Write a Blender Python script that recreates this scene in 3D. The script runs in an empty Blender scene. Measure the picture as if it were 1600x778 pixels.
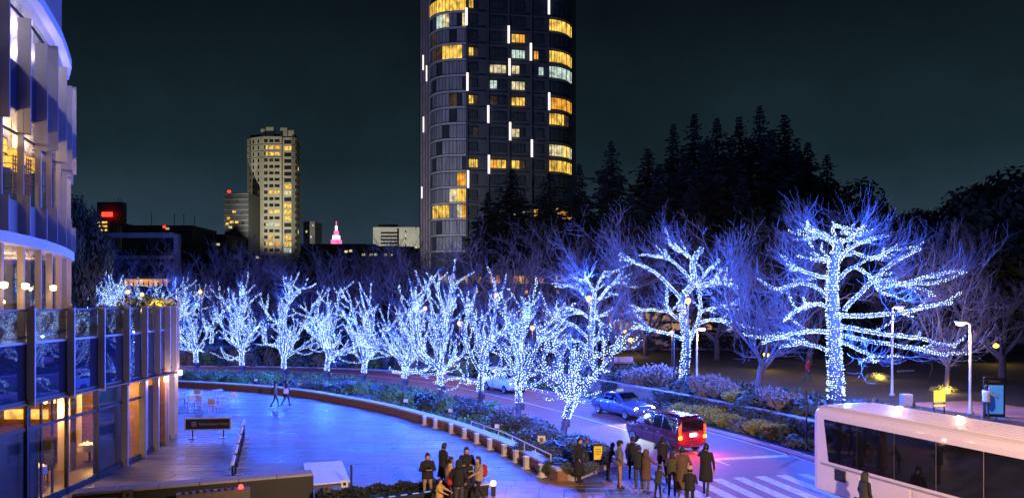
import bpy, math, random
import numpy as np
from mathutils import Vector, Matrix
from mathutils.geometry import tessellate_polygon

# ------------------------------------------------------------------ camera, sky, moon, exposure
SC = bpy.context.scene
COL = SC.collection
F, HX, HY, CH = 1150.0, 800.0, 470.0, 7.0          # focal length in photo pixels, principal column, horizon row, eye height
cam = bpy.data.cameras.new('camera')
cam.sensor_width = 36.0
cam.lens = F / 1600.0 * 36.0
cam.shift_y = 81.0 / 1600.0
cam.clip_start, cam.clip_end = 0.3, 6000.0
cam_o = bpy.data.objects.new('camera', cam)
COL.objects.link(cam_o)
cam_o.location = (0, 0, CH)
cam_o.rotation_euler = (math.radians(90), 0, 0)
SC.camera = cam_o

world = bpy.data.worlds.new('World')
SC.world = world
world.use_nodes = True
wn, wl = world.node_tree.nodes, world.node_tree.links
wn.clear()
w_out = wn.new('ShaderNodeOutputWorld')
w_bg = wn.new('ShaderNodeBackground')
w_tc = wn.new('ShaderNodeTexCoord')
w_sep = wn.new('ShaderNodeSeparateXYZ')
w_ramp = wn.new('ShaderNodeValToRGB')              # night sky: city glow low down, near black overhead
cr = w_ramp.color_ramp
cr.elements[0].position = 0.0
cr.elements[0].color = (0.046, 0.075, 0.120, 1)
cr.elements[1].position = 1.0
cr.elements[1].color = (0.0013, 0.0034, 0.0056, 1)
for p_, c_ in ((0.08, (0.025, 0.048, 0.072, 1)), (0.18, (0.0090, 0.0205, 0.0275, 1)), (0.36, (0.0032, 0.0072, 0.0098, 1)), (0.6, (0.0018, 0.0046, 0.0072, 1))):
    e_ = cr.elements.new(p_)
    e_.color = c_
w_noise = wn.new('ShaderNodeTexNoise')             # thin uneven cloud veil
w_noise.inputs['Scale'].default_value = 2.2
w_noise.inputs['Detail'].default_value = 8
w_noise.inputs['Roughness'].default_value = 0.62
w_mr = wn.new('ShaderNodeMapRange')
w_mr.inputs['From Min'].default_value = 0.3
w_mr.inputs['From Max'].default_value = 0.7
w_mr.inputs['To Min'].default_value = 0.66
w_mr.inputs['To Max'].default_value = 1.34
wl.new(w_tc.outputs['Generated'], w_sep.inputs[0])
wl.new(w_tc.outputs['Generated'], w_noise.inputs['Vector'])
wl.new(w_noise.outputs[0], w_mr.inputs['Value'])
wl.new(w_sep.outputs['Z'], w_ramp.inputs[0])
wl.new(w_ramp.outputs[0], w_bg.inputs[0])
wl.new(w_mr.outputs[0], w_bg.inputs[1])
wl.new(w_bg.outputs[0], w_out.inputs[0])

moon = bpy.data.lights.new('moon', 'SUN')
moon.energy = 0.02
moon.angle = math.radians(2)
moon.color = (0.75, 0.85, 1.0)
moon_o = bpy.data.objects.new('moon', moon)
COL.objects.link(moon_o)
moon_o.rotation_euler = (math.radians(50), 0, math.radians(-40))

SC.view_settings.view_transform = 'Standard'
SC.view_settings.look = 'None'
SC.view_settings.exposure = 0.0
SC.view_settings.gamma = 1.0
SC.view_settings.use_curve_mapping = False
SC.render.engine = 'CYCLES'
cy = SC.cycles
cy.use_denoising = True
cy.denoiser = 'OPENIMAGEDENOISE'
cy.max_bounces = 5
cy.diffuse_bounces = 2
cy.glossy_bounces = 3
cy.transmission_bounces = 4
cy.transparent_max_bounces = 8
cy.sample_clamp_indirect = 2.0
cy.caustics_reflective = False
cy.caustics_refractive = False
cy.use_light_tree = True

# ------------------------------------------------------------------ helpers
def gp(px, py, z=0.0):
    """ground point (x, y) seen at a photo pixel on a level z"""
    d = F * (CH - z) / (py - HY)
    return ((px - HX) / F * d, d)
def pd(px, d):
    return (px - HX) / F * d
def zd(py, d):
    return CH - (py - HY) / F * d

class MB:
    def __init__(s):
        s.v, s.f, s.m = [], [], []
    def add(s, vs, fs, mi=0):
        b = len(s.v)
        s.v.extend(vs)
        for f in fs:
            s.f.append(tuple(i + b for i in f))
            s.m.append(mi)
    def quad(s, a, b, c, d, mi=0):
        s.add([a, b, c, d], [(0, 1, 2, 3)], mi)
    def box(s, c, size, rz=0.0, mi=0, bev=0.0, tilt=None):
        hx, hy, hz = size[0] / 2, size[1] / 2, size[2] / 2
        M = Matrix.Rotation(rz, 3, 'Z')
        if tilt is not None:
            M = M @ Matrix.Rotation(tilt, 3, 'X')
        C = Vector(c)
        if bev <= 0:
            vs = [tuple(C + M @ Vector((x, y, z))) for z in (-hz, hz) for (x, y) in ((-hx, -hy), (hx, -hy), (hx, hy), (-hx, hy))]
            s.add(vs, [(3, 2, 1, 0), (4, 5, 6, 7), (0, 1, 5, 4), (1, 2, 6, 5), (2, 3, 7, 6), (3, 0, 4, 7)], mi)
        else:
            b = min(bev, hx * .9, hy * .9, hz * .9)
            rings = []
            for (z, ins) in ((-hz, b), (-hz + b, 0), (hz - b, 0), (hz, b)):
                x, y = hx - ins, hy - ins
                k = b if ins == 0 else b * .5
                rings.append([(-x + k, -y, z), (x - k, -y, z), (x, -y + k, z), (x, y - k, z), (x - k, y, z), (-x + k, y, z), (-x, y - k, z), (-x, -y + k, z)])
            vs = [tuple(C + M @ Vector(p)) for r in rings for p in r]
            fs = []
            for i in range(3):
                for j in range(8):
                    fs.append((i * 8 + j, i * 8 + (j + 1) % 8, (i + 1) * 8 + (j + 1) % 8, (i + 1) * 8 + j))
            fs.append(tuple(reversed(range(8))))
            fs.append(tuple(range(24, 32)))
            s.add(vs, fs, mi)
    def tube(s, pts, rads, n=6, mi=0, cap=True):
        P = [Vector(p) for p in pts]
        if isinstance(rads, (int, float)):
            rads = [rads] * len(P)
        vs, fs = [], []
        up = Vector((0, 0, 1))
        prev = None
        for i, p in enumerate(P):
            t = (P[min(i + 1, len(P) - 1)] - P[max(i - 1, 0)])
            if t.length < 1e-9:
                t = Vector((0, 0, 1))
            t.normalize()
            if prev is None:
                a = t.cross(up)
                if a.length < 1e-3:
                    a = t.cross(Vector((1, 0, 0)))
            else:
                a = prev - t * prev.dot(t)
                if a.length < 1e-6:
                    a = t.cross(Vector((1, 0, 0)))
            a.normalize()
            prev = a
            b = t.cross(a)
            for k in range(n):
                an = 2 * math.pi * k / n
                q = p + (a * math.cos(an) + b * math.sin(an)) * rads[i]
                vs.append((q.x, q.y, q.z))
        for i in range(len(P) - 1):
            for k in range(n):
                fs.append((i * n + k, i * n + (k + 1) % n, (i + 1) * n + (k + 1) % n, (i + 1) * n + k))
        if cap:
            fs.append(tuple(reversed(range(n))))
            fs.append(tuple(range((len(P) - 1) * n, len(P) * n)))
        s.add(vs, fs, mi)
    def lathe(s, c, prof, n=12, mi=0, sx=1.0, sy=1.0):
        vs, fs = [], []
        for (r, z) in prof:
            for k in range(n):
                an = 2 * math.pi * k / n
                vs.append((c[0] + r * math.cos(an) * sx, c[1] + r * math.sin(an) * sy, c[2] + z))
        for i in range(len(prof) - 1):
            for k in range(n):
                fs.append((i * n + k, i * n + (k + 1) % n, (i + 1) * n + (k + 1) % n, (i + 1) * n + k))
        fs.append(tuple(reversed(range(n))))
        fs.append(tuple(range((len(prof) - 1) * n, len(prof) * n)))
        s.add(vs, fs, mi)
    def loft(s, rings, mi=0, cap=True):
        n = len(rings[0])
        vs = [tuple(p) for r in rings for p in r]
        fs = []
        for i in range(len(rings) - 1):
            for k in range(n):
                fs.append((i * n + k, i * n + (k + 1) % n, (i + 1) * n + (k + 1) % n, (i + 1) * n + k))
        if cap:
            fs.append(tuple(reversed(range(n))))
            fs.append(tuple(range((len(rings) - 1) * n, len(rings) * n)))
        s.add(vs, fs, mi)
    def prism(s, poly, z0, z1, mi=0):
        """extruded plan polygon (list of (x, y))"""
        n = len(poly)
        tris = tessellate_polygon([[Vector((x, y, 0)) for x, y in poly]])
        vs = [(x, y, z0) for x, y in poly] + [(x, y, z1) for x, y in poly]
        fs = [(i, (i + 1) % n, n + (i + 1) % n, n + i) for i in range(n)]
        for t in tris:
            fs.append((t[0] + n, t[1] + n, t[2] + n))
            fs.append((t[2], t[1], t[0]))
        s.add(vs, fs, mi)
    def sheet(s, poly, z, mi=0):
        tris = tessellate_polygon([[Vector((x, y, 0)) for x, y in poly]])
        fs = []
        for t in tris:
            a, b, c = (poly[i] for i in t)
            cr_ = (b[0] - a[0]) * (c[1] - a[1]) - (b[1] - a[1]) * (c[0] - a[0])
            fs.append(tuple(t) if cr_ > 0 else (t[2], t[1], t[0]))
        s.add([(x, y, z) for x, y in poly], fs, mi)
    def mesh(s, name, mats, smooth=False):
        me = bpy.data.meshes.new(name)
        me.from_pydata(s.v, [], s.f)
        mats = mats if isinstance(mats, (list, tuple)) else [mats]
        for m in mats:
            me.materials.append(m)
        if len(mats) > 1:
            me.polygons.foreach_set('material_index', s.m)
        if smooth:
            me.polygons.foreach_set('use_smooth', [True] * len(s.f))
        me.update()
        return me
    def build(s, name, mats, parent=None, world=True, smooth=False, fixn=False):
        if parent is not None and world:
            inv = (Matrix.Translation(Vector(parent['_loc'])) @ Matrix.Rotation(parent['_rz'], 4, 'Z')).inverted()
            s.v = [tuple(inv @ Vector(p)) for p in s.v]
        me = s.mesh(name, mats, smooth)
        o = bpy.data.objects.new(name, me)
        COL.objects.link(o)
        if parent is not None:
            o.parent = parent
            if world:
                o['_loc'], o['_rz'] = parent['_loc'], parent['_rz']
        return o

def thing(name, label, cat, loc=(0, 0, 0), rz=0.0, group=None):
    o = bpy.data.objects.new(name, None)
    o.empty_display_size = 0.2
    COL.objects.link(o)
    o.location = loc
    o.rotation_euler = (0, 0, rz)
    o['label'], o['category'] = label, cat
    o['_loc'], o['_rz'] = Vector(loc), rz
    if group:
        o['group'] = group
    return o
def tag(o, label, cat, group=None):
    o['label'], o['category'] = label, cat
    if group:
        o['group'] = group
    return o
def struct(o):
    o['kind'] = 'structure'
    return o
def stuff(o):
    o['kind'] = 'stuff'
    return o
def inst(me, name, parent, loc=(0, 0, 0), rot=(0, 0, 0), scale=(1, 1, 1)):
    o = bpy.data.objects.new(name, me)
    COL.objects.link(o)
    o.parent = parent
    o.location, o.rotation_euler, o.scale = loc, rot, scale
    return o
def copy_tree(src, loc=None, rz=None, label=None, scale=None, parent=None):
    c = src.copy()
    COL.objects.link(c)
    if parent is not None:
        c.parent = parent
    if loc is not None:
        c.location = loc
        c['_loc'] = Vector(loc)
    if rz is not None:
        c.rotation_euler = (0, 0, rz)
        c['_rz'] = rz
    if label:
        c['label'] = label
    if scale is not None:
        c.scale = scale if isinstance(scale, (tuple, list)) else (scale,) * 3
    for ch in list(src.children):
        copy_tree(ch, parent=c)
    return c
def lamp(name, kind, loc, power, color, parent=None, radius=0.15, spot=None, target=None, size=None):
    L = bpy.data.lights.new(name, kind)
    L.energy, L.color = power, color
    if kind in ('POINT', 'SPOT'):
        L.shadow_soft_size = radius
    if kind == 'SPOT':
        L.spot_size, L.spot_blend = math.radians(spot), 0.6
    if kind == 'AREA' and size:
        L.shape = 'RECTANGLE'
        L.size, L.size_y = size
    o = bpy.data.objects.new(name, L)
    COL.objects.link(o)
    loc = Vector(loc)
    if target is not None:
        o.rotation_euler = (Vector(target) - loc).to_track_quat('-Z', 'Y').to_euler()
    if parent is not None:
        o.parent = parent
        inv = (Matrix.Translation(Vector(parent['_loc'])) @ Matrix.Rotation(parent['_rz'], 4, 'Z')).inverted()
        o.location = inv @ loc
    else:
        o.location = loc
    return o

# ------------------------------------------------------------------ materials
_M = {}
def mat(name, col, rough=0.7, metal=0.0, var=0.25, scale=6.0, bump=0.0, bscale=None, spec=0.5, island=0.0, coat=0.0, stretch=None):
    if name in _M:
        return _M[name]
    m = bpy.data.materials.new(name)
    m.use_nodes = True
    n, l = m.node_tree.nodes, m.node_tree.links
    b = n['Principled BSDF']
    b.inputs['Roughness'].default_value = rough
    b.inputs['Metallic'].default_value = metal
    b.inputs['Specular IOR Level'].default_value = spec
    b.inputs['Coat Weight'].default_value = coat
    tc = n.new('ShaderNodeTexCoord')
    mp = n.new('ShaderNodeMapping')
    if stretch:
        mp.inputs['Scale'].default_value = stretch
    l.new(tc.outputs['Object'], mp.inputs[0])
    nz = n.new('ShaderNodeTexNoise')
    nz.inputs['Scale'].default_value = scale
    nz.inputs['Detail'].default_value = 6
    nz.inputs['Roughness'].default_value = 0.6
    l.new(mp.outputs[0], nz.inputs['Vector'])
    r = n.new('ShaderNodeValToRGB')
    c = Vector(col)
    lo, hi = c * (1 - var), c * (1 + var)
    r.color_ramp.elements[0].position, r.color_ramp.elements[1].position = 0.3, 0.7
    r.color_ramp.elements[0].color = (*lo, 1)
    r.color_ramp.elements[1].color = (min(hi[0], 1), min(hi[1], 1), min(hi[2], 1), 1)
    l.new(nz.outputs[0], r.inputs[0])
    last = r.outputs[0]
    if island > 0:
        g = n.new('ShaderNodeNewGeometry')
        mr = n.new('ShaderNodeMapRange')
        mr.inputs['To Min'].default_value, mr.inputs['To Max'].default_value = 1 - island, 1 + island
        l.new(g.outputs['Random Per Island'], mr.inputs['Value'])
        mx = n.new('ShaderNodeVectorMath')
        mx.operation = 'MULTIPLY'
        l.new(last, mx.inputs[0])
        l.new(mr.outputs[0], mx.inputs[1])
        last = mx.outputs[0]
    l.new(last, b.inputs['Base Color'])
    rr = n.new('ShaderNodeMapRange')
    rr.inputs['To Min'].default_value, rr.inputs['To Max'].default_value = max(0.02, rough - 0.12 * var * 3), min(1, rough + 0.12 * var * 3)
    l.new(nz.outputs[0], rr.inputs['Value'])
    l.new(rr.outputs[0], b.inputs['Roughness'])
    if bump > 0:
        nb = n.new('ShaderNodeTexNoise')
        nb.inputs['Scale'].default_value = bscale or scale * 4
        nb.inputs['Detail'].default_value = 4
        l.new(mp.outputs[0], nb.inputs['Vector'])
        bp = n.new('ShaderNodeBump')
        bp.inputs['Strength'].default_value = bump
        bp.inputs['Distance'].default_value = 0.03
        l.new(nb.outputs[0], bp.inputs['Height'])
        l.new(bp.outputs[0], b.inputs['Normal'])
    _M[name] = m
    return m
def emit(name, col, strength, sample=False, vary=0.0, vscale=1.5, stretch=(1, 1, 1)):
    """something that gives off light: lamp glass, LED, lit window, tail light"""
    if name in _M:
        return _M[name]
    m = bpy.data.materials.new(name)
    m.use_nodes = True
    n, l = m.node_tree.nodes, m.node_tree.links
    n.clear()
    out = n.new('ShaderNodeOutputMaterial')
    e = n.new('ShaderNodeEmission')
    e.inputs[0].default_value = (*col, 1)
    e.inputs[1].default_value = strength
    if vary > 0:
        tc = n.new('ShaderNodeTexCoord')
        mp = n.new('ShaderNodeMapping')
        mp.inputs['Scale'].default_value = stretch
        nz = n.new('ShaderNodeTexNoise')
        nz.inputs['Scale'].default_value = vscale
        nz.inputs['Detail'].default_value = 3
        mr = n.new('ShaderNodeMapRange')
        mr.inputs['From Min'].default_value, mr.inputs['From Max'].default_value = 0.3, 0.7
        mr.inputs['To Min'].default_value, mr.inputs['To Max'].default_value = strength * (1 - vary), strength * (1 + vary)
        l.new(tc.outputs['Object'], mp.inputs[0])
        l.new(mp.outputs[0], nz.inputs['Vector'])
        l.new(nz.outputs[0], mr.inputs['Value'])
        l.new(mr.outputs[0], e.inputs[1])
    l.new(e.outputs[0], out.inputs[0])
    m.cycles.emission_sampling = 'AUTO' if sample else 'NONE'
    _M[name] = m
    return m
def glass(name, tint=(0.9, 0.95, 1.0), refl=0.12, rough=0.02):
    """clear window pane: thin, mostly see-through, mirrors the lights at a slant"""
    if name in _M:
        return _M[name]
    m = bpy.data.materials.new(name)
    m.use_nodes = True
    n, l = m.node_tree.nodes, m.node_tree.links
    n.clear()
    out = n.new('ShaderNodeOutputMaterial')
    t = n.new('ShaderNodeBsdfTransparent')
    t.inputs[0].default_value = (*tint, 1)
    g = n.new('ShaderNodeBsdfGlossy')
    g.inputs['Roughness'].default_value = rough
    fr0 = n.new('ShaderNodeLayerWeight')
    fr0.inputs[0].default_value = 0.5
    fr = n.new('ShaderNodeMath')
    fr.operation = 'POWER'
    fr.inputs[1].default_value = 4.0
    l.new(fr0.outputs['Facing'], fr.inputs[0])
    ad = n.new('ShaderNodeMath')
    ad.operation = 'ADD'
    ad.use_clamp = True
    ad.inputs[1].default_value = refl
    mx = n.new('ShaderNodeMixShader')
    l.new(fr.outputs[0], ad.inputs[0])
    l.new(ad.outputs[0], mx.inputs[0])
    l.new(t.outputs[0], mx.inputs[1])
    l.new(g.outputs[0], mx.inputs[2])
    l.new(mx.outputs[0], out.inputs[0])
    _M[name] = m
    return m

def catmull(pts, n=8):
    out = []
    P = [pts[0]] + list(pts) + [pts[-1]]
    for i in range(1, len(P) - 2):
        p0, p1, p2, p3 = (np.array(P[i + k], float) for k in (-1, 0, 1, 2))
        for j in range(n):
            t = j / n
            out.append(tuple(0.5 * ((2 * p1) + (-p0 + p2) * t + (2 * p0 - 5 * p1 + 4 * p2 - p3) * t * t + (-p0 + 3 * p1 - 3 * p2 + p3) * t ** 3)))
    out.append(tuple(pts[-1]))
    return out
def offset(path, d):
    """shift a plan polyline sideways; positive d = left of its direction of travel"""
    out = []
    for i, p in enumerate(path):
        a, b = path[max(i - 1, 0)], path[min(i + 1, len(path) - 1)]
        t = np.array(b) - np.array(a)
        t = t / (np.linalg.norm(t) + 1e-9)
        out.append((p[0] - t[1] * d, p[1] + t[0] * d))
    return out
def resample(path, step):
    P = np.array(path)
    s = np.concatenate([[0], np.cumsum(np.linalg.norm(np.diff(P, axis=0), axis=1))])
    n = max(2, int(round(s[-1] / step)) + 1)
    q = np.linspace(0, s[-1], n)
    return [(float(np.interp(t, s, P[:, 0])), float(np.interp(t, s, P[:, 1]))) for t in q]
# ------------------------------------------------------------------ setting: ground, road, paving, beds, walls
R0 = random.Random(7)
M_soil = mat('soil', (0.05, 0.038, 0.034), 0.95, var=0.5, scale=3, bump=0.8, bscale=14)
M_lawn = mat('park_ground', (0.030, 0.034, 0.020), 0.95, var=0.5, scale=0.6, bump=0.6, bscale=6)
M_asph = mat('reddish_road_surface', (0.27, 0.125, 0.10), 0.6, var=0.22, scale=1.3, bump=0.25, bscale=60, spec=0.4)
M_mark = mat('road_paint', (0.60, 0.58, 0.56), 0.6, var=0.35, scale=3.5, bump=0.1)
M_kerb = mat('kerb_granite', (0.42, 0.41, 0.42), 0.7, var=0.2, scale=14, bump=0.15, island=0.12)
M_pave = mat('plaza_stone', (0.165, 0.17, 0.18), 0.45, var=0.85, scale=0.5, bump=0.22, bscale=16, island=0.22, stretch=(0.45, 2.0, 1), spec=0.35)
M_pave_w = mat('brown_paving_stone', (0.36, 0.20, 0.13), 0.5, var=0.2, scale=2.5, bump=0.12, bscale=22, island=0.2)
M_base = mat('paving_bed', (0.08, 0.078, 0.08), 0.8, var=0.3, scale=5)
M_brick = mat('brown_wall_tile', (0.26, 0.13, 0.085), 0.7, var=0.3, scale=8, bump=0.3, island=0.2, stretch=(1, 1, 3))
M_cope = mat('pale_coping_stone', (0.46, 0.43, 0.42), 0.6, var=0.15, scale=10, bump=0.12, island=0.1)
M_conc = mat('concrete_wall', (0.19, 0.18, 0.18), 0.8, var=0.25, scale=3, bump=0.25, island=0.1)

CENTRE = catmull([(-75, 72), (-48, 74.5), (-32, 74.5), (-22, 73), (-14, 69.5), (-6.5, 62.5), (-1.5, 55), (3.2, 46.3), (7.0, 38), (8.8, 32.9), (9.9, 28.8), (11.6, 23), (13.8, 15), (16.5, 6), (19.5, -6)], 8)
KERB_L = offset(CENTRE, -4.1)
KERB_R = offset(CENTRE, 4.1)
WALL_R = offset(CENTRE, 5.9)

mb = MB()
mb.quad((-1500, -200, -0.05), (1500, -200, -0.05), (1500, 3000, -0.05), (-1500, 3000, -0.05))
struct(mb.build('ground', M_lawn))

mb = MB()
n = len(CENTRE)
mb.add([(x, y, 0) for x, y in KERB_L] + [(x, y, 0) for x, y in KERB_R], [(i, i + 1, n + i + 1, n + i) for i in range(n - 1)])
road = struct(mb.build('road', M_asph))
road['_loc'], road['_rz'] = Vector((0, 0, 0)), 0.0

def strip(path_a, path_b, z0, z1, mb):
    k = len(path_a)
    for i in range(k - 1):
        a, b, c, d = path_a[i], path_a[i + 1], path_b[i + 1], path_b[i]
        mb.add([(a[0], a[1], z0), (b[0], b[1], z0), (c[0], c[1], z0), (d[0], d[1], z0),
                (a[0], a[1], z1), (b[0], b[1], z1), (c[0], c[1], z1), (d[0], d[1], z1)],
               [(3, 2, 1, 0), (4, 5, 6, 7), (0, 1, 5, 4), (1, 2, 6, 5), (2, 3, 7, 6), (3, 0, 4, 7)])
def stones(name, path, inner, outer, z0, z1, m, step, gap, parent, ymin=5, ymax=70):
    """a run of separate stones along a curve"""
    P = resample(path, step)
    A, B = offset(P, inner), offset(P, outer)
    for i in range(len(P) - 1):
        if not (ymin < P[i][1] < ymax) or P[i][0] < -34:
            continue
        mb = MB()
        g = gap / step
        lerp = lambda p, q, t: (p[0] + (q[0] - p[0]) * t, p[1] + (q[1] - p[1]) * t)
        a, b = lerp(A[i], A[i + 1], g / 2), lerp(A[i], A[i + 1], 1 - g / 2)
        d, c = lerp(B[i], B[i + 1], g / 2), lerp(B[i], B[i + 1], 1 - g / 2)
        zz = z1 + R0.uniform(-.004, .004)
        mb.add([(*a, z0), (*b, z0), (*c, z0), (*d, z0), (*a, zz), (*b, zz), (*c, zz), (*d, zz)],
               [(3, 2, 1, 0), (4, 5, 6, 7), (0, 1, 5, 4), (1, 2, 6, 5), (2, 3, 7, 6), (3, 0, 4, 7)])
        mb.build(name, m, parent)

kl = MB(); strip(offset(CENTRE, -4.1), offset(CENTRE, -4.28), -0.04, 0.085, kl)
kerb_a = struct(kl.build('kerb_plaza_side', M_kerb)); kerb_a['_loc'], kerb_a['_rz'] = Vector((0, 0, 0)), 0.0
stones('kerb_stone', CENTRE, -4.09, -4.30, -0.03, 0.13, M_kerb, 1.1, 0.03, kerb_a, 6, 71)
kr = MB(); strip(offset(CENTRE, 4.1), offset(CENTRE, 4.28), -0.04, 0.085, kr)
kerb_b = struct(kr.build('kerb_park_side', M_kerb)); kerb_b['_loc'], kerb_b['_rz'] = Vector((0, 0, 0)), 0.0
stones('kerb_stone', CENTRE, 4.09, 4.30, -0.03, 0.13, M_kerb, 1.1, 0.03, kerb_b, 6, 71)

# road paint
def marking(a, b, w, name):
    a, b = np.array(a), np.array(b)
    t = (b - a) / np.linalg.norm(b - a)
    nn = np.array([-t[1], t[0]]) * w / 2
    mb = MB()
    mb.box(((a[0] + b[0]) / 2, (a[1] + b[1]) / 2, 0.004), (float(np.linalg.norm(b - a)), w, 0.006), math.atan2(t[1], t[0]))
    return mb.build(name, M_mark, road)
seg = [p for p in CENTRE if p[1] > 31.0 and p[0] > -34]
mbm = MB()
A_, B_ = offset(seg, 0.07), offset(seg, -0.07)
strip(B_, A_, 0.001, 0.007, mbm)
mbm.build('centre_line', M_mark, road)
for off in (-3.75, 3.75):
    mbm = MB()
    strip(offset(seg, off - .06), offset(seg, off + .06), 0.001, 0.007, mbm)
    mbm.build('edge_line', M_mark, road)
marking((8.95, 32.55), (12.7, 33.35), 0.42, 'stop_line')
for (sx, sy) in ((5.35, 28.55), (6.25, 28.7), (7.15, 28.85), (8.05, 29.0), (8.97, 29.2), (9.9, 29.4), (10.82, 29.6), (11.74, 29.8), (12.66, 30.0), (13.58, 30.2)):
    marking((sx, sy), (sx + 0.95, sy - 3.9), 0.46, 'crossing_stripe')
for s0, s1 in (((-14.5, 65.2), (-11.2, 63.0)), ((-24, 70.6), (-20.5, 69.5)), ((-9.3, 68.0), (-6.9, 66.0))):
    marking(s0, s1, 0.15, 'lane_dash')

# paving: everything on the plaza side of the kerb
kl_in = offset(CENTRE, -4.30)
poly = [p for p in kl_in if p[0] > -40] + [(19, -25), (-70, -25), (-70, 60)]
mb = MB(); mb.sheet(poly, 0.10)
plaza = struct(mb.build('plaza', M_base))
plaza['_loc'], plaza['_rz'] = Vector((0, 0, 0)), 0.0
PZ = 0.10

PWALL = catmull([(-34, 60.5), (-26.5, 58.8), (-20.5, 56.3), (-15.5, 53.2), (-11.3, 49.2), (-7.9, 45.5), (-4.8, 41.2), (-3.0, 38.5), (-1.6, 35.9), (-0.2, 33.1), (1.15, 29.6), (1.75, 28.1)], 7)
def wall_x(y):
    for i in range(len(PWALL) - 1):
        a, b = PWALL[i], PWALL[i + 1]
        if min(a[1], b[1]) <= y <= max(a[1], b[1]):
            t = (y - a[1]) / (b[1] - a[1] + 1e-9)
            return a[0] + (b[0] - a[0]) * t
    return None
def kerb_x(y):
    for i in range(len(kl_in) - 1):
        a, b = kl_in[i], kl_in[i + 1]
        if min(a[1], b[1]) <= y <= max(a[1], b[1]) and b[1] != a[1]:
            t = (y - a[1]) / (b[1] - a[1])
            return a[0] + (b[0] - a[0]) * t
    return 8.0

# paving stones: thin slabs with open joints, rows of uneven length; the nearest ones are separate pieces
pav = []
y = 20.0
row = 0
while y < 60:
    h = R0.choice([0.45, 0.6, 0.6, 0.75])
    xr = wall_x(y + h / 2)
    if y + h / 2 < 28.0:
        xr = kerb_x(y + h / 2) - 0.05
    if xr is None:
        break
    x = -30.0 + R0.uniform(0, .8)
    while x < xr - 0.15:
        w = R0.choice([0.9, 1.2, 1.2, 1.5])
        x1 = min(x + w, xr - 0.02)
        pav.append((x, x1, y, y + h, row))
        x += w
    y += h
    row += 1
def paver(mb, x0, x1, y0, y1):
    g = 0.006
    z = PZ + 0.016 + R0.uniform(-.003, .003)
    t = [R0.uniform(-.003, .003) for _ in range(4)]
    x0, x1, y0, y1 = x0 + g, x1 - g, y0 + g, y1 - g
    b = 0.006
    mb.add([(x0, y0, PZ), (x1, y0, PZ), (x1, y1, PZ), (x0, y1, PZ),
            (x0 + b, y0 + b, z + t[0]), (x1 - b, y0 + b, z + t[1]), (x1 - b, y1 - b, z + t[2]), (x0 + b, y1 - b, z + t[3])],
           [(4, 5, 6, 7), (0, 1, 5, 4), (1, 2, 6, 5), (2, 3, 7, 6), (3, 0, 4, 7)])
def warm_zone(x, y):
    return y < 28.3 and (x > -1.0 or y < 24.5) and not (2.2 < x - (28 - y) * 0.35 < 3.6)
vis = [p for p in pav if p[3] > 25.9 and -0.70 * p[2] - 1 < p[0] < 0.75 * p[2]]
vis.sort(key=lambda p: (0 if (p[0] > -1 and p[2] < 29) else 1, p[2]))
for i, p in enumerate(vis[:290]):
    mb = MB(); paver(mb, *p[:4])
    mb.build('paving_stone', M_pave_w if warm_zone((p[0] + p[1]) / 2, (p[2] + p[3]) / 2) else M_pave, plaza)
near = set(vis[:290])
mb = MB()
for p in pav:
    if p not in near:
        paver(mb, *p[:4])
stuff(mb.build('paving_stones', M_pave, plaza))

# curved seat wall round the plaza: tiled face and coping stones
pw = thing('seat_wall', 'long curved low brown wall with pale coping between plaza and planted bed', 'wall', (-5, 42, 0))
WS = resample(PWALL, 1.5)
bed_in = offset(PWALL, 0.45)
core = MB(); strip(offset(PWALL, 0.06), offset(PWALL, 0.42), PZ - 0.05, 0.50, core)
core.build('core', M_brick, pw)
stones('coping_stone', PWALL, -0.05, 0.50, 0.50, 0.60, M_cope, 1.5, 0.02, pw, 20, 70)
stones('wall_tile', PWALL, 0.0, 0.055, PZ, 0.495, M_brick, 0.75, 0.03, pw, 20, 70)

# planted bed between seat wall and kerb
bi = [p for p in bed_in if p[0] > -34]
bo = [p for p in offset(CENTRE, -4.32) if p[0] > -36 and p[1] > 31.6]
bed_poly = bi + list(reversed(bo))
mb = MB(); mb.prism(bed_poly, 0.0, 0.34)
bed = struct(mb.build('planting_bed_ground', M_soil))
bed['_loc'], bed['_rz'] = Vector((0, 0, 0)), 0.0
# pale edging at the near tip of the bed
tip = thing('bed_edging', 'pale stone edging across the near tip of the planted bed', 'edging', (3.4, 29.8, PZ))
tp0, tp1 = (2.2, 28.25), bo[-1]
for k in range(4):
    a = (tp0[0] + (tp1[0] - tp0[0]) * k / 4, tp0[1] + (tp1[1] - tp0[1]) * k / 4)
    b = (tp0[0] + (tp1[0] - tp0[0]) * (k + .97) / 4, tp0[1] + (tp1[1] - tp0[1]) * (k + .97) / 4)
    mb = MB()
    mb.box(((a[0] + b[0]) / 2, (a[1] + b[1]) / 2, 0.29), (math.dist(a, b), 0.42, 0.40), math.atan2(b[1] - a[1], b[0] - a[0]))
    mb.build('edging_stone', M_cope, tip)

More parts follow.
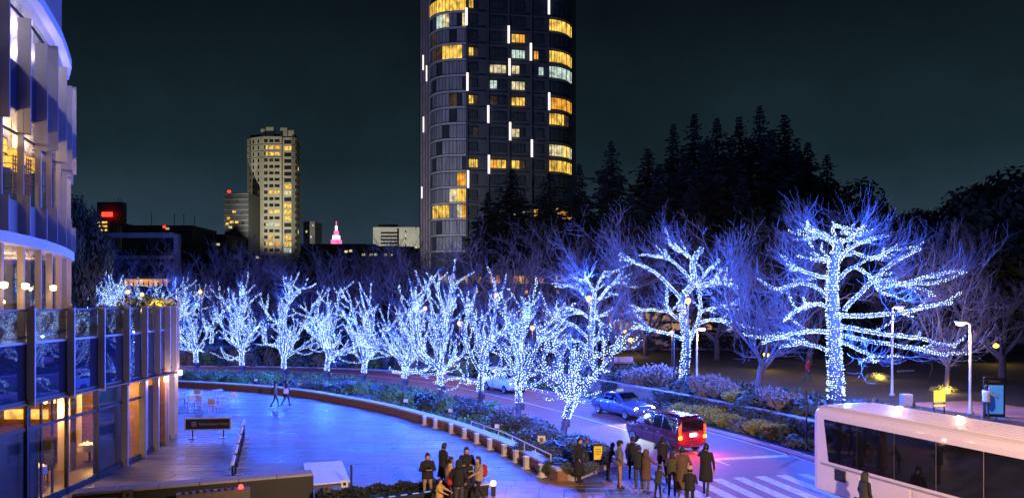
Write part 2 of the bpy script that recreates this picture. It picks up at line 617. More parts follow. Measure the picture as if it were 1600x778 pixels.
# park side: retaining wall and raised park ground
UPZ = 1.2
rw = thing('retaining_wall', 'grey concrete retaining wall behind the roadside planting', 'wall', (12, 41.5, 0))
wr = [p for p in CENTRE if p[0] > -60]
core = MB(); strip(offset(wr, 6.0), offset(wr, 6.28), -0.04, UPZ - 0.02, core)
core.build('core', M_conc, rw)
stones('wall_panel', wr, 5.9, 5.99, 0.0, UPZ - 0.03, M_conc, 2.4, 0.03, rw, 5, 90)
stones('coping_stone', wr, 5.86, 6.32, UPZ - 0.02, UPZ + 0.08, mat('grey_wall_coping', (.27, .26, .27), .7, var=.3, scale=6, island=.15), 1.8, 0.02, rw, 5, 90)
pg = [p for p in offset(CENTRE, 6.25)]
poly = pg + [(400, -10), (1200, 400), (1200, 2500), (-1200, 2500), (-1200, 80)]
mb = MB(); mb.sheet(poly, UPZ)
park = struct(mb.build('park_ground', M_lawn))
park['_loc'], park['_rz'] = Vector((0, 0, 0)), 0.0
vb = MB(); strip(offset(CENTRE, 4.3), offset(CENTRE, 5.9), -0.03, 0.16, vb)
verge = struct(vb.build('roadside_verge_ground', M_soil))
# park-edge footway on the right, warm lamplight put into its brown colour
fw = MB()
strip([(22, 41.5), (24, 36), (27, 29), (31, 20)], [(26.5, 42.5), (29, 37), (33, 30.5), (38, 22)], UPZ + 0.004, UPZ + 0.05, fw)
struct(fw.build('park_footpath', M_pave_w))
# ------------------------------------------------------------------ trees
M_bark = mat('bark_grey', (0.075, 0.062, 0.06), 0.9, var=0.4, scale=9, bump=0.6, bscale=30, stretch=(1, 1, .4))
M_twig = mat('twig_grey', (0.10, 0.10, 0.115), 0.85, var=0.3, scale=4)
M_bulb_w = emit('led_cool_white', (0.52, 0.74, 1.0), 4.6)
M_bulb_b = emit('led_blue', (0.03, 0.13, 1.0), 5.0)
M_wire = mat('led_wire', (0.02, 0.02, 0.025), 0.6, var=0.1)
M_box = mat('cable_box_black', (0.02, 0.02, 0.022), 0.45, var=0.2)
LEDCOL = (0.027, 0.112, 1.0)

def unit(v):
    return v / (np.linalg.norm(v) + 1e-9)
def branch(rng, p, d, L, r0, r1, bend_up=0.2, wob=0.18, step=0.45):
    """a wandering limb: list of points and radii"""
    n = max(3, int(L / step) + 1)
    pts, rad = [np.array(p, float)], [r0]
    d = unit(np.array(d, float))
    for i in range(1, n + 1):
        d = unit(d + np.array([rng.gauss(0, wob), rng.gauss(0, wob), rng.gauss(0, wob) + bend_up * .3]))
        pts.append(pts[-1] + d * L / n)
        rad.append(r0 + (r1 - r0) * i / n)
    return pts, rad
def side(rng, d, ang):
    d = unit(np.array(d, float))
    a = unit(np.cross(d, [rng.gauss(0, 1), rng.gauss(0, 1), rng.gauss(0, 1)]))
    return unit(d * math.cos(ang) + a * math.sin(ang))

def bulbs_mesh(name, centres, rads, mats, rng):
    """LED bulbs as small octahedra, two colours, one mesh"""
    C = np.array(centres, dtype=np.float64)
    k = len(C)
    base = np.array([[1, 0, 0], [-1, 0, 0], [0, 1, 0], [0, -1, 0], [0, 0, 1], [0, 0, -1]], float)
    tri = np.array([[0, 2, 4], [2, 1, 4], [1, 3, 4], [3, 0, 4], [2, 0, 5], [1, 2, 5], [3, 1, 5], [0, 3, 5]])
    V = (C[:, None, :] + base[None] * np.array(rads)[:, None, None]).reshape(-1, 3)
    T = (tri[None] + (np.arange(k) * 6)[:, None, None]).reshape(-1)
    me = bpy.data.meshes.new(name)
    me.vertices.add(len(V)); me.vertices.foreach_set('co', V.ravel())
    me.loops.add(len(T)); me.loops.foreach_set('vertex_index', T.astype(np.int32))
    nf = len(T) // 3
    me.polygons.add(nf)
    me.polygons.foreach_set('loop_start', np.arange(0, nf * 3, 3, dtype=np.int32))
    for m in mats:
        me.materials.append(m)
    mi = np.array([0 if rng.random() < 0.72 else 1 for _ in range(k)], dtype=np.int32)
    me.polygons.foreach_set('material_index', np.repeat(mi, 8))
    me.update(calc_edges=True)
    return me

def wrap(rng, pts, rads, out, orad, pitch=0.135, br=0.034, z_min=None, extra=0.028):
    """bulbs wound round a limb"""
    th = rng.uniform(0, 6.28)
    for i in range(len(pts) - 1):
        a, b = pts[i], pts[i + 1]
        L = np.linalg.norm(b - a)
        r = (rads[i] + rads[i + 1]) / 2 + extra
        t = unit(b - a)
        u = unit(np.cross(t, [0.3, 0.5, 0.81]))
        v = np.cross(t, u)
        around = max(2.3, 2 * math.pi * r / pitch)
        cnt = max(1, int(L / pitch * around))
        for k in range(cnt):
            s = (k + rng.random()) / cnt
            th += 2 * math.pi / around * 1.03 + rng.gauss(0, .22)
            p = a + (b - a) * s + (u * math.cos(th) + v * math.sin(th)) * r * rng.uniform(.9, 1.25)
            if z_min is not None and p[2] < z_min:
                continue
            out.append(p)
            orad.append(br * rng.uniform(.75, 1.2))

def lit_tree(label, base, H, seed, spread=1.0, limbs=None, power=1400.0, unlit=1.0, trunk_r=0.14, fork=2.1, box=True, br=0.034, pitch=0.14, droop=3, group='street trees wound with string lights', twig_n=3):
    rng = random.Random(seed)
    t = thing('lit_tree', label, 'tree', base, 0, group)
    B = np.array(base, float)
    tr, lb, tw = MB(), MB(), MB()
    C, Rr = [], []
    lean = np.array([rng.gauss(0, .05), rng.gauss(0, .05), 1])
    tp, trd = branch(rng, (0, 0, 0), lean, fork, trunk_r * 1.25, trunk_r, 0, .05, .3)
    tp = [np.array([0, 0, -0.06])] + tp
    trd = [trunk_r * 1.7] + trd
    tr.tube(tp, trd, 9)
    wrap(rng, tp, trd, C, Rr, pitch * .7, br, unlit)
    top = tp[-1]
    all_l = []
    if limbs is None:
        nl = rng.choice([4, 5, 5, 6])
        fork_lean = rng.uniform(-.15, .15)
        a0 = rng.uniform(0, 6.28)
        defs = []
        for i in range(nl):
            an = a0 + i * 2 * math.pi / nl + rng.uniform(-.3, .3)
            tilt = rng.uniform(.25, .85) * spread + fork_lean * math.cos(an)
            defs.append((top + np.array([0, 0, -rng.uniform(0, .35)]), np.array([math.cos(an) * math.sin(tilt), math.sin(an) * math.sin(tilt), math.cos(tilt)]), (H - fork) * rng.uniform(.62, 1.04), trunk_r * .58))
        for i in range(droop):
            an = rng.uniform(0, 6.28)
            defs.append((top + np.array([0, 0, -rng.uniform(.1, .5)]), np.array([math.cos(an), math.sin(an), .32]), H * rng.uniform(.22, .40), trunk_r * .38))
        defs.append((top, np.array([rng.gauss(0, .1), rng.gauss(0, .1), 1]), (H - fork) * .97, trunk_r * .7))
    else:
        defs = limbs
    for (p, d, L, r) in defs:
        pts, rad = branch(rng, p, d, L, r, r * .28, .26, .2, .4)
        lb.tube(pts, rad, 6)
        wrap(rng, pts, rad, C, Rr, pitch, br, unlit)
        all_l.append((pts, rad))
        nsub = max(2, int(L / .42))
        for k in range(nsub):
            i = rng.randint(max(1, len(pts) // 4), len(pts) - 1)
            dd = pts[min(i + 1, len(pts) - 1)] - pts[i - 1]
            sd = side(rng, dd, rng.uniform(.55, 1.15))
            sl = rng.uniform(.7, 2.3) * min(1.0, H / 8)
            sp, sr = branch(rng, pts[i], sd, sl, max(.022, rad[i] * .55), .016, .55, .16, .3)
            lb.tube(sp, sr, 5)
            wrap(rng, sp, sr, C, Rr, pitch * 1.02, br, unlit)
            all_l.append((sp, sr))
    # bare twig ends outside the wound part
    for (pts, rad) in all_l:
        for k in range(twig_n):
            i = rng.randint(len(pts) // 2, len(pts) - 1)
            dd = pts[i] - pts[max(i - 2, 0)]
            sd = side(rng, dd, rng.uniform(.2, .9))
            sp, sr = branch(rng, pts[i], sd, rng.uniform(.5, 1.3), .013, .006, .4, .2, .3)
            tw.tube(sp, sr, 3, cap=False)
    tr.build('trunk', M_bark, t, world=False, smooth=True)
    lb.build('limbs', M_bark, t, world=False, smooth=True)
    stuff(tw.build('twigs', M_twig, t, world=False))
    me = bulbs_mesh('string_lights', C, Rr, [M_bulb_w, M_bulb_b], rng)
    o = inst(me, 'string_lights', t)
    stuff(o)
    if box:
        b = MB(); b.box((0.2, -0.12, 0.75), (0.22, 0.16, 0.34), 0, bev=0.02)
        b.box((0.02, -0.2, 0.78), (0.3, 0.02, 0.03), 0)
        b.build('cable_box', M_box, t, world=False)
    # the light these strings cast
    for fz, oy, ox, w in ((.30, -2.3, .4, .45), (.62, -2.0, -.6, .55), (.50, 1.9, .5, .45), (.85, -.8, .2, .35)):
        lamp('string_light_glow', 'POINT', B + np.array([ox + rng.uniform(-.4, .4), oy, H * fz]), power * w, LEDCOL, t, radius=0.06)
    return t

ROW = [  # px, base row, crown top row, seed, label
    (307, 583, 455, 11, 'string-lit tree at the far end of the kerb row, beside the building corner'),
    (380, 588, 436, 12, 'second string-lit tree of the kerb row counted from the building corner'),
    (444, 594, 430, 13, 'tall string-lit tree behind the couple walking on the plaza, third from the building'),
    (510, 598, 450, 14, 'fourth string-lit tree of the kerb row counted from the building corner'),
    (567, 602, 447, 15, 'fifth string-lit tree of the kerb row counted from the building corner'),
    (632, 612, 458, 16, 'sixth string-lit tree of the kerb row, behind a round clipped shrub'),
    (690, 625, 412, 17, 'tallest string-lit tree of the kerb row, in front of the apartment tower'),
    (750, 637, 418, 18, 'third nearest string-lit tree of the kerb row, beside a thin signpost'),
    (811, 655, 462, 19, 'second nearest string-lit tree of the kerb row, low and dense'),
    (880, 684, 478, 20, 'nearest string-lit tree of the kerb row, wide low arms over the road'),
]
for (px, by, ty, sd, lab) in ROW:
    x, yv = gp(px, by, 0.34)
    H = (by - ty) / F * yv
    lit_tree(lab, (x, yv, 0.33), H, sd, spread=1.0 if sd not in (11, 20) else 1.1, power=2750, br=0.025, pitch=0.138)

def px_tree(label, d, base_z, trunk, limbs, seed, power, r0, twig_n=9, twig_L=(.8, 2.2), pitch=.122, br=.030, unlit=0.2, fine=True, glow=None):
    """a lit tree whose main limbs follow given outlines, each limb reaching its own way in depth"""
    rng = random.Random(seed)
    bx = pd(trunk[0][0], d)
    t = thing('lit_tree', label, 'tree', (bx, d, base_z), 0, 'large lit trees across the road')
    O = np.array([bx, d, base_z])
    def P(px, py, dz=0.0):
        return np.array([pd(px, d + dz) - bx, dz, zd(py, d + dz) - base_z])
    tr, lb, tw = MB(), MB(), MB()
    C, Rr = [], []
    def poly(mb, q, ra, rb, n):
        c = catmull([tuple(p) for p in q], 5)
        pts = [np.array(p) + np.array([rng.gauss(0, .03) for _ in range(3)]) for p in c]
        rad = [ra + (rb - ra) * i / (len(pts) - 1) for i in range(len(pts))]
        mb.tube(pts, rad, n)
        wrap(rng, pts, rad, C, Rr, pitch, br, unlit, extra=.045)
        return pts, rad
    tpts, trd = poly(tr, [P(*p) for p in trunk], r0, r0 * .45, 10)
    ends = []
    for (pl, reach, ra) in limbs:
        L = len(pl)
        q = [P(px, py, reach * (i / (L - 1)) ** 1.2) for i, (px, py) in enumerate(pl)]
        pts, rad = poly(lb, q, ra * .72, .022, 6)
        ends.append((pts, rad))
        for k in range(4):
            i = rng.randint(len(pts) // 4, len(pts) - 2)
            dd = pts[i + 1] - pts[i]
            sd = side(rng, dd, rng.uniform(.3, .8)); sd = unit(np.array([sd[0], sd[1], sd[2] * .55]))
            sp, sr = branch(rng, pts[i], sd, rng.uniform(.7, 2.1), .028, .014, .1, .14, .3)
            lb.tube(sp, sr, 5)
            wrap(rng, sp, sr, C, Rr, pitch * 1.1, br, unlit, extra=.035)
            ends.append((sp, sr))
    for (pts, rad) in ends:
        for k in range(twig_n):
            i = rng.randint(len(pts) // 3, len(pts) - 1)
            dd = pts[i] - pts[max(i - 2, 0)]
            sd = side(rng, dd, rng.uniform(.2, .9))
            sp, sr = branch(rng, pts[i], sd, rng.uniform(*twig_L), .018, .008, .55, .16, .35)
            tw.tube(sp, sr, 3, cap=False)
            for _ in range(3):
                j = rng.randint(1, len(sp) - 1)
                s2, r2 = branch(rng, sp[j], side(rng, sp[j] - sp[j - 1], rng.uniform(.3, .9)), rng.uniform(.4, 1.0), .011, .006, .5, .2, .3)
                tw.tube(s2, r2, 3, cap=False)
    tr.build('trunk', M_bark, t, world=False, smooth=True)
    lb.build('limbs', M_bark, t, world=False, smooth=True)
    stuff(tw.build('twigs', M_twig, t, world=False))
    stuff(inst(bulbs_mesh('string_lights', C, Rr, [M_bulb_w, M_bulb_b], rng), 'string_lights', t))
    for (px, py, dz, w) in glow:
        p = P(px, py, dz) + O
        lamp('string_light_glow', 'POINT', p + np.array([0, -1.6, 0]), power * w, LEDCOL, t, radius=.06)
    return t

Z = lambda ox, oy, s: (lambda pts: [(ox + x / s, oy + y / s) for x, y in pts])
g = Z(1160, 300, 2.289)
px_tree('largest string-lit tree, broad with level limbs, rising behind the bus', 41.7, UPZ,
    g([(337, 775), (332, 690), (330, 560), (322, 400), (328, 250), (350, 170)]), [
    (g([(325, 500), (200, 500), (70, 540)]), -1.6, .10), (g([(320, 570), (230, 545), (135, 553)]), 1.8, .08),
    (g([(300, 405), (230, 405), (165, 450)]), -2.2, .08), (g([(315, 390), (240, 330), (118, 347)]), .8, .08),
    (g([(318, 310), (240, 290), (160, 262)]), -1.0, .07), (g([(325, 270), (290, 240), (246, 217)]), 1.4, .05),
    (g([(345, 190), (290, 150), (222, 126)]), -.6, .06), (g([(335, 190), (280, 165), (226, 168)]), 1.2, .05),
    (g([(345, 180), (385, 165), (440, 120)]), -1.2, .06), (g([(335, 160), (318, 135), (345, 122), (378, 150)]), .7, .05),
    (g([(345, 250), (400, 190), (520, 156)]), 1.3, .07), (g([(390, 215), (470, 235), (557, 190)]), -1.0, .05),
    (g([(335, 320), (400, 270), (450, 300), (490, 350)]), -1.5, .08), (g([(360, 425), (470, 310), (560, 240), (640, 202)]), .6, .11),
    (g([(460, 320), (560, 325), (702, 300)]), -1.3, .06), (g([(490, 345), (590, 330), (700, 326)]), 1.6, .06),
    (g([(345, 440), (540, 437), (650, 410), (750, 393)]), -.5, .10), (g([(350, 480), (480, 505), (620, 520), (765, 552)]), 1.0, .10),
    (g([(350, 510), (500, 540), (620, 560), (738, 586)]), -1.8, .09), (g([(350, 530), (410, 560), (472, 592)]), -2.4, .07)],
    31, 4800, .40, 7, (.8, 2.0), glow=[(1305, 540, -1.6, 1.0), (1300, 440, -1.6, 1.0), (1370, 470, -2.0, .8), (1320, 380, -1.2, .7)])
g = Z(950, 320, 2.43)
px_tree('string-lit tree with forked trunk beside the thin dark pole across the road', 51.0, UPZ,
    g([(288, 690), (292, 600), (298, 520), (285, 420), (282, 350), (325, 300), (325, 215), (356, 164)]), [
    (g([(300, 530), (345, 440), (348, 340), (335, 300)]), .8, .16),
    (g([(280, 360), (200, 275), (140, 235), (75, 208)]), -1.4, .09), (g([(315, 290), (245, 215), (160, 190)]), 1.2, .07),
    (g([(325, 210), (285, 185), (232, 152)]), -.8, .05), (g([(345, 290), (385, 245), (422, 212)]), 1.0, .05),
    (g([(350, 320), (400, 285), (435, 240)]), -1.6, .05), (g([(345, 310), (400, 292), (497, 312)]), -1.0, .06),
    (g([(285, 510), (190, 478), (92, 460)]), -1.2, .08), (g([(282, 440), (220, 405), (108, 396)]), 1.4, .07),
    (g([(240, 410), (226, 385), (222, 350)]), .5, .04), (g([(345, 445), (430, 438), (538, 467)]), -1.3, .08),
    (g([(348, 410), (410, 385), (492, 380)]), 1.1, .06)],
    32, 4300, .26, 6, (.8, 1.9), glow=[(1075, 470, -1.6, 1.0), (1060, 520, -1.6, .9), (1085, 400, -1.2, .8)])
g = Z(600, 380, 2.5925)
px_tree('string-lit tree across the road, half hidden behind the nearest kerb tree', 60.0, UPZ,
    g([(842, 505), (838, 420), (845, 300), (850, 225), (855, 190)]), [
    (g([(852, 210), (870, 160), (895, 113)]), .8, .06), (g([(850, 250), (905, 185), (970, 118)]), -1.0, .07),
    (g([(895, 190), (930, 165), (988, 161)]), 1.0, .05), (g([(850, 200), (835, 165), (818, 135)]), -1.0, .05),
    (g([(845, 260), (815, 215), (780, 185), (728, 167)]), .9, .07), (g([(845, 310), (780, 270), (690, 263)]), -1.2, .08),
    (g([(790, 280), (740, 290), (690, 290)]), 1.1, .05), (g([(848, 310), (870, 295), (908, 284)]), -.6, .05),
    (g([(842, 400), (780, 340), (745, 330), (690, 380)]), -1.4, .09), (g([(842, 420), (870, 370), (880, 320)]), 1.0, .07),
    (g([(838, 450), (800, 400), (770, 400)]), .8, .07), (g([(690, 400), (720, 395), (735, 400)]), -.4, .04)],
    33, 3900, .2, 5, (.7, 1.8), glow=[(915, 510, -1.4, 1.0), (915, 440, -1.2, .9)])

for (px, d, ty, sd, lab) in ((172, 82, 409, 41, 'string-lit tree seen above the terrace railing, close to the round building'),
                             (268, 84, 425, 42, 'string-lit tree seen above the yellow flowers at the terrace end'),
                             (212, 92, 440, 43, 'small string-lit tree beyond the terrace, between two taller lit ones'),
                             (128, 90, 446, 44, 'small string-lit tree glimpsed right beside the round building wall'),
                             (330, 94, 446, 45, 'string-lit tree set back across the road behind the far end of the kerb row')):
    lit_tree(lab, (pd(px, d), d, UPZ), zd(ty, d) - UPZ, sd, power=1500, br=.03, pitch=.165, box=False, unlit=.4, group='lit trees beyond the terrace', twig_n=3)

# ---------------------------------------------------------------- bare trees behind, lit by their neighbours
def bare_tree_meshes(seed, H=12.0, dens=1.0):
    rng = random.Random(seed)
    tr, lb, tw = MB(), MB(), MB()
    tp, trd = branch(rng, (0, 0, -.1), (rng.gauss(0, .1), rng.gauss(0, .1), 1), H * .2, .26, .2, 0, .06, .4)
    tr.tube(tp, trd, 8)
    l1 = []
    nl = 6
    for i in range(nl):
        an = i * 6.28 / nl + rng.uniform(-.4, .4)
        ti = rng.uniform(.35, .95)
        l1.append(branch(rng, tp[-1] - np.array([0, 0, rng.uniform(0, .8)]), (math.cos(an) * math.sin(ti), math.sin(an) * math.sin(ti), math.cos(ti)), H * rng.uniform(.55, .8), .13, .04, .22, .13, .6))
    l2 = []
    for p, r in l1:
        lb.tube(p, r, 6)
        for k in range(9):
            i = rng.randint(2, len(p) - 1)
            l2.append(branch(rng, p[i], side(rng, p[i] - p[i - 1], rng.uniform(.4, 1.0)), H * rng.uniform(.16, .32), max(.03, r[i] * .5), .02, .3, .15, .5))
    l3 = []
    for p, r in l2:
        lb.tube(p, r, 4)
        for k in range(int(7 * dens)):
            i = rng.randint(1, len(p) - 1)
            l3.append(branch(rng, p[i], side(rng, p[i] - p[i - 1], rng.uniform(.3, .9)), rng.uniform(.9, 2.0), .024, .012, .35, .16, .5))
    for p, r in l3:
        tw.tube(p, r, 3, cap=False)
        for k in range(4):
            i = rng.randint(1, len(p) - 1)
            q, s = branch(rng, p[i], side(rng, p[i] - p[i - 1], rng.uniform(.3, .9)), rng.uniform(.5, 1.1), .015, .008, .3, .18, .4)
            tw.tube(q, s, 3, cap=False)
    return tr.mesh('trunk', M_bark, True), lb.mesh('limbs', M_twig, True), tw.mesh('twigs', M_twig)
BARE = [bare_tree_meshes(s) for s in (51, 52, 53, 54)]
def bare_tree(label, px, d, top, k, rz, sx=1.0, z=UPZ):
    t = thing('bare_tree', label, 'tree', (pd(px, d), d, z), rz, 'leafless trees in the park')
    h = (zd(top, d) - z) / 11.6
    t.scale = (h * sx, h * sx, h)
    a, b, c = BARE[k % 4]
    inst(a, 'trunk', t)
    stuff(inst(b, 'limbs', t))
    stuff(inst(c, 'twigs', t))
    return t
for i, (px, d, top, k, sx, lab) in enumerate((
    (1185, 47, 352, 0, 1.0, 'leafless tree with dark slanting trunk between the forked and the largest lit trees'),
    (1565, 52, 345, 1, 1.05, 'leafless tree overhanging the lamp post by the right picture edge'),
    (1475, 47, 372, 2, .8, 'leafless tree behind the right limbs of the largest lit tree'),
    (955, 62, 352, 3, 1.0, 'leafless tree with dark trunk beside the warm garden lamps'),
    (870, 74, 342, 0, 1.1, 'tall leafless tree between the apartment tower and the conifers'),
    (790, 72, 375, 1, 1.0, 'leafless tree below the right side of the apartment tower'),
    (725, 80, 398, 2, 1.1, 'leafless tree below the left side of the apartment tower'),
    (640, 80, 392, 3, 1.2, 'leafless tree just below the low white office block'),
    (560, 84, 384, 0, 1.2, 'leafless tree below the pink lit spire'),
    (490, 84, 390, 1, 1.1, 'leafless tree in front of the beige tower foot'),
    (425, 86, 398, 2, 1.1, 'leafless tree in front of the beige tower, behind the tall third lit tree'),
    (365, 86, 392, 3, 1.0, 'leafless tree below the dark banded office block'),
    (312, 88, 385, 0, 1.0, 'leafless tree just right of the grey portal frame'),
    (225, 104, 392, 1, 1.2, 'leafless tree within the grey portal frame'),
    (150, 100, 385, 2, 1.1, 'leafless tree between round building and grey portal frame'),
    (1010, 78, 372, 2, 1.1, 'leafless tree behind the forked lit tree, left of it'),
    (1120, 72, 366, 1, 1.0, 'leafless tree behind the forked lit tree, right of it'),
    (1265, 66, 350, 3, 1.1, 'leafless tree deep behind the largest lit tree'),
    (1400, 68, 362, 0, 1.1, 'leafless tree far behind the lamp post that stands over the bus roof'),
    (690, 96, 378, 3, 1.2, 'leafless tree far back in line with the apartment tower corner'),
    (600, 100, 396, 2, 1.2, 'leafless tree far back left of the apartment tower'),
    (525, 104, 398, 3, 1.2, 'leafless tree far back right below the pink spire'))):
    bare_tree(lab, px, d, top, k, i * 1.3, sx)

# ---------------------------------------------------------------- conifers and evergreens
M_needle = mat('cedar_needles', (0.020, 0.034, 0.026), 0.85, var=0.5, scale=.5, island=.5)
M_leafd = mat('evergreen_leaves', (0.026, 0.042, 0.026), 0.8, var=0.5, scale=.5, island=.5)
M_barkd = mat('bark_dark', (0.05, 0.04, 0.035), 0.9, var=.3, scale=4)
def cedar_meshes(seed, H=30.0, Rb=6.0):
    rng = random.Random(seed)
    tr, cw = MB(), MB()
    tr.tube([(0, 0, -.2), (0.1, 0, H * .5), (0, 0, H * .98)], [.5, .3, .03], 7)
    z = H * .06
    while z < H * .995:
        t = z / H
        ln = Rb * (1 - t) ** .95 * (1 + .16 * math.sin(z * 1.7 + seed) + .08 * math.sin(z * 4.1))
        nb = 7 if t < .8 else 5
        a0 = rng.uniform(0, 6.28)
        for b in range(nb):
            an = a0 + b * 6.28 / nb + rng.uniform(-.3, .3)
            L = ln * rng.uniform(.5, 1.15) + .10
            dz = rng.uniform(-.14, .16) * L + (0.3 * L if t > .9 else 0)
            ex = np.array([math.cos(an), math.sin(an), 0])
            ey = np.array([-ex[1], ex[0], 0])
            nl = max(5, int(L * 5.6))
            for k in range(nl):
                s = (k + rng.random()) / nl
                p = ex * L * s + np.array([0, 0, z + dz * s - .10 * L * s * s]) + ey * rng.uniform(-.5, .5) * (.3 + L * .2)
                o1 = unit(ex * rng.uniform(.3, 1) + ey * rng.uniform(-.7, .7) + np.array([0, 0, rng.uniform(-.75, .25)])) * rng.uniform(.45, .95) * min(1, .25 + 4 * (1 - t))
                o2 = unit(ey * rng.uniform(-1, 1) + np.array([0, 0, rng.uniform(-1, .3)]) + ex * rng.uniform(-.4, .4)) * rng.uniform(.3, .65) * (1 if t < .85 else .6)
                cw.add([tuple(p - o1 * .25), tuple(p + o1 * .3 + o2 * .6), tuple(p + o1), tuple(p + o1 * .3 - o2 * .6)], [(0, 1, 2, 3)])
        z += rng.uniform(.42, .7) * (1 if t < .85 else .7)
    return tr.mesh('trunk', M_barkd, True), cw.mesh('crown', M_needle)
CED = [cedar_meshes(s, 30, r) for s, r in ((61, 9.5), (62, 8.2), (63, 10.5))]
for i, (px, d, top, k, sx, lab) in enumerate((
    (905, 106, 256, 1, 1.1, 'dark conifer with thin tip overlapping the right edge of the apartment tower'),
    (955, 104, 218, 0, 1.0, 'dark conifer with a spindly bent tip, first free of the apartment tower'),
    (1012, 108, 230, 2, 1.2, 'blunt dark conifer between the spindly one and the tall cluster'),
    (1052, 106, 193, 1, .9, 'slim dark conifer at the left flank of the tall cluster'),
    (1085, 110, 176, 0, .95, 'tall dark conifer, second tip of the tall cluster from its left flank'),
    (1120, 104, 184, 1, 1.0, 'dark conifer, third tip of the tall cluster from its left flank'),
    (1155, 108, 179, 2, .8, 'dark conifer just left of the highest tip of the cluster'),
    (1187, 103, 163, 0, .9, 'tallest dark conifer, the highest tip of the cluster'),
    (1226, 106, 176, 2, .95, 'broad dark conifer at the right shoulder of the tall cluster'),
    (1262, 100, 222, 1, 1.2, 'lower dark conifer on the right slope of the cluster'),
    (1292, 104, 240, 0, 1.0, 'last dark conifer on the right slope, next to the round evergreens'),
    (800, 112, 262, 2, 1.3, 'wide dark conifer covering the lower middle of the apartment tower'),
    (858, 108, 268, 0, 1.3, 'wide dark conifer covering the lower right of the apartment tower'),
    (762, 116, 300, 1, 1.2, 'lower dark conifer in front of the apartment tower, nearest its round left bay'),
    (985, 92, 300, 2, 1.3, 'low broad conifer filling the gap under the spindly one'),
    (1080, 90, 290, 1, 1.6, 'low broad conifer in front of the tall cluster, left half'),
    (1160, 90, 280, 0, 1.5, 'low broad conifer in front of the tall cluster, right half'),
    (1068, 98, 236, 2, 1.2, 'broad conifer filling the left flank of the tall cluster below its tips'),
    (1105, 97, 214, 0, 1.2, 'broad conifer filling the gap below the second and third tips'),
    (1140, 98, 212, 2, 1.2, 'broad conifer filling the gap left below the highest tip'),
    (1206, 97, 202, 1, 1.3, 'broad conifer filling the gap right below the highest tip'),
    (1245, 96, 226, 2, 1.1, 'broad conifer under the right shoulder of the cluster'),
    (1030, 97, 254, 0, 1.3, 'broad conifer stepping down from the cluster to the blunt one'))):
    t = thing('cedar_tree', lab, 'tree', (pd(px, d), d, UPZ), i * 1.1, 'dark conifers behind the park')
    h = (zd(top, d) - UPZ) / 30.0
    t.scale = (h * sx * 1.15, h * sx * 1.15, h)
    inst(CED[k][0], 'trunk', t)
    inst(CED[k][1], 'crown', t)

def evergreen_meshes(seed, H=14.0, R=7.0, n=8000, leaf=.33):
    rng = random.Random(seed)
    tr, cw = MB(), MB()
    tr.tube([(0, 0, -.2), (.1, .05, H * .25), (0, 0, H * .55)], [.45, .36, .2], 7)
    lobes = []
    for i in range(22):
        an, rr = rng.uniform(0, 6.28), R * .72 * math.sqrt(rng.random())
        top = H - (rr / R) ** 2 * H * .42
        lobes.append((rr * math.cos(an), rr * math.sin(an), rng.uniform(H * .32, top - R * .2), R * rng.uniform(.20, .36)))
    for i in range(4):
        an = rng.uniform(0, 6.28)
        tr.tube([(0, 0, H * .25), (math.cos(an) * R * .3, math.sin(an) * R * .3, H * .45), (math.cos(an) * R * .5, math.sin(an) * R * .5, H * .6)], [.2, .13, .06], 5)
    for i in range(n):
        x, y, z, r = rng.choice(lobes)
        v = np.array([rng.gauss(0, 1), rng.gauss(0, 1), rng.gauss(0, 1)]); v = unit(v)
        p = np.array([x, y, z]) + v * r * rng.uniform(.75, 1.08)
        a = unit(np.cross(v, [rng.gauss(0, 1), rng.gauss(0, 1), rng.gauss(0, 1)])); b = np.cross(v, a)
        a = unit(a + v * rng.uniform(-.6, .6)); s = leaf * rng.uniform(.6, 1.3)
        cw.add([tuple(p - a * s), tuple(p + b * s * .5), tuple(p + a * s), tuple(p - b * s * .5)], [(0, 1, 2, 3)])
    return tr.mesh('trunk', M_barkd, True), cw.mesh('crown', M_leafd)
EVG = [evergreen_meshes(s) for s in (71, 72, 73)]
for i, (px, d, top, k, sx, lab) in enumerate((
    (1345, 88, 258, 0, 1.0, 'large round evergreen between the conifers and the sky gap'),
    (1250, 84, 285, 1, .9, 'round evergreen in front of the right slope of the conifers'),
    (1405, 84, 292, 2, .7, 'smaller round evergreen stepping down to the sky gap'),
    (1190, 78, 318, 1, .8, 'low evergreen behind the forked lit tree crown'),
    (1450, 92, 312, 0, .7, 'low evergreen at the bottom of the sky gap'),
    (1560, 80, 240, 2, 1.0, 'tall round evergreen at the right picture edge'),
    (1505, 84, 282, 1, .7, 'evergreen shoulder left of the tall round evergreen at the picture edge'),
    (1625, 76, 236, 0, 1.0, 'tall evergreen cut by the right picture edge'),
    (128, 75, 282, 1, .36, 'narrow dark evergreen right against the round building'),
    (118, 96, 330, 0, .5, 'dark evergreen low behind the round building'),
    (240, 180, 352, 2, 1.2, 'distant dark evergreen above the grey portal frame'),
    (330, 170, 366, 1, 1.2, 'distant dark evergreen between portal frame and banded office block'),
    (490, 180, 376, 0, 1.4, 'distant dark evergreen right of the beige tower foot'),
    (560, 190, 384, 2, 1.6, 'distant dark evergreen under the pink spire'),
    (625, 175, 392, 1, 1.4, 'distant dark evergreen under the low white office block'),
    (1090, 99, 345, 2, 1.2, 'low evergreen between forked lit tree and conifers'),
    (980, 99, 352, 0, 1.2, 'low evergreen behind the leafless trees left of the forked lit tree'),
    (1480, 66, 380, 1, 1.0, 'low evergreen backing the right limbs of the largest lit tree'))):
    t = thing('evergreen_tree', lab, 'tree', (pd(px, d), d, UPZ), i * 1.9, 'dark round evergreens')
    h = (zd(top, d) - UPZ) / 14.0
    t.scale = (h * sx, h * sx, h)
    inst(EVG[k][0], 'trunk', t)
    inst(EVG[k][1], 'crown', t)
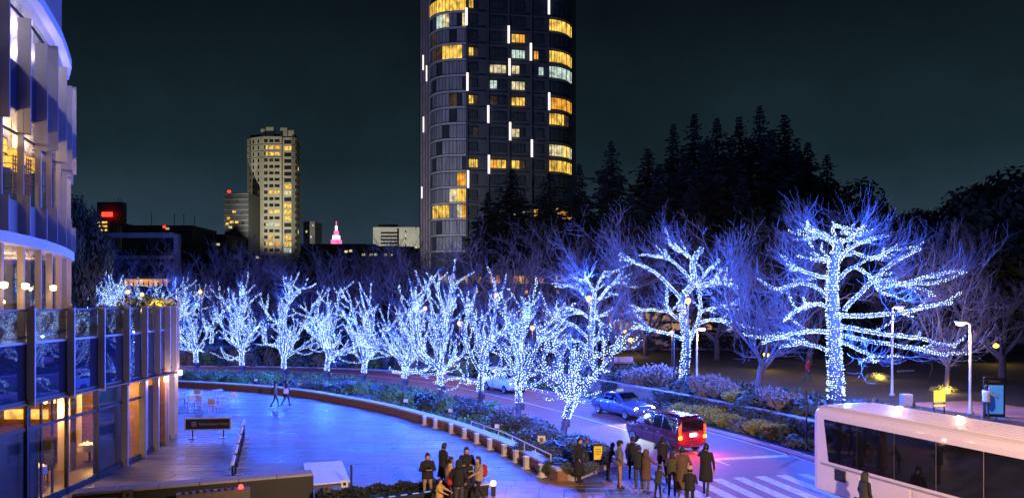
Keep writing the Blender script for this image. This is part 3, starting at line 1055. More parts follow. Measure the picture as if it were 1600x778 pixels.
# ------------------------------------------------------------------ far buildings
M_twall = mat('tower_cladding_dark', (0.075, 0.085, 0.095), 0.6, var=.2, scale=.4)
M_tband = mat('tower_slab_edge', (0.50, 0.50, 0.53), 0.6, var=.15, scale=.6)
M_tglass = mat('tower_glass_dark', (0.045, 0.055, 0.065), 0.12, var=.3, scale=.6, spec=.9)
M_tcurt = mat('tower_glass_curtained', (0.33, 0.33, 0.37), 0.3, var=.35, scale=.9, stretch=(3, 3, .3))
M_pier = mat('tower_pier_pale', (0.36, 0.31, 0.32), 0.7, var=.2, scale=.5)
W_Y = emit('window_yellow', (1.0, 0.60, 0.10), 1.0, vary=.75, vscale=1.1, stretch=(1, 1, .6))
W_O = emit('window_orange', (1.0, 0.42, 0.05), 0.85, vary=.6, vscale=.9)
W_P = emit('window_pale', (1.0, 0.85, 0.48), 0.7, vary=.7, vscale=1.1)
W_C = emit('window_cool', (0.72, 0.92, 0.80), 0.7, vary=.6, vscale=1.1)
W_D = emit('window_dim', (1.0, 0.62, 0.38), 0.05, vary=.6, vscale=.9)
W_L = emit('light_strip_white', (1.0, 0.88, 0.86), 1.5)
W_R = emit('red_light', (1.0, 0.02, 0.01), 6.0)
WM = {'y': W_Y, 'o': W_O, 'p': W_P, 'c': W_C, 'd': W_D}

tower = thing('apartment_tower', 'tall dark apartment tower with rounded glass corners and scattered yellow windows', 'building', (pd(775, 170), 170, UPZ))
ZK = lambda k: CH + (470 - (42 + 24.27 * k)) * 159.5 / F       # window-row centre height
PLAN = [(655, 170), (662, 165), (672, 160.2)]
LB = [(672, 160.2), (676, 158.6), (682, 157.3), (691, 156.3), (702, 155.8), (714, 155.5), (722, 155.4), (730, 155.4)]
RB = [(857, 158.4), (866, 158.7), (874, 159.2), (881, 160.0), (888, 161.3), (893, 163.2)]
W2 = lambda p: (pd(p[0], p[1]), p[1])
lbw, rbw = [W2(p) for p in LB], [W2(p) for p in RB]
outline = [W2((655, 170)), W2((662, 165))] + lbw + rbw + [W2((900, 190)), W2((655, 195))]
mb = MB()
inner = [(x, y + .35) for x, y in outline]
mb.prism(inner, UPZ - .5, 86)
mb.build('wall', M_twall, tower)
def pane_box(a, b, z0, z1, depth, proud, mb, t0=0.0, t1=1.0, mi=0):
    """thin upright panel between plan points a and b, standing proud of the face"""
    a, b = np.array(a), np.array(b)
    t = unit(b - a)
    nn = np.array([t[1], -t[0]])
    L = np.linalg.norm(b - a)
    c = a + (b - a) * (t0 + t1) / 2 + nn * (proud - depth / 2)
    mb.box((c[0], c[1], (z0 + z1) / 2), (L * (t1 - t0), depth, z1 - z0), math.atan2(t[1], t[0]), mi)
litL = {-1: 'yyyyyyy', 0: '..cp..p', 1: '.d.....', 2: '.ddyyy.', 5: '....d..', 10: '.....oo', 11: '....pyy', 12: '.yyy.po', 8: '', 13: '', 14: ''}
litR = {0: 'yyyyy', 2: 'yyyyy', 3: 'ccccc', 5: 'ooooo', 6: 'yyyd.', 8: 'pppyp', 9: 'yyyyy', 12: 'pyooy'}
for k in range(-1, 15):
    zc = ZK(k)
    b = MB()
    for i in range(len(lbw) - 1):
        pane_box(lbw[i], lbw[i + 1], zc - 1.68 - .2, zc - 1.68 + .16, .5, .30, b)
    b.build('slab_edge', M_tband, tower)
    for i in range(7):
        c = litL.get(k, '')
        ch = c[i] if i < len(c) else '.'
        b = MB(); pane_box(lbw[i], lbw[i + 1], zc - 1.40, zc + 1.30, .12, .05, b, .04, .96)
        b.build('pane', WM.get(ch, M_tcurt if (k + i) % 5 else M_tglass), tower)
    b = MB()
    for i in range(len(rbw) - 1):
        pane_box(rbw[i], rbw[i + 1], zc - 1.68 - .16, zc - 1.68 + .12, .5, .22, b)
    b.build('slab_edge', M_twall, tower)
    for i in range(5):
        c = litR.get(k, '')
        ch = c[i] if i < len(c) else '.'
        b = MB(); pane_box(rbw[i], rbw[i + 1], zc - 1.15, zc + 1.15, .12, .05, b, .05, .95)
        b.build('pane', WM.get(ch, M_tglass), tower)
# straight front between the rounded corners: four window bays
fa, fb = lbw[-1], rbw[0]
FX = lambda px: (px - 730) / 127.0
cols = {'A': (732.5, 739.5, 746), 'B': (765, 776, 790), 'C': (799, 811, 819.5), 'D': (834, 841, 849)}
litF = {('A', -1): 'y.', ('A', 2): 'yd', ('A', 5): 'yd', ('A', 9): 'yy', ('C', 1): 'yo', ('C', 2): 'cc', ('D', 2): 'o.', ('B', 3): 'pp', ('C', 3): 'p.', ('D', 3): '.c',
        ('B', 4): 'c.', ('C', 4): 'pp', ('C', 5): 'yy', ('B', 5): 'd.', ('C', 7): 'p.', ('B', 9): 'oy', ('C', 9): 'yd', ('C', 12): 'pp', ('D', 12): 'o.', ('B', 12): '.d', ('A', 7): '.d'}
tl = math.dist(fa, fb)
for k in range(-1, 15):
    frac = 0
    for cn, (x0, x1, x2) in cols.items():
        zc = ZK(k)
        c = litF.get((cn, k), '..')
        for j, (u, v) in enumerate(((x0, x1), (x1, x2))):
            b = MB(); pane_box(fa, fb, zc - .82, zc + .82, .12, .05, b, FX(u) + .003, FX(v) - .003)
            b.build('pane', WM.get(c[j], M_tglass), tower)
    b = MB(); pane_box(fa, fb, ZK(k) - 1.85, ZK(k) - 1.62, .4, .10, b)
    b.build('slab_edge', M_twall, tower)
for px in (729.2, 761.5, 794, 829, 856.5):
    b = MB(); pane_box(fa, fb, 8, 85, .6, .38, b, FX(px) - .011, FX(px) + .011)
    b.build('pier', M_twall, tower)
for (px, y0, y1) in ((728.6, 14, 41), (793.7, 42, 69), (828.5, 69, 96), (795, 93, 119), (730, 115, 143), (857, -3, 24), (762, 166, 193), (796, 192, 220), (830, 219, 246), (763, 243, 272), (857.5, 146, 173), (731, 267, 294)):
    d = 155.4 + FX(px) * 3.0
    b = MB(); pane_box(fa, fb, zd(y1, d), zd(y0, d), .2, .52, b, FX(px) - .0125, FX(px) + .0125)
    b.build('light_strip', W_L, tower)
sa, sb = outline[1], lbw[0]
for t_, w_, m_ in ((.1, .05, M_pier), (.55, .04, M_pier), (.93, .10, M_pier)):
    b = MB(); pane_box(sa, sb, 8, 85, .5, .35, b, t_ - w_, t_ + w_)
    b.build('pier', m_, tower)
b = MB(); pane_box(outline[0], outline[1], 8, 85, .5, .3, b, .5, .6)
b.build('pier', M_pier, tower)
for (px, y0, y1) in ((663.5, 87, 110), (669, 103, 127), (664, 183, 207), (661.5, 292, 310)):
    t_ = (px - 662) / 10.0
    d = 165 - 5 * t_
    b = MB(); pane_box(sa, sb, zd(y1, d), zd(y0, d), .2, .45, b, t_ - .03, t_ + .03)
    b.build('light_strip', W_L, tower)

bars = MB()
for k in range(-1, 15):
    zc = ZK(k)
    for i in range(7):
        for u in (.02, .5):
            pane_box(lbw[i], lbw[i + 1], zc - 1.5, zc + 1.4, .1, .12, bars, u - .025, u + .025)
    for i in range(5):
        pane_box(rbw[i], rbw[i + 1], zc - 1.2, zc + 1.2, .1, .12, bars, .46, .54)
    for cn, (x0, x1, x2) in cols.items():
        for u in ((x0 * .5 + x1 * .5), x1, (x1 * .5 + x2 * .5)):
            pane_box(fa, fb, zc - 1.0, zc + 1.0, .1, .12, bars, FX(u) - .003, FX(u) + .003)
        pane_box(fa, fb, zc - 1.45, zc - 1.35, .1, .5, bars, FX(x0), FX(x2))
stuff(bars.build('glazing_bars', M_twall, tower))

# beige tower
M_beige = mat('beige_tile_cladding', (0.50, 0.47, 0.37), 0.8, var=.12, scale=.3)
M_beige2 = mat('beige_rib', (0.55, 0.51, 0.40), 0.8, var=.12, scale=.3)
M_win = mat('window_dark', (0.02, 0.022, 0.026), 0.25, var=.2, scale=.5)
M_groove = mat('cladding_groove', (0.15, 0.14, 0.12), 0.8, var=.1)
bt = thing('beige_tower', 'pale beige residential tower with notched crown and small windows', 'building', (pd(428, 362), 362, UPZ))
D2 = 356.0
bp = [(386, 372), (386, 362), (393, 358), (412, 355), (440, 355), (441, 357.5), (455, 357.5), (456, 356), (463, 359), (470, 365), (470, 380)]
bpw = [W2(p) for p in bp]
zt = zd(214, D2)
mb = MB(); mb.prism(bpw + [W2((386, 382))], UPZ, zt)
mb.build('wall', M_beige, bt)
def bt_seg(px):
    for i in range(1, len(bp) - 2):
        if bp[i][0] <= px <= bp[i + 1][0] and bp[i + 1][0] - bp[i][0] > 1.5:
            return i, (px - bp[i][0]) / (bp[i + 1][0] - bp[i][0])
    return 2, .5
lit2 = {(424, 1): 'y', (433, 1): 'o', (450, 1): 'y', (416, 1): 'y', (395, 1): 'o', (416, 2): 'y', (424, 2): 'y', (433, 2): 'y', (438, 2): 'o', (424, 3): 'd', (450, 7): 'y', (424, 8): 'y', (433, 8): 'y', (450, 8): 'p',
        (450, 10): 'y', (424, 11): 'y', (433, 11): 'y', (450, 11): 'y', (450, 12): 'y', (416, 13): 'p', (424, 13): 'c', (433, 13): 'p', (424, 15): 'o', (450, 15): 'y', (416, 16): 'o', (424, 16): 'y', (433, 16): 'o', (450, 16): 'y', (450, 17): 'c', (466, 4): 'y', (466, 14): 'c', (404, 8): 'd'}
for k in range(18):
    yk = 221 + 10 * k
    for (px, w, h) in ((391, .9, 1.7), (396, .9, 1.7), (404, .9, 1.7), (414, .8, 1.7), (416.8, .8, 1.7), (424, 2.0, 1.5), (433, 2.4, 1.4), (450, 3.6, 1.9), (462, .7, 1.7), (466, .7, 1.7)):
        i, t = bt_seg(px)
        a, b_ = bpw[i], bpw[i + 1]
        L = math.dist(a, b_)
        z = zd(yk, D2)
        key = (416 if px == 416.8 else px, k)
        m = WM.get(lit2.get(key, '.'), M_win)
        b = MB(); pane_box(a, b_, z - h / 2, z + h / 2, .3, .08, b, max(0, t - w / 2 / L), min(1, t + w / 2 / L))
        b.build('window', m, bt)
for yk in (226, 236, 246):
    b = MB()
    for i in (1, 2, 3, 6, 7, 8):
        pane_box(bpw[i], bpw[i + 1], zd(yk, D2) - .18, zd(yk, D2) + .18, .3, .05, b)
    b.build('groove', M_groove, bt)
for (x0, x1, top) in ((407, 413.5, 200), (415, 427, 197), (437.5, 448.5, 198), (450, 459, 202)):
    b = MB(); b.box((pd((x0 + x1) / 2, 358), 359.5, (zt + zd(top, D2)) / 2), (pd(x1, 358) - pd(x0, 358), 2.2, zd(top, D2) - zt))
    b.build('crown_pier', M_beige2, bt)
b = MB(); b.prism([W2((390, 372)), W2((391, 364)), W2((410, 361)), W2((462, 362)), W2((466, 372))], zt, zd(206, D2))
b.build('plant_room', M_win, bt)

def block(name, label, px0, px1, ytop, ybot, d, m, depth=14):
    t = thing(name, label, 'building', (pd((px0 + px1) / 2, d), d, UPZ))
    b = MB(); b.box((pd((px0 + px1) / 2, d), d + depth / 2, (zd(ytop, d) + UPZ) / 2), (pd(px1, d) - pd(px0, d), depth, zd(ytop, d) - UPZ))
    b.build('wall', m, t)
    return t
def far_win(t, px, py, w, h, d, m, name='window'):
    b = MB(); b.box((pd(px, d), d - .1, zd(py, d)), (w / F * d, .3, h / F * d))
    return b.build(name, m, t)
M_doffb = mat('office_dark_band', (0.10, 0.105, 0.12), .7, var=.15, scale=.3)
M_doff = mat('office_dark_cladding', (0.03, 0.034, 0.042), .6, var=.2, scale=.3)
M_pband = mat('office_pale_band', (0.22, 0.23, 0.25), .7, var=.15, scale=.3)
t = block('office_block', 'dark office block with pale floor bands and red roof light', 351, 388, 301, 380, 330, M_doff)
for k in range(9):
    b = MB(); b.box((pd(369.5, 330), 329.8, zd(303 + 8.2 * k, 330)), (pd(388.5, 330) - pd(350.5, 330), .6, .45))
    b.build('floor_band', M_doffb, t)
for (px, py, w, c) in ((370, 315, 4, 'd'), (366, 331, 5, 'y'), (362, 347, 6, 'y'), (370, 347, 5, 'y'), (357, 341, 5, 'o'), (355, 350, 4, 'y'), (380, 349, 4, 'd'), (360, 355, 5, 'p'), (378, 335, 4, 'd')):
    far_win(t, px, py, w, 3.4, 330, WM[c])
b = MB(); b.tube([(pd(354, 330), 333, zd(301, 330)), (pd(354, 330), 333, zd(297, 330))], .15, 5)
b.lathe((pd(354, 330), 333, zd(298, 330)), [(.2, -.5), (.75, -.3), (.8, .3), (.2, .6)], 8)
b.build('aviation_light', W_R, t)

t = block('sign_building', 'small lit office block with red roof sign near the round building', 151, 176, 345, 400, 260, M_doff)
for k in range(4):
    far_win(t, 160, 347.5 + 6 * k, 15, 2.6, 260, W_Y if k < 3 else W_D)
b = MB(); b.box((pd(170, 260), 259, zd(335.5, 260)), (3.6, .4, 1.5)); b.build('roof_sign', W_R, t)
b = MB(); b.box((pd(170, 260), 262, zd(333, 260)), (9, 3, 8)); b.build('plant_room', M_doff, t)
M_steel = mat('galvanised_steel', (0.40, 0.40, 0.42), .5, metal=.3, var=.2)
t = thing('antenna_mast', 'pair of thin antenna masts beside the red roof sign', 'antenna', (pd(186, 262), 262, UPZ))
for px in (185, 189):
    b = MB(); b.tube([(pd(px, 262), 262, UPZ), (pd(px, 262), 262, zd(309, 262))], [.35, .12], 6); b.build('mast', M_steel, t)
t = block('narrow_block', 'narrow grey block just right of the beige tower', 474, 492, 346, 380, 380, M_pband)
for (px, py) in ((479, 362), (486, 370), (489, 352)):
    far_win(t, px, py, 2, 3, 380, W_P)
M_woff = mat('white_office_cladding', (0.62, 0.61, 0.55), .8, var=.1, scale=.2)
t = block('white_office', 'low white office block with dark strip windows', 583, 658, 355, 400, 420, M_woff, 30)
b = MB(); b.box((pd(604, 425), 432, zd(353, 420)), (11, 8, 3.4)); b.build('plant_room', M_doff, t)
for k in range(5):
    far_win(t, 608, 364 + 5.4 * k, 26, 2.6, 420, M_win)
    far_win(t, 634, 362 + 5.4 * k, 2, 2.6, 420, W_P if k in (1, 3) else M_win)
far_win(t, 622, 372, 3, 30, 420, M_win, 'stair_slot')
t = thing('lit_spire', 'distant pink lit stepped tower with spire', 'tower', (pd(525.5, 1300), 1300, UPZ))
W_PK = emit('pink_floodlight_glow', (1.0, 0.16, 0.42), 1.5, vary=.3, vscale=.1)  # floodlighting on the tiers is painted in as a glow of their own
W_PW = emit('white_floodlight_glow', (1.0, .72, .75), 1.9, vary=.3, vscale=.1)
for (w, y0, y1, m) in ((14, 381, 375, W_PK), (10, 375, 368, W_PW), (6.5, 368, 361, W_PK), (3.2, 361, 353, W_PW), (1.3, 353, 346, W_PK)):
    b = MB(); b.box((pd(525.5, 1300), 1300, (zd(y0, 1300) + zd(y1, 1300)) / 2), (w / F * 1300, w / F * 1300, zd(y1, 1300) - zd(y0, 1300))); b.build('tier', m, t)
t['_x'] = 0
# low dark roofs on the skyline with a few lit windows
for (nm, lab, a, b_, yt, d, wins) in (
    ('low_block', 'long low dark block left of the white office', 470, 585, 381, 300, ((541, 393, 'p'), (548, 392, 'p'), (520, 398, 'd'))),
    ('low_block', 'low dark block below the white office with a row of lit windows', 565, 662, 385, 280, ((568, 398, 'p'), (580, 398, 'p'), (587, 398, 'c'), (603, 398, 'p'), (611, 398, 'p'), (650, 386, 'p'), (656, 386, 'p'))),
    ('low_block', 'low dark block between portal frame and office block', 285, 352, 366, 260, ((330, 381, 'p'), (336, 383, 'c'), (341, 382, 'p'), (316, 396, 'd'))),
    ('low_block', 'low dark block above the grey portal frame with a red light', 190, 300, 352, 240, ((262, 357, 'p'), (240, 398, 'd')))):
    t = block(nm, lab, a, b_, yt, 410, d, M_doff, 20)
    for (px, py, c) in wins:
        far_win(t, px, py, 4.5, 3.2, d, WM[c])
    if nm and a == 190:
        far_win(t, 257, 354.5, 3.5, 3.5, d, W_R, 'warning_light')
        for px in (232, 268, 283, 300):
            b = MB(); b.tube([(pd(px, d), d + 2, zd(352, d)), (pd(px, d), d + 2, zd(330 + (px % 7), d))], .12, 4); b.build('antenna', M_steel, t)

# grey portal frame
M_port = mat('portal_steel_grey', (0.34, 0.31, 0.34), .7, var=.2, scale=1)
t = thing('portal_frame', 'large grey rectangular steel portal frame among the leafless trees', 'frame', (pd(222, 115), 115, UPZ))
d = 115
for px in (167, 277):
    b = MB(); b.box((pd(px, d), d, (zd(366, d) + UPZ) / 2), (.75, .9, zd(366, d) - UPZ)); b.build('post', M_port, t)
for py in (368, 402):
    b = MB(); b.box((pd(222, d), d, zd(py, d)), (pd(272.9, d) - pd(171.1, d), .86, .8 if py < 400 else .5)); b.build('beam', M_port, t)

# park restaurant far behind the kerb trees: one lit upper floor
M_rest = mat('restaurant_wall', (0.16, 0.14, 0.13), .8, var=.2, scale=.5)
d = 97
t = thing('park_restaurant', 'low building behind the trees with a row of warm lit upper windows', 'building', (pd(795, d), d, UPZ))
b = MB(); b.box((pd(795, d), d + 6, (zd(420, d) + UPZ) / 2), (pd(935, d) - pd(655, d), 12, zd(420, d) - UPZ)); b.build('wall', M_rest, t)
for (px, w, c) in ((689, 5, 'y'), (696, 6, 'p'), (704, 7, 'y'), (713, 7, 'p'), (722, 7, 'y'), (729, 4, 'y'), (740, 7, 'y'), (748, 6, 'y'), (768, 5, 'o'), (778, 6, 'o'), (806, 7, 'o'), (815, 7, 'y'), (823, 6, 'o'), (838, 5, 'o'), (846, 6, 'o'), (868, 6, 'y'), (876, 5, 'o')):
    far_win(t, px, 437, w, 11, d, WM[c])
for (px, w, c) in ((708, 6, 'd'), (742, 10, 'p'), (822, 5, 'o'), (846, 6, 'o'), (872, 5, 'y'), (1, 1, 'd')):
    if px > 100:
        far_win(t, px, 456, w, 4.5, d, WM[c])
# pavilion across the lawn
M_pav = mat('pavilion_wall', (0.52, 0.40, 0.34), .7, var=.15, scale=.6)
d = 86
t = thing('garden_pavilion', 'long low pavilion with warm lit glass front behind the forked lit tree', 'building', (pd(1060, d), d, UPZ))
b = MB(); b.box((pd(1060, d), d + 5, (zd(484, d) + UPZ) / 2), (pd(1165, d) - pd(945, d), 8, zd(484, d) - UPZ)); b.build('wall', M_pav, t)
b = MB(); b.box((pd(1060, d), d + 4, zd(482, d)), (pd(1172, d) - pd(938, d), 12, .5)); b.build('roof', M_port, t)
for k in range(13):
    px = 952 + k * 16.4
    b = MB(); b.box((pd(px + 8, d), d + .9, zd(502, d)), (pd(px + 15, d) - pd(px, d), .1, 2.0))
    b.build('pane', emit('pavilion_glow', (1.0, .55, .34), .42, vary=.45, vscale=.4) if k not in (10, 11, 12) else (W_P if k == 11 else W_D), t)
    b = MB(); b.box((pd(px, d), d + .75, zd(502, d)), (.12, .2, 2.6)); b.build('mullion', M_port, t)

# unseen floodlight masts added to brighten the far buildings
def flood(label, loc, target, power, color, spot):
    t = thing('added_floodlight_mast', label, 'floodlight', loc)
    L = Vector(loc)
    b = MB(); b.tube([loc, (L.x, L.y, L.z + 8)], [.14, .1], 6); b.build('mast', M_steel, t)
    b = MB(); b.box((L.x, L.y, L.z + 8.2), (.8, .4, .5), bev=.05); b.build('lamp_head', M_steel, t)
    lamp('flood_beam', 'SPOT', (L.x, L.y + .6, L.z + 8.4), power, color, t, radius=.4, spot=spot, target=target)
t = block('low_block', 'low dark block added under the floodlight mast by the beige tower', 392, 412, 398, 410, 296, M_doff, 14)  # block added only to carry the flood mast
far_win(t, 402, 402, 4, 3, 296, W_P)
flood('added floodlight mast brightening the beige tower, on a low roof', (pd(398, 303), 303, zd(398, 296)), (pd(436, 356), 356, 56), 105000, (1.0, .95, .76), 58)
flood('added floodlight mast brightening the left side of the beige tower, among far trees', (pd(286, 305), 305, 24), (pd(398, 358), 358, 66), 26000, (1.0, .95, .76), 44)
flood('added floodlight mast brightening the white office block, among far trees', (pd(600, 350), 350, UPZ), (pd(620, 420), 420, 32), 150000, (1.0, .97, .82), 60)
flood('added floodlight mast brightening the rounded tower corner, among far trees', (pd(610, 118), 118, UPZ), (pd(735, 156), 156, 42), 27000, (.84, .84, 1.0), 90)
# ------------------------------------------------------------------ curved building on the left
M_fin = mat('fin_metal_grey', (0.38, 0.38, 0.43), .45, metal=.15, var=.10, scale=2)
M_fin2 = mat('panel_metal_grey', (0.36, 0.35, 0.38), .42, metal=.2, var=.12, scale=2)
M_spand = mat('spandrel_glass_blue', (0.10, 0.13, 0.30), .015, metal=.75, var=.01, scale=2)
M_rail = mat('railing_dark', (0.05, 0.05, 0.055), .4, metal=.5, var=.15)
M_floor = mat('interior_floor', (0.16, 0.10, 0.07), .4, var=.3, scale=2)
M_wood = mat('interior_wood', (0.30, 0.15, 0.06), .5, var=.35, scale=3, stretch=(1, 1, 4))
M_plast = mat('interior_plaster', (0.62, 0.50, 0.40), .8, var=.1, scale=1)
M_cloth = mat('table_cloth', (0.78, 0.74, 0.66), .9, var=.08)
M_dark = mat('dark_joinery', (0.03, 0.03, 0.033), .45, var=.3)
M_frame = mat('window_frame_dark', (0.045, 0.048, 0.055), .4, metal=.4, var=.15)
M_soff = mat('white_soffit', (0.80, 0.78, 0.76), .6, var=.05)
G_win = glass('window_glass', (.92, .95, .98), .06)
G_rail = glass('balustrade_glass', (.55, .62, .72), .22)
WARM = (1.0, .62, .25)
E_lamp = emit('lantern_glow', (1.0, .50, .06), 2.6, vary=.35, vscale=8)
E_ceil = emit('ceiling_light', (1.0, .80, .50), 5.0)
E_bar = emit('bar_backlight', (1.0, .42, .06), 2.2, vary=.5, vscale=3)
E_scr = emit('small_screen', (.75, .80, 1.0), 1.8)

LP = [(-15.7, 14.5), (-15.8, 17.0), (-15.85, 19.6), (-15.9, 22.1), (-16.0, 24.3), (-16.0, 26.5), (-16.1, 28.65), (-16.2, 30.7), (-16.3, 32.4), (-16.5, 34.0), (-16.75, 35.5), (-17.1, 36.9), (-17.55, 38.2), (-18.4, 39.3), (-19.6, 40.2), (-21.2, 40.9), (-24, 41.5)]
podium = thing('glass_restaurant', 'two-level curved glass restaurant with grey fins and roof terrace on the left', 'building', (-20, 30, 0))
TERR, SPL, RAIL = 5.6, 3.75, 6.72
inn = [(x - .25, y) for x, y in LP]
mb = MB(); mb.prism([LP[0]] + [(x - .3, y - .0) for x, y in LP[1:]] + [(-40, 42), (-40, 14.5)], SPL - .05, TERR - .05)
mb.build('terrace_slab', M_fin2, podium)
mb = MB(); mb.prism([(x - .1, y) for x, y in LP] + [(-40, 42), (-40, 14.5)], PZ - .05, PZ + .12)
mb.build('floor', M_floor, podium)
for i in range(len(LP) - 1):
    a, b_ = LP[i], LP[i + 1]
    if b_[1] < 21:
        continue
    # seen from outside the path runs away from us with its face to the plaza: outward = +x side
    b = MB(); pane_box(a, b_, SPL, TERR - .03, .06, -.02, b, .0, 1.0); b.build('spandrel_panel', M_spand, podium)
    b = MB(); pane_box(a, b_, TERR + .05, RAIL - .06, .025, -.02, b, .03, .97); b.build('balustrade_pane', G_rail, podium)
    b = MB(); pane_box(a, b_, RAIL - .06, RAIL, .09, .01, b); b.build('handrail', M_rail, podium)
    b = MB(); pane_box(a, b_, TERR - .03, TERR + .05, .12, .03, b); b.build('sill', M_fin2, podium)
    b = MB(); pane_box(a, b_, SPL - .14, SPL, .2, .04, b); b.build('head_rail', M_frame, podium)
    # ground-floor glass or solid grey panels towards the far end
    if i < 8:
        b = MB(); pane_box(a, b_, PZ + .2, SPL - .14, .03, -.06, b, .02, .98); b.build('glass_pane', G_win, podium)
        b = MB(); pane_box(a, b_, 2.72, 2.82, .08, -.02, b); b.build('transom', M_frame, podium)
    else:
        b = MB(); pane_box(a, b_, PZ + .02, SPL - .14, .06, -.06, b, .0, .58); b.build('wall_panel', M_fin2, podium)
        b = MB(); pane_box(a, b_, PZ + .1, SPL - .6, .03, -.08, b, .6, .98); b.build('glass_pane', M_spand, podium)
    b = MB(); pane_box(a, b_, PZ + .02, PZ + .2, .14, .0, b); b.build('base_rail', M_frame, podium)
for i, (x, y) in enumerate(LP):
    if y < 21 or i > 14:
        continue
    a, b_ = np.array(LP[i - 1]), np.array(LP[min(i + 1, len(LP) - 1)])
    t = unit(b_ - a); nn = np.array([t[1], -t[0]])
    an = math.atan2(nn[1], nn[0])
    c = np.array([x, y]) + nn * .13
    b = MB(); b.box((c[0], c[1], (SPL - .25 + RAIL + .05) / 2), (.26, .07, RAIL + .05 - SPL + .25), an); b.build('fin', M_fin, podium)
    c = np.array([x, y]) + nn * .06
    if i >= 7:
        b = MB(); b.box((c[0], c[1], (PZ + SPL - .25) / 2), (.26, .12, SPL - .25 - PZ), an); b.build('fin', M_fin2, podium)
    else:
        b = MB(); b.box((c[0] - nn[0] * .1, c[1], (PZ + SPL - .14) / 2), (.12, .08, SPL - .14 - PZ), an); b.build('mullion', M_frame, podium)
# restaurant room
b = MB(); b.box((-24.5, 27, 1.95), (.2, 30, 3.7)); b.build('back_wall', M_wood, podium)
b = MB(); b.box((-19.8, 35.2, 1.95), (6.5, .2, 3.6)); b.build('partition', M_wood, podium)
b = MB(); b.box((-20, 28.3, 3.60), (8.2, 13.5, .06)); b.build('ceiling', M_wood, podium)
for (x, y, w, h, z, m) in ((-19.9, 33.0, 1.0, 3.3, 1.8, M_plast), (-17.9, 29.6, .5, 3.4, 1.8, M_plast)):
    b = MB(); b.box((x, y, z), (w, .4, h)); b.build('pillar', m, podium)
b = MB(); b.box((-22.0, 32.5, 1.5), (4.2, .5, 2.8)); b.build('bar_shelf', M_wood, podium)
for k in range(3):
    b = MB(); b.box((-22.9 + k * 1.1, 32.2, 2.05), (.8, .05, .42)); b.build('lit_shelf', E_bar if k else E_scr, podium)
b = MB(); b.box((-21.2, 31.2, .65), (4.5, .7, 1.1), bev=.03); b.build('bar_counter', M_dark, podium)
for (x, y) in ((-17.2, 21.9), (-17.2, 23.6)):
    b = MB(); b.box((x, y, 3.15), (.08, 1.35, .62)); b.build('lit_fascia', E_bar, podium)
def dark_panel(i, t0, t1, z0, z1):  # dark panels added behind the glass to darken these bays
    b = MB(); pane_box(LP[i], LP[i + 1], z0, z1, .05, -.22, b, t0, t1); b.build('added_dark_panel', M_dark, podium)
dark_panel(3, .0, 1.0, .25, 2.7); dark_panel(4, .0, .42, .25, 2.7); dark_panel(6, .05, 1.0, .25, 3.55); dark_panel(7, .0, .45, .25, 3.55)
for k in range(3):
    b = MB(); pane_box(LP[4], LP[5], .3, 3.6, .07, -.1, b, .12 + k * .28, .15 + k * .28); b.build('inner_mullion', M_frame, podium)
def dining_table(x, y, lab):
    t = thing('dining_table', lab, 'table', (x, y, PZ + .12), 0, 'tables inside the glass restaurant')
    b = MB(); b.lathe((0, 0, 0), [(.26, 0), (.26, .03), (.05, .06), (.05, .70)], 12); b.build('pedestal', M_dark, t, world=False)
    b = MB(); b.lathe((0, 0, 0), [(.46, .46), (.45, .6), (.44, .73), (.40, .745)], 16); b.build('table_cloth', M_cloth, t, world=False)
    b = MB()
    for k in range(5):
        an = k * 1.25
        b.lathe((.2 * math.cos(an), .2 * math.sin(an), .745), [(.025, 0), (.03, .08), (.024, .09)], 6)
    b.build('candle_glasses', emit('candle_glow', (1.0, .55, .12), 5), t, world=False)
    lamp('candle_light', 'POINT', (x, y, PZ + 1.25), 45, (1, .55, .15), t, radius=.08)
    return t
def dining_chair(x, y, rz, lab):
    t = thing('dining_chair', lab, 'chair', (x, y, PZ + .12), rz, 'chairs inside the glass restaurant')
    b = MB(); b.box((0, 0, .45), (.44, .44, .07), bev=.02); b.build('seat', M_dark, t, world=False)
    b = MB(); b.box((0, .21, .74), (.42, .05, .52), bev=.02); b.build('backrest', M_dark, t, world=False)
    for sx in (-.18, .18):
        for sy in (-.18, .18):
            b = MB(); b.tube([(sx, sy, 0), (sx * .95, sy * .95, .43)], .018, 6); b.build('leg', M_dark, t, world=False)
dining_table(-17.5, 26.9, 'candlelit round table with white cloth behind the restaurant glass')
dining_table(-17.6, 23.6, 'candlelit round table deepest left behind the restaurant glass')
dining_table(-17.9, 31.2, 'round table with white cloth behind the far restaurant pillar')
dining_chair(-17.3, 26.0, math.pi, 'dark dining chair on the near side of the candlelit table')
dining_chair(-17.6, 27.8, 0, 'dark dining chair on the far side of the candlelit table')
dining_chair(-18.5, 27.0, math.pi / 2, 'dark dining chair on the inner side of the candlelit table')
def chandelier(x, y, z, lab):
    t = thing('chandelier', lab, 'lamp', (x, y, z), 0, 'ceiling lamps in the restaurant')
    b = MB(); b.tube([(0, 0, 0), (0, 0, .55)], .015, 6); b.lathe((0, 0, 0), [(.03, -.05), (.16, 0), (.03, .06)], 10); b.build('stem', M_dark, t, world=False)
    for k in range(6):
        an = k * math.pi / 3
        b = MB(); b.lathe((.3 * math.cos(an), .3 * math.sin(an), 0), [(.02, -.05), (.075, 0), (.07, .06), (.02, .10)], 8); b.build('bulb', emit('chandelier_bulb', (1, .55, .15), 7), t, world=False)
        b = MB(); b.tube([(0, 0, 0), (.3 * math.cos(an), .3 * math.sin(an), -.03)], .012, 5); b.build('arm', M_dark, t, world=False)
    lamp('chandelier_light', 'POINT', (x, y, z - .35), 320, (1, .50, .14), t, radius=.25)
chandelier(-18.2, 29.2, 3.0, 'brass chandelier of glowing bulbs under the restaurant ceiling')
chandelier(-19.0, 25.0, 3.0, 'warm chandelier further left under the restaurant ceiling')
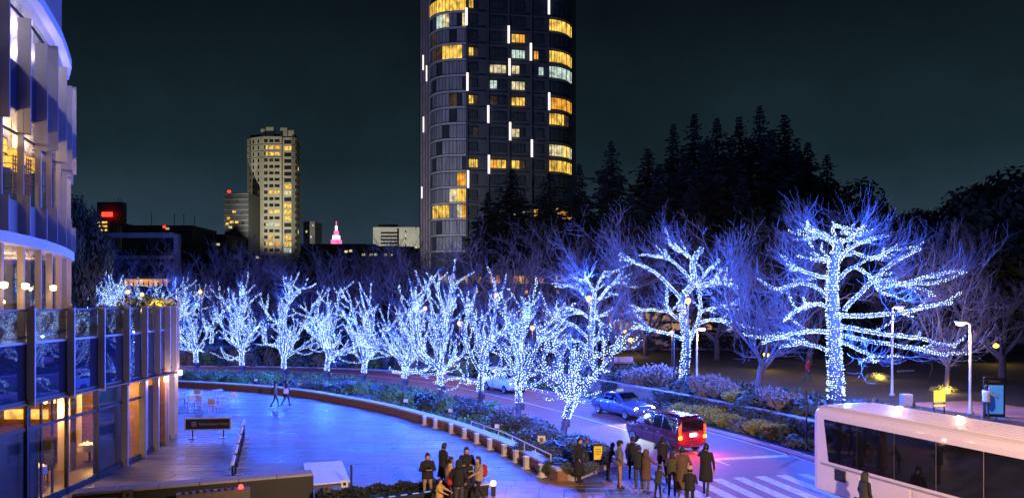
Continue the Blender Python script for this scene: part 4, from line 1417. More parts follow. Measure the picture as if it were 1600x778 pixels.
chandelier(-18.7, 33.9, 3.0, 'warm chandelier near the far partition of the restaurant')

# rounded upper building standing on the terrace
UP = [(-17.4, 20.3), (-17.7, 22.4), (-17.9, 24.3), (-18.2, 26.0), (-18.7, 27.9), (-19.3, 29.85), (-20.05, 31.75), (-20.85, 33.7), (-21.8, 35.7), (-22.85, 37.8), (-24.2, 39.8), (-26.5, 41.3), (-30.5, 42)]
rot = thing('round_building', 'upper rounded building with staggered metal fins and warm lit windows', 'building', (-24, 30, TERR))
def ring(off):
    return [(x + off * .9, y - off * .35) for x, y in UP]
back = [(-42, 42), (-42, 19.5)]
def curved(z0, z1, off, m, name):
    mb = MB(); mb.prism(ring(off) + back, z0, z1); return mb.build(name, m, rot)
curved(TERR - .02, TERR + .06, .2, M_floor, 'floor')
curved(9.05, 9.45, 0.55, M_soff, 'canopy')
curved(9.45, 10.7, -.25, M_fin2, 'floor_slab')
curved(14.25, 15.9, -.25, M_fin2, 'floor_slab')
curved(18.9, 19.3, .35, M_soff, 'canopy')
curved(19.3, 26, -.4, M_fin2, 'upper_wall')
for (z0, z1) in ((TERR + .06, 9.05), (10.7, 14.25), (15.9, 18.9)):
    mb = MB()
    for i in range(1, len(UP) - 1):
        a, b_ = UP[i], UP[i + 1]
        b = MB(); pane_box(a, b_, z0, z1, .03, -.12, b, .02, .98); b.build('window_pane', G_win, rot)
        if z0 > 10:
            b = MB(); pane_box(a, b_, z1 - .95, z1 - .87, .08, -.06, b); b.build('transom', M_frame, rot)
for i in range(1, len(UP) - 1):
    a, b_ = UP[i], UP[i + 1]
    b = MB(); pane_box(a, b_, 9.45, 10.75, .06, .0, b, .01, .99); b.build('spandrel_panel', M_fin2, rot)
    b = MB(); pane_box(a, b_, 14.2, 15.95, .06, .0, b, .01, .99); b.build('spandrel_panel', M_spand if i < 5 else M_fin2, rot)
for i, (x, y) in enumerate(UP):
    if i < 1 or i > 11:
        continue
    a, b_ = np.array(UP[max(i - 1, 0)]), np.array(UP[min(i + 1, len(UP) - 1)])
    t = unit(b_ - a); nn = np.array([t[1], -t[0]]); an = math.atan2(nn[1], nn[0])
    for (z0, z1, out, w) in ((13.5 - .2 * (i % 3), 18.0 - .28 * (i % 3), .44, .09), (10.3, 14.6, .20, .11), (9.5, 11.0 - .25 * (i % 2), .42, .09), (TERR + .06, 9.05, .22, .16)):
        c = np.array([x, y]) + nn * (out / 2 - .03)
        m = M_fin if z0 > 9 else M_plast
        b = MB(); b.box((c[0], c[1], (z0 + z1) / 2), (out, w, z1 - z0), an); b.build('fin' if z0 > 9 else 'pilaster', m, rot)
# rooms behind: pale back walls, ceilings
for (z0, z1, m) in ((TERR, 9.05, M_plast), (10.7, 14.2, M_plast), (15.9, 18.9, M_soff)):
    mb = MB()
    bk = [(x - 4.0, y - .5) for x, y in UP]
    for i in range(len(bk) - 1):
        pane_box(bk[i], bk[i + 1], z0, z1, .15, 0, mb)
    mb.build('back_wall', m, rot)
    for k in (3, 6, 8):
        x, y = UP[k]
        lamp('room_light', 'POINT', (x - 1.9, y - .2, z1 - .7), 330 if z0 > 9 else 150, (1.0, .62, .30) if z0 < 15 else (1.0, .80, .82), rot, radius=.3)
for (k, dx, s) in ((3, -.65, 1.0), (4, -.65, .95), (5, -.75, .9), (2, -.7, 1.0)):
    x, y = (UP[k][0] + UP[k + 1][0]) / 2, (UP[k][1] + UP[k + 1][1]) / 2 - .7
    t = thing('pendant_lantern', ('round yellow lantern hanging behind the upper window, %s' % ('first from the picture edge', 'second from the picture edge', 'above the lattice screen', 'largest and lowest')[(k - 2) % 4]), 'lantern', (x + dx, y + .7, 12.6 + .1 * (k % 2)), 0, 'lanterns in the upper restaurant')
    b = MB(); b.lathe((0, 0, 0), [(.30 * s, -.34), (.48 * s, -.28), (.52 * s, 0), (.48 * s, .28), (.30 * s, .34)], 16); b.build('shade', E_lamp, t, world=False, smooth=True)
    b = MB(); b.tube([(0, 0, .34), (0, 0, 1.5)], .012, 5); b.build('cord', M_dark, t, world=False)
    b = MB()
    for zz in (-.28, 0, .28):
        b.lathe((0, 0, zz), [(.525 * s, -.012), (.535 * s, 0), (.525 * s, .012)], 16)
    b.build('hoop', M_wood, t, world=False)
b = MB()
for k in range(9):
    b.box((-19.25 + .0, 28.4 + k * .13, 11.9), (.04, .03, 1.5), 0)
    b.box((-19.25, 28.95, 11.3 + k * .16), (.04, 1.15, .03), 0)
b.build('lattice_screen', M_wood, rot)
# wall lamps between pilasters and terrace furniture
for k in (3, 4, 6):
    x, y = UP[k]
    t = thing('wall_lamp', 'small warm wall lamp on the terrace front, %s' % {3: 'nearest the picture edge', 4: 'in the middle', 6: 'nearest the rounded corner'}[k], 'lamp', (x + .45, y - .3, 7.55), 0, 'wall lamps on the terrace')
    b = MB(); b.lathe((0, 0, 0), [(.04, -.12), (.12, -.08), (.13, .08), (.04, .12)], 10); b.build('shade', emit('wall_lamp_glow', (1, .72, .4), 6), t, world=False)
    b = MB(); b.tube([(0, 0, 0), (-.3, .12, .02)], .02, 5); b.build('bracket', M_dark, t, world=False)
    lamp('wall_lamp_light', 'POINT', (x + .75, y - .5, 7.5), 22, (1, .66, .32), t, radius=.12)
for k, (x, y, lab) in enumerate(((-17.6, 29.5, 'dark terrace table with parasol foot near the third fin'), (-18.2, 33.2, 'dark terrace table by the far balustrade'))):
    t = thing('terrace_table', lab, 'table', (x, y, TERR + .06), 0)
    b = MB(); b.lathe((0, 0, 0), [(.25, 0), (.25, .03), (.04, .05), (.04, .7)], 10); b.build('pedestal', M_dark, t, world=False)
    b = MB(); b.lathe((0, 0, 0), [(.42, .70), (.42, .74)], 14); b.build('top', M_dark, t, world=False)
M_yfl = mat('yellow_flowers', (0.75, 0.55, 0.05), .8, var=.2, island=.3)
M_gleaf = mat('planter_leaves', (0.07, 0.10, 0.04), .8, var=.4, island=.3)
t = thing('flower_trough', 'trough of bright yellow flowers at the far end of the terrace rail', 'planter', (-18.3, 37.2, TERR + .06), -.3)
b = MB(); b.box((0, 0, .38), (.5, 3.4, .75), bev=.02); b.build('trough', M_dark, t, world=False)
rng = random.Random(5)
b, c = MB(), MB()
for k in range(420):
    p = np.array([rng.uniform(-.35, .35), rng.uniform(-1.8, 1.8), .8 + rng.uniform(0, .62)])
    v = np.array([rng.gauss(0, .09) for _ in range(3)]); w = np.array([rng.gauss(0, .09) for _ in range(3)])
    (b if k % 5 < 3 else c).add([tuple(p), tuple(p + v), tuple(p + v + w), tuple(p + w)], [(0, 1, 2, 3)])
stuff(b.build('flowers', M_yfl, t, world=False)); stuff(c.build('leaves', M_gleaf, t, world=False))
lamp('trough_light', 'POINT', (-17.6, 37.0, 6.95), 40, (1, .75, .3), t, radius=.1)

# wall lamps added at the restaurant's outer corner to warm the plaza
for (x, y, lab) in ((-17.35, 38.05, 'warm wall lamp added on the restaurant corner over the cafe tables'), (-16.55, 34.8, 'warm wall lamp added on the restaurant side facing the black sign')):
    t = thing('added_wall_lamp', lab, 'lamp', (x + .2, y, 3.3), 0, 'added wall lamps at the restaurant corner')
    b = MB(); b.lathe((0, 0, 0), [(.05, -.14), (.10, -.10), (.10, .10), (.05, .14)], 10); b.build('shade', emit('wall_lamp_glow', (1, .72, .4), 6), t, world=False)
    b = MB(); b.tube([(0, 0, 0), (-.2, 0, .02)], .02, 5); b.build('bracket', M_dark, t, world=False)
    lamp('added_wall_light', 'POINT', (x + .5, y + .15, 3.15), 95, (1, .55, .30), t, radius=.12)
# ------------------------------------------------------------------ planting
M_shrubg = mat('clipped_shrub_leaves', (0.10, 0.19, 0.05), .75, var=.4, scale=4, island=.4)
M_shrubb = mat('lavender_leaves', (0.085, 0.11, 0.10), .8, var=.3, scale=3, island=.35)
M_shrubd = mat('broad_dark_leaves', (0.036, 0.055, 0.034), .55, var=.4, scale=3, island=.4)
M_silver = mat('silver_leaves', (0.22, 0.21, 0.19), .8, var=.2, scale=3, island=.3)
M_yleaf = mat('lime_yellow_leaves', (0.30, 0.30, 0.07), .75, var=.35, scale=3, island=.4)
M_olive = mat('olive_brown_leaves', (0.17, 0.13, 0.06), .8, var=.4, scale=3, island=.4)
M_stem = mat('plant_stem', (0.12, 0.09, 0.07), .9, var=.3)
def clump_mesh(seed, n, rx, ry, h, leaf, m, mode):
    rng = random.Random(seed)
    b = MB()
    for i in range(n):
        if mode == 'mound':
            an, u = rng.uniform(0, 6.283), rng.random()
            zz = rng.uniform(0.02, 1) ** .8
            rr = math.sqrt(max(0, 1 - zz * zz)) * (1 + .12 * math.sin(3 * an + seed) + .08 * math.sin(7 * an))
            p = np.array([rx * rr * math.cos(an), ry * rr * math.sin(an), h * zz * (1 + .1 * math.sin(5 * an + zz * 4))]) * rng.uniform(.86, 1.06)
            nr = unit(np.array([p[0] / rx ** 2, p[1] / ry ** 2, p[2] / h ** 2 + .2]))
            a = unit(np.cross(nr, [rng.gauss(0, 1) for _ in range(3)])); c = np.cross(nr, a)
            a = unit(a + nr * rng.uniform(-.2, .9)); s = leaf * rng.uniform(.6, 1.3)
            b.add([tuple(p - a * s * .3), tuple(p + c * s * .4), tuple(p + a * s), tuple(p - c * s * .4)], [(0, 1, 2, 3)])
        else:      # upright tuft of blades or stems with leaves
            an, rr = rng.uniform(0, 6.283), math.sqrt(rng.random())
            base = np.array([rx * .55 * rr * math.cos(an), ry * .55 * rr * math.sin(an), 0])
            lean = np.array([math.cos(an) * rr * .75, math.sin(an) * rr * .75, 1]) + np.array([rng.gauss(0, .22) for _ in range(3)])
            lean = unit(lean)
            L = h * rng.uniform(.55, 1.1)
            tip = base + lean * L
            sd = unit(np.cross(lean, [rng.gauss(0, 1), rng.gauss(0, 1), .1])) * leaf * .16
            mid = base + lean * L * .55 + np.array([0, 0, .05])
            b.add([tuple(base - sd * .5), tuple(base + sd * .5), tuple(mid + sd), tuple(tip), tuple(mid - sd)], [(0, 1, 2, 3, 4)])
            for q in range(4 if mode == 'leafy' else 1):
                s0 = rng.uniform(.35, 1)
                p = base + (tip - base) * s0
                o = unit(np.array([rng.gauss(0, 1), rng.gauss(0, 1), rng.uniform(.0, .9)])) * leaf * rng.uniform(.5, 1.1)
                w = unit(np.cross(o, [rng.gauss(0, 1), rng.gauss(0, 1), rng.gauss(0, 1)])) * leaf * .26
                b.add([tuple(p), tuple(p + o * .5 + w), tuple(p + o), tuple(p + o * .5 - w)], [(0, 1, 2, 3)])
    return b.mesh('foliage', m)
stem_b = MB()
for k in range(5):
    stem_b.tube([(0, 0, -.08), (.12 * math.cos(k * 1.26), .12 * math.sin(k * 1.26), .3)], [.03, .012], 5)
STEM = stem_b.mesh('stem', M_stem)
PL = {'round': clump_mesh(1, 1500, 1, 1, 1, .12, M_shrubg, 'mound'), 'round2': clump_mesh(9, 1500, 1, 1, 1, .13, M_shrubg, 'mound'),
      'lav': clump_mesh(2, 1300, 1, 1, 1, .26, M_shrubb, 'tuft'), 'broad': clump_mesh(3, 900, 1, 1, 1, .24, M_shrubd, 'mound'),
      'silver': clump_mesh(4, 700, 1, 1, 1, .20, M_silver, 'leafy'), 'lime': clump_mesh(5, 800, 1, 1, 1, .24, M_yleaf, 'leafy'),
      'olive': clump_mesh(6, 1200, 1, 1, 1, .18, M_olive, 'mound'), 'bluegreen': clump_mesh(7, 1100, 1, 1, 1, .2, M_shrubb, 'mound')}
def plant(kind, x, y, z, rx, ry, h, lab, name='shrub', group=None):
    t = thing(name, lab, 'shrub', (x, y, z), (x * 7.3 + y) % 6.28, group)
    inst(STEM, 'stem', t, scale=(rx, ry, h))
    stuff(inst(PL[kind], 'foliage', t, scale=(rx, ry, h)))
    return t
BZ = 0.34
G1 = 'clipped shrubs in the kerb bed'
for (px, py, k, rx, h, lab) in (
    (297, 597, 'round', .8, .75, 'clipped green shrub hard against the building corner'), (332, 598, 'round', 1.1, .75, 'clipped green shrub between first and second kerb trees'),
    (368, 599, 'round2', 1.2, .7, 'clipped green shrub in front of the second kerb tree'), (415, 596, 'round', 1.3, .8, 'wide clipped shrub between second and third kerb trees'),
    (560, 614, 'round2', 1.0, .75, 'clipped green shrub beside a white plant tag, below the fifth kerb tree'), (613, 626, 'round', .9, .85, 'round clipped shrub close to the seat wall below the sixth kerb tree'),
    (634, 629, 'round2', .6, .7, 'smaller clipped shrub touching the round one below the sixth kerb tree')):
    x, y = gp(px, py, BZ)
    plant(k, x, y, BZ, rx, .8 * rx, h, lab, 'clipped_shrub', G1)
G2 = 'loose plants in the kerb bed'
for (px, py, k, rx, h, lab) in (
    (452, 606, 'bluegreen', 1.2, .6, 'low blue green mound below the third kerb tree'), (487, 611, 'lav', 1.0, .7, 'feathery blue grey tuft beside the yellow plant tag'),
    (520, 612, 'broad', 1.1, .6, 'dark broad-leaved clump below the fourth kerb tree'), (545, 606, 'bluegreen', 1.0, .6, 'blue green mound between fourth and fifth kerb trees'),
    (590, 612, 'broad', 1.0, .6, 'dark broad-leaved clump between fifth and sixth kerb trees'), (660, 628, 'broad', .9, .6, 'low dark clump left of the tallest kerb tree'),
    (672, 640, 'broad', 1.1, .95, 'dark glossy broad-leaved shrub below the tallest kerb tree'), (700, 642, 'round2', .8, .9, 'leafy green shrub right below the tallest kerb tree trunk'),
    (718, 640, 'lav', 1.1, .95, 'tall feathery blue tuft right of the tallest kerb tree'), (738, 650, 'lav', 1.2, .9, 'broad feathery blue tuft beside the thin signpost'),
    (768, 648, 'round', 1.0, .9, 'leafy green shrub between the third and second nearest kerb trees'), (788, 652, 'silver', .8, .8, 'pale grey bush left of the second nearest kerb tree'),
    (797, 673, 'lav', 1.25, 1.0, 'large round lavender-like tuft below the second nearest kerb tree'), (836, 672, 'bluegreen', 1.0, .7, 'blue green mound right of the second nearest kerb tree'),
    (845, 692, 'lav', 1.2, .8, 'feathery tuft left of the nearest kerb tree'), (866, 708, 'broad', 1.0, .6, 'dark broad-leaved clump near the small picture sign'),
    (862, 690, 'bluegreen', .8, .6, 'blue green mound tight against the nearest kerb tree'), (900, 703, 'bluegreen', 1.1, .8, 'blue green mound right of the nearest kerb tree'),
    (882, 722, 'lav', 1.1, .7, 'feathery tuft behind the person in the long black coat'), (916, 722, 'broad', 1.1, .75, 'dark broad-leaved clump behind the yellow sign'),
    (935, 712, 'bluegreen', .8, .6, 'blue green mound between yellow sign and kerb'), (868, 733, 'broad', .8, .5, 'low dark clump at the near end of the seat wall'),
    (905, 740, 'lav', .8, .5, 'low feathery tuft at the near tip of the kerb bed'), (830, 708, 'lav', .9, .6, 'low feathery tuft along the seat wall handrail')):
    x, y = gp(px, py, BZ)
    plant(k, x, y, BZ, rx * .88, .66 * rx, h * .85, lab, 'bed_plant', G2)
# ground cover all through the bed
def cover(name, lab, pa, pb, z, n, m, leaf, h, seed):
    """loose leaves spread over the strip between two outlines"""
    rng = random.Random(seed)
    A, B = np.array(resample(pa, 0.8)), np.array(pb)
    LA = np.concatenate([[0], np.cumsum(np.linalg.norm(np.diff(A, axis=0), axis=1))]); LA /= LA[-1]
    LB_ = np.concatenate([[0], np.cumsum(np.linalg.norm(np.diff(B, axis=0), axis=1))]); LB_ /= LB_[-1]
    b = MB()
    for k in range(n):
        u, v = rng.random(), rng.uniform(.03, .97)
        x = float(np.interp(u, LA, A[:, 0]) * (1 - v) + np.interp(u, LB_, B[:, 0]) * v)
        y = float(np.interp(u, LA, A[:, 1]) * (1 - v) + np.interp(u, LB_, B[:, 1]) * v)
        if math.sin(x * 1.7 + 3 * math.sin(y * .7)) + math.sin(y * 1.3 + x * .4) < -.7:
            continue
        p = np.array([x, y, z + rng.uniform(0, h)])
        a = unit(np.array([rng.gauss(0, 1), rng.gauss(0, 1), rng.uniform(.1, 1.2)])) * leaf * rng.uniform(.6, 1.4)
        w = unit(np.cross(a, [rng.gauss(0, 1), rng.gauss(0, 1), rng.gauss(0, 1)])) * leaf * .3
        b.add([tuple(p), tuple(p + a * .5 + w), tuple(p + a), tuple(p + a * .5 - w)], [(0, 1, 2, 3)])
    o = stuff(b.build(name, m))
    return tag(o, lab, 'ground cover')
cover('ground_cover', 'low leafy ground cover filling the kerb bed between the shrubs', bi, bo, BZ, 7500, M_shrubg, .22, .16, 3)
sub = [p for p in CENTRE if p[0] > -34 and p[1] > 20]
cover('verge_cover', 'low mixed ground cover on the verge below the retaining wall', offset(sub, 4.45), offset(sub, 5.8), .16, 9000, M_shrubg, .22, .2, 4)
cover('park_undergrowth', 'rough dark undergrowth along the top of the retaining wall', offset(sub, 6.4), offset(sub, 13), UPZ, 12000, M_shrubd, .32, .3, 6)
# creeper hanging over the retaining wall in patches
rng = random.Random(21)
iv = MB()
wl_ = [p for p in resample(offset(CENTRE, 5.89), .1) if 24 < p[1] < 72 and p[0] > -32]
for k in range(9000):
    i = rng.randrange(1, len(wl_))
    q = wl_[i]
    if math.sin(i * .021) + math.sin(i * .057 + 1) + .5 * math.sin(i * .13) < -.35:
        continue
    tn = unit(np.array(wl_[i]) - np.array(wl_[i - 1])); nn = np.array([tn[1], -tn[0]])
    zz = UPZ + .1 - rng.random() ** 1.4 * (.75 + .4 * math.sin(i * .09))
    p = np.array([q[0] + nn[0] * rng.uniform(0, .14), q[1] + nn[1] * rng.uniform(0, .14), zz])
    a = unit(np.array([nn[0] * .6 + tn[0] * rng.gauss(0, .8), nn[1] * .6 + tn[1] * rng.gauss(0, .8), -rng.uniform(.1, 1)])) * rng.uniform(.1, .22)
    w = unit(np.cross(a, [nn[0], nn[1], rng.gauss(0, .4)])) * .05
    iv.add([tuple(p), tuple(p + a * .5 + w), tuple(p + a), tuple(p + a * .5 - w)], [(0, 1, 2, 3)])
stuff(iv.build('ivy', M_shrubd, rw))
# verge below the retaining wall and shrubs above it
def along(x_px, off):
    """point on the offset road line seen in photo column x_px"""
    best, L = None, offset(CENTRE, off)
    for i in range(len(L) - 1):
        for s in (0, .25, .5, .75):
            x, y = L[i][0] + (L[i + 1][0] - L[i][0]) * s, L[i][1] + (L[i + 1][1] - L[i][1]) * s
            if y < 12:
                continue
            e = abs(HX + F * x / y - x_px)
            if best is None or e < best[0]:
                best = (e, x, y)
    return best[1], best[2]
G3 = 'plants on the verge below the wall'
for i, (px, k, rx, h, lab) in enumerate(((1065, 'lime', .9, .7, 'leafy green plant just past the dark pole'), (1088, 'lime', .9, .8, 'leafy green plant above the red minivan roof'), (1110, 'lime', .9, .85, 'bright lime plant right of the red minivan'),
    (1135, 'lime', .8, .7, 'lime plant in the middle of the verge'), (1160, 'olive', .8, .6, 'brownish mound right of the lime plants'), (1185, 'lime', .7, .7, 'yellow-tipped plant left of the concrete wall face'),
    (1215, 'lime', .7, .75, 'yellow flowering plant below the concrete wall face'), (1240, 'olive', .8, .45, 'low brownish mound near the thin kerb pole'), (1262, 'lime', .7, .4, 'low pale plant at the foot of the thin kerb pole'),
    (1040, 'bluegreen', .8, .6, 'bluish mound behind the blue taxi bonnet'), (1010, 'bluegreen', .9, .6, 'bluish mound behind the blue taxi roof'))):
    x, y = along(px, 5.1)
    plant(k, x, y, .15, rx, .6, h, lab, 'verge_plant', G3)
G4 = 'shrubs above the retaining wall'
for i, (px, off, k, rx, h, lab) in enumerate(((945, 7.2, 'bluegreen', 1.2, 1.1, 'bluish shrub above the wall, left end'), (970, 8.2, 'broad', 1.3, 1.3, 'dark shrub left of the silver bushes'), (1000, 7.2, 'silver', 1.5, 1.6, 'silver leaved bush left of the dark pole, nearer the wall'),
    (1025, 8.0, 'silver', 1.6, 2.0, 'tall silver leaved bush close left of the dark pole'), (1072, 7.3, 'bluegreen', 1.2, 1.3, 'bright blue-lit mound at the foot of the forked lit tree'), (1108, 7.2, 'silver', 1.4, 1.9, 'tall silver leaved bush right of the forked lit tree'),
    (1128, 7.4, 'silver', 1.1, 1.3, 'lower silver leaved bush before the dark slanting trunk'), (1150, 7.0, 'lime', 1.0, .9, 'pale green leafy bush on top of the wall'), (1175, 7.0, 'broad', 1.2, 1.0, 'dark bush on top of the wall in front of the slanting trunk'),
    (1205, 7.3, 'silver', 1.2, 1.6, 'spiky silver bush left of the largest lit tree'), (1232, 7.2, 'silver', 1.2, 1.4, 'bushy silver shrub beside the largest lit trunk'), (1258, 7.4, 'broad', 1.2, 1.1, 'dark bush right against the bus rear'),
    (990, 9.5, 'broad', 1.5, 1.4, 'dark shrub set back behind the silver bushes'), (915, 7.4, 'broad', 1.3, 1.0, 'dark shrub above the wall behind the nearest kerb tree arms'))):
    x, y = along(px, off)
    plant(k, x, y, UPZ, rx * .85, rx * .65, h * .68, lab, 'wall_top_shrub', G4)
# bank across the road on the far left
G5 = 'mounds on the far bank across the road'
for i, px in enumerate((292, 318, 342, 366, 396, 424, 452, 478, 506, 534, 562, 588, 618, 648, 676, 706, 738, 772)):
    x, y = along(px, 5.25)
    k = ('olive', 'round', 'broad', 'olive', 'bluegreen')[i % 5]
    plant(k, x, y, .14, 1.3 + .3 * (i % 3), .75, 1.35 + .3 * ((i * 7) % 4) / 2,
          '%s mound on the far bank, %s in the row from the building corner' % ({'olive': 'brownish', 'round': 'green', 'broad': 'dark', 'bluegreen': 'bluish'}[k], ('first', 'second', 'third', 'fourth', 'fifth', 'sixth', 'seventh', 'eighth', 'ninth', 'tenth', 'eleventh', 'twelfth', 'thirteenth', 'fourteenth', 'fifteenth', 'sixteenth', 'seventeenth', 'eighteenth')[i]), 'bank_shrub', G5)

# ------------------------------------------------------------------ lamps, poles, signs
M_pole = mat('lamp_pole_grey', (0.44, 0.44, 0.47), .45, metal=.4, var=.1)
M_poled = mat('pole_dark', (0.02, 0.02, 0.022), .5, var=.1)
E_street = emit('street_lamp_glass', (1.0, .62, .30), 14)
E_globe = emit('globe_lamp_glass', (1.0, .50, .20), 2.6)
E_yel = emit('yellow_sign_panel', (1.0, .86, .12), 1.1)
STREET = (1.0, .58, .30)
def street_lamp(px, d, top_px, lab, z=UPZ, arm=-.5, power=260, pm=None, r=.07, lit=True):
    x = pd(px, d)
    zt = zd(top_px, d)
    t = thing('street_lamp', lab, 'street lamp', (x, d, z), 0, 'lamps along road and park')
    b = MB(); b.lathe((x, d, z), [(.16, 0), (.16, .12), (r * 1.3, .2), (r, 1.2), (r * .8, zt - z - .12)], 10); b.build('post', pm or M_pole, t, smooth=True)
    b = MB(); b.tube([(x, d, zt - .16), (x + arm * .5, d, zt - .04), (x + arm, d, zt - .02)], [.045, .04, .035], 6); b.build('arm', pm or M_pole, t)
    b = MB(); b.box((x + arm * 1.25, d, zt - .02), (.55, .24, .10), bev=.03); b.build('lamp_head', pm or M_pole, t)
    if lit:
        b = MB(); b.lathe((x + arm * 1.25, d, zt - .13), [(.05, -.09), (.13, -.06), (.15, 0), (.12, .055)], 12, sx=1.5); b.build('lamp_glass', E_street, t)
        lamp('street_light', 'POINT', (x + arm * 1.25, d, zt - .45), power, STREET, t, radius=.14)
    return t
street_lamp(1394, 45, 478, 'tall grey lamp post rising behind the bus roof through lit branches', arm=.35, power=800)
street_lamp(1516, 37.6, 502, 'grey lamp post with flat head at the park footpath', arm=-.4, power=900)
street_lamp(1089, 53, 512, 'pale post just right of the forked lit tree, lamp hidden in branches', arm=.3, power=400)
def globe_lamp(px, py, d, lab, z=UPZ, power=150, r=.21):
    x = pd(px, d); zt = zd(py, d)
    t = thing('globe_lamp', lab, 'street lamp', (x, d, z), 0, 'warm globe lamps among the trees')
    b = MB(); b.tube([(x, d, z), (x, d, zt - r)], [.07, .05], 8); b.build('post', M_poled, t)
    b = MB(); b.lathe((x, d, zt), [(r * .4, -r * .95), (r * .85, -r * .55), (r, 0), (r * .85, r * .55), (r * .4, r * .95)], 12); b.build('globe', E_globe, t, smooth=True)
    b = MB(); b.lathe((x, d, zt), [(r * .5, -r * 1.1), (r * .5, -r * .9)], 10); b.build('collar', M_poled, t)
    lamp('globe_light', 'POINT', (x, d - r - .25, zt - .1), power, STREET, t, radius=.2)
for a in ((775, 461, 66, 'warm globe lamp between the two tallest kerb trees'), (664, 482, 70, 'warm globe lamp behind the tallest kerb tree crown'), (920, 466, 57, 'warm globe lamp in the half hidden lit tree across the road'),
          (1075, 470, 50, 'warm globe lamp in the fork of the forked lit tree'), (313, 456, 78, 'warm globe lamp above the far end of the kerb row'), (104, 458, 62, 'warm globe lamp left of the lit terrace trees'),
          (200, 456, 75, 'warm globe lamp between the lit trees beyond the terrace'), (832, 512, 60, 'warm globe lamp low behind the second nearest kerb tree'), (1050, 520, 62, 'warm low lamp left of the forked trunk'),
          (1300, 524, 56, 'warm lamp low beside the largest lit trunk'), (222, 460, 80, 'warm globe lamp at the lit awning'), (718, 505, 66, 'warm globe lamp low between the kerb trees')):
    globe_lamp(*a, power=(420 if a[2] < 60 else 300))
# garden lights that shine on shrubs
def garden_light(px, py, d, lab, leaf=True):
    x = pd(px, d); z = zd(py, d)
    t = thing('garden_light', lab, 'lamp', (x, d, UPZ), 0, 'low yellow garden lights')
    b = MB(); b.tube([(x, d, UPZ), (x, d, z - .12)], .04, 6); b.build('stake', M_poled, t)
    b = MB(); b.lathe((x, d, z), [(.06, -.2), (.22, -.12), (.26, .06), (.08, .2)], 10); b.build('lantern', emit('garden_lantern', (1.0, .62, .06), 6), t)
    lamp('garden_glow', 'POINT', (x, d - .35, z + .1), 150, (1, .62, .10), t, radius=.1)
    if leaf:
        s = inst(PL['lime'], 'lit_foliage', t, loc=(0, .15, z - UPZ - .45), scale=(.7, .5, .75))
        stuff(s)
for a in ((1372, 590, 55, 'yellow garden light in foliage left of the grey fence'), (1476, 611, 47, 'yellow garden light in foliage right of the yellow notice'), (975, 517, 82, 'yellow garden light below the pavilion, upper one'),
          (985, 531, 78, 'yellow garden light with glow on the ground below the pavilion'), (1556, 540, 68, 'yellow garden light on the lawn by the right picture edge'), (1197, 554, 62, 'small yellow garden light behind the slanting trunk'), (1255, 482, 70, 'tiny yellow light deep behind the largest lit tree')):
    garden_light(*a, leaf=a[0] in (1372, 1476))
# thin dark poles
for (px, py, top, z, lab) in ((1053, 632, 518, .15, 'thin dark pole on the verge in front of the forked lit tree'), (1260, 705, 612, .15, 'thin dark pole on the kerb just left of the bus'), (751, 638, 588, BZ, 'thin dark post beside the third nearest kerb tree')):
    x, y = gp(px, py, z)
    t = thing('dark_pole', lab, 'pole', (x, y, z), 0, 'thin dark poles')
    zt = zd(top, y)
    b = MB(); b.tube([(x, y, z - .05), (x, y, zt)], [.05, .04], 8); b.build('shaft', M_poled, t)
    b = MB(); b.lathe((x, y, zt), [(.05, -.02), (.06, .0), (.03, .07)], 8); b.build('cap', M_poled, t)
# plant tags
M_tagw = mat('plant_tag_white', (.75, .72, .66), .6, var=.05)
M_tagy = mat('plant_tag_yellow', (.85, .62, .06), .6, var=.05)
for (px, py, m, lab) in ((400, 600, M_tagw, 'white plant tag below the second kerb tree'), (469, 607, M_tagy, 'bright yellow plant tag near the walking couple'), (556, 615, M_tagw, 'white plant tag before the clipped shrub below the fifth kerb tree'),
                         (634, 634, M_tagw, 'white plant tag beside the smaller clipped shrub'), (704, 650, M_tagw, 'white plant tag below the tallest kerb tree'), (768, 672, M_tagw, 'white plant tag left of the large lavender-like tuft'),
                         (777, 676, M_tagw, 'narrow white plant tag touching the large lavender-like tuft')):
    x, y = gp(px, py, BZ)
    t = thing('plant_tag', lab, 'tag', (x, y, BZ), 0, 'tags in the kerb bed')
    b = MB(); b.box((x, y, BZ + .12), (.03, .03, .3)); b.build('stake', M_poled, t)
    b = MB(); b.box((x, y - .03, BZ + .34), (.26, .02, .2), tilt=-.3); b.build('plate', m, t)
x, y = gp(846, 706, BZ)
t = thing('picture_sign', 'small tilted white sign with dark picture in the kerb bed', 'sign', (x, y, BZ))
b = MB(); b.box((x, y, BZ + .2), (.04, .04, .5)); b.build('stake', M_poled, t)
b = MB(); b.box((x, y - .04, BZ + .55), (.34, .03, .36), tilt=-.25); b.build('plate', M_tagw, t)
b = MB(); b.box((x, y - .075, BZ + .55), (.16, .02, .18), tilt=-.25); b.build('picture', M_dark, t)
# yellow sign near the waiting people
x, y = gp(934, 744, PZ)
t = thing('yellow_sign', 'yellow notice on two dark legs beside the waiting people', 'sign', (x, y, PZ), .1)
b = MB()
for s in (-.13, .13):
    b.box((s, 0, .45), (.035, .035, .9))
b.build('legs', M_poled, t, world=False)
b = MB(); b.box((0, -.03, .98), (.38, .03, .66)); b.build('board', M_poled, t, world=False)
b = MB(); b.box((0, -.055, .94), (.33, .02, .52)); b.build('panel', mat('sign_yellow', (.86, .70, .03), .5, var=.04), t, world=False)
for k, w in enumerate((.22, .26, .18)):
    b = MB(); b.box((0, -.07, 1.08 - k * .09), (w, .012, .022)); b.build('text_line', M_poled, t, world=False)
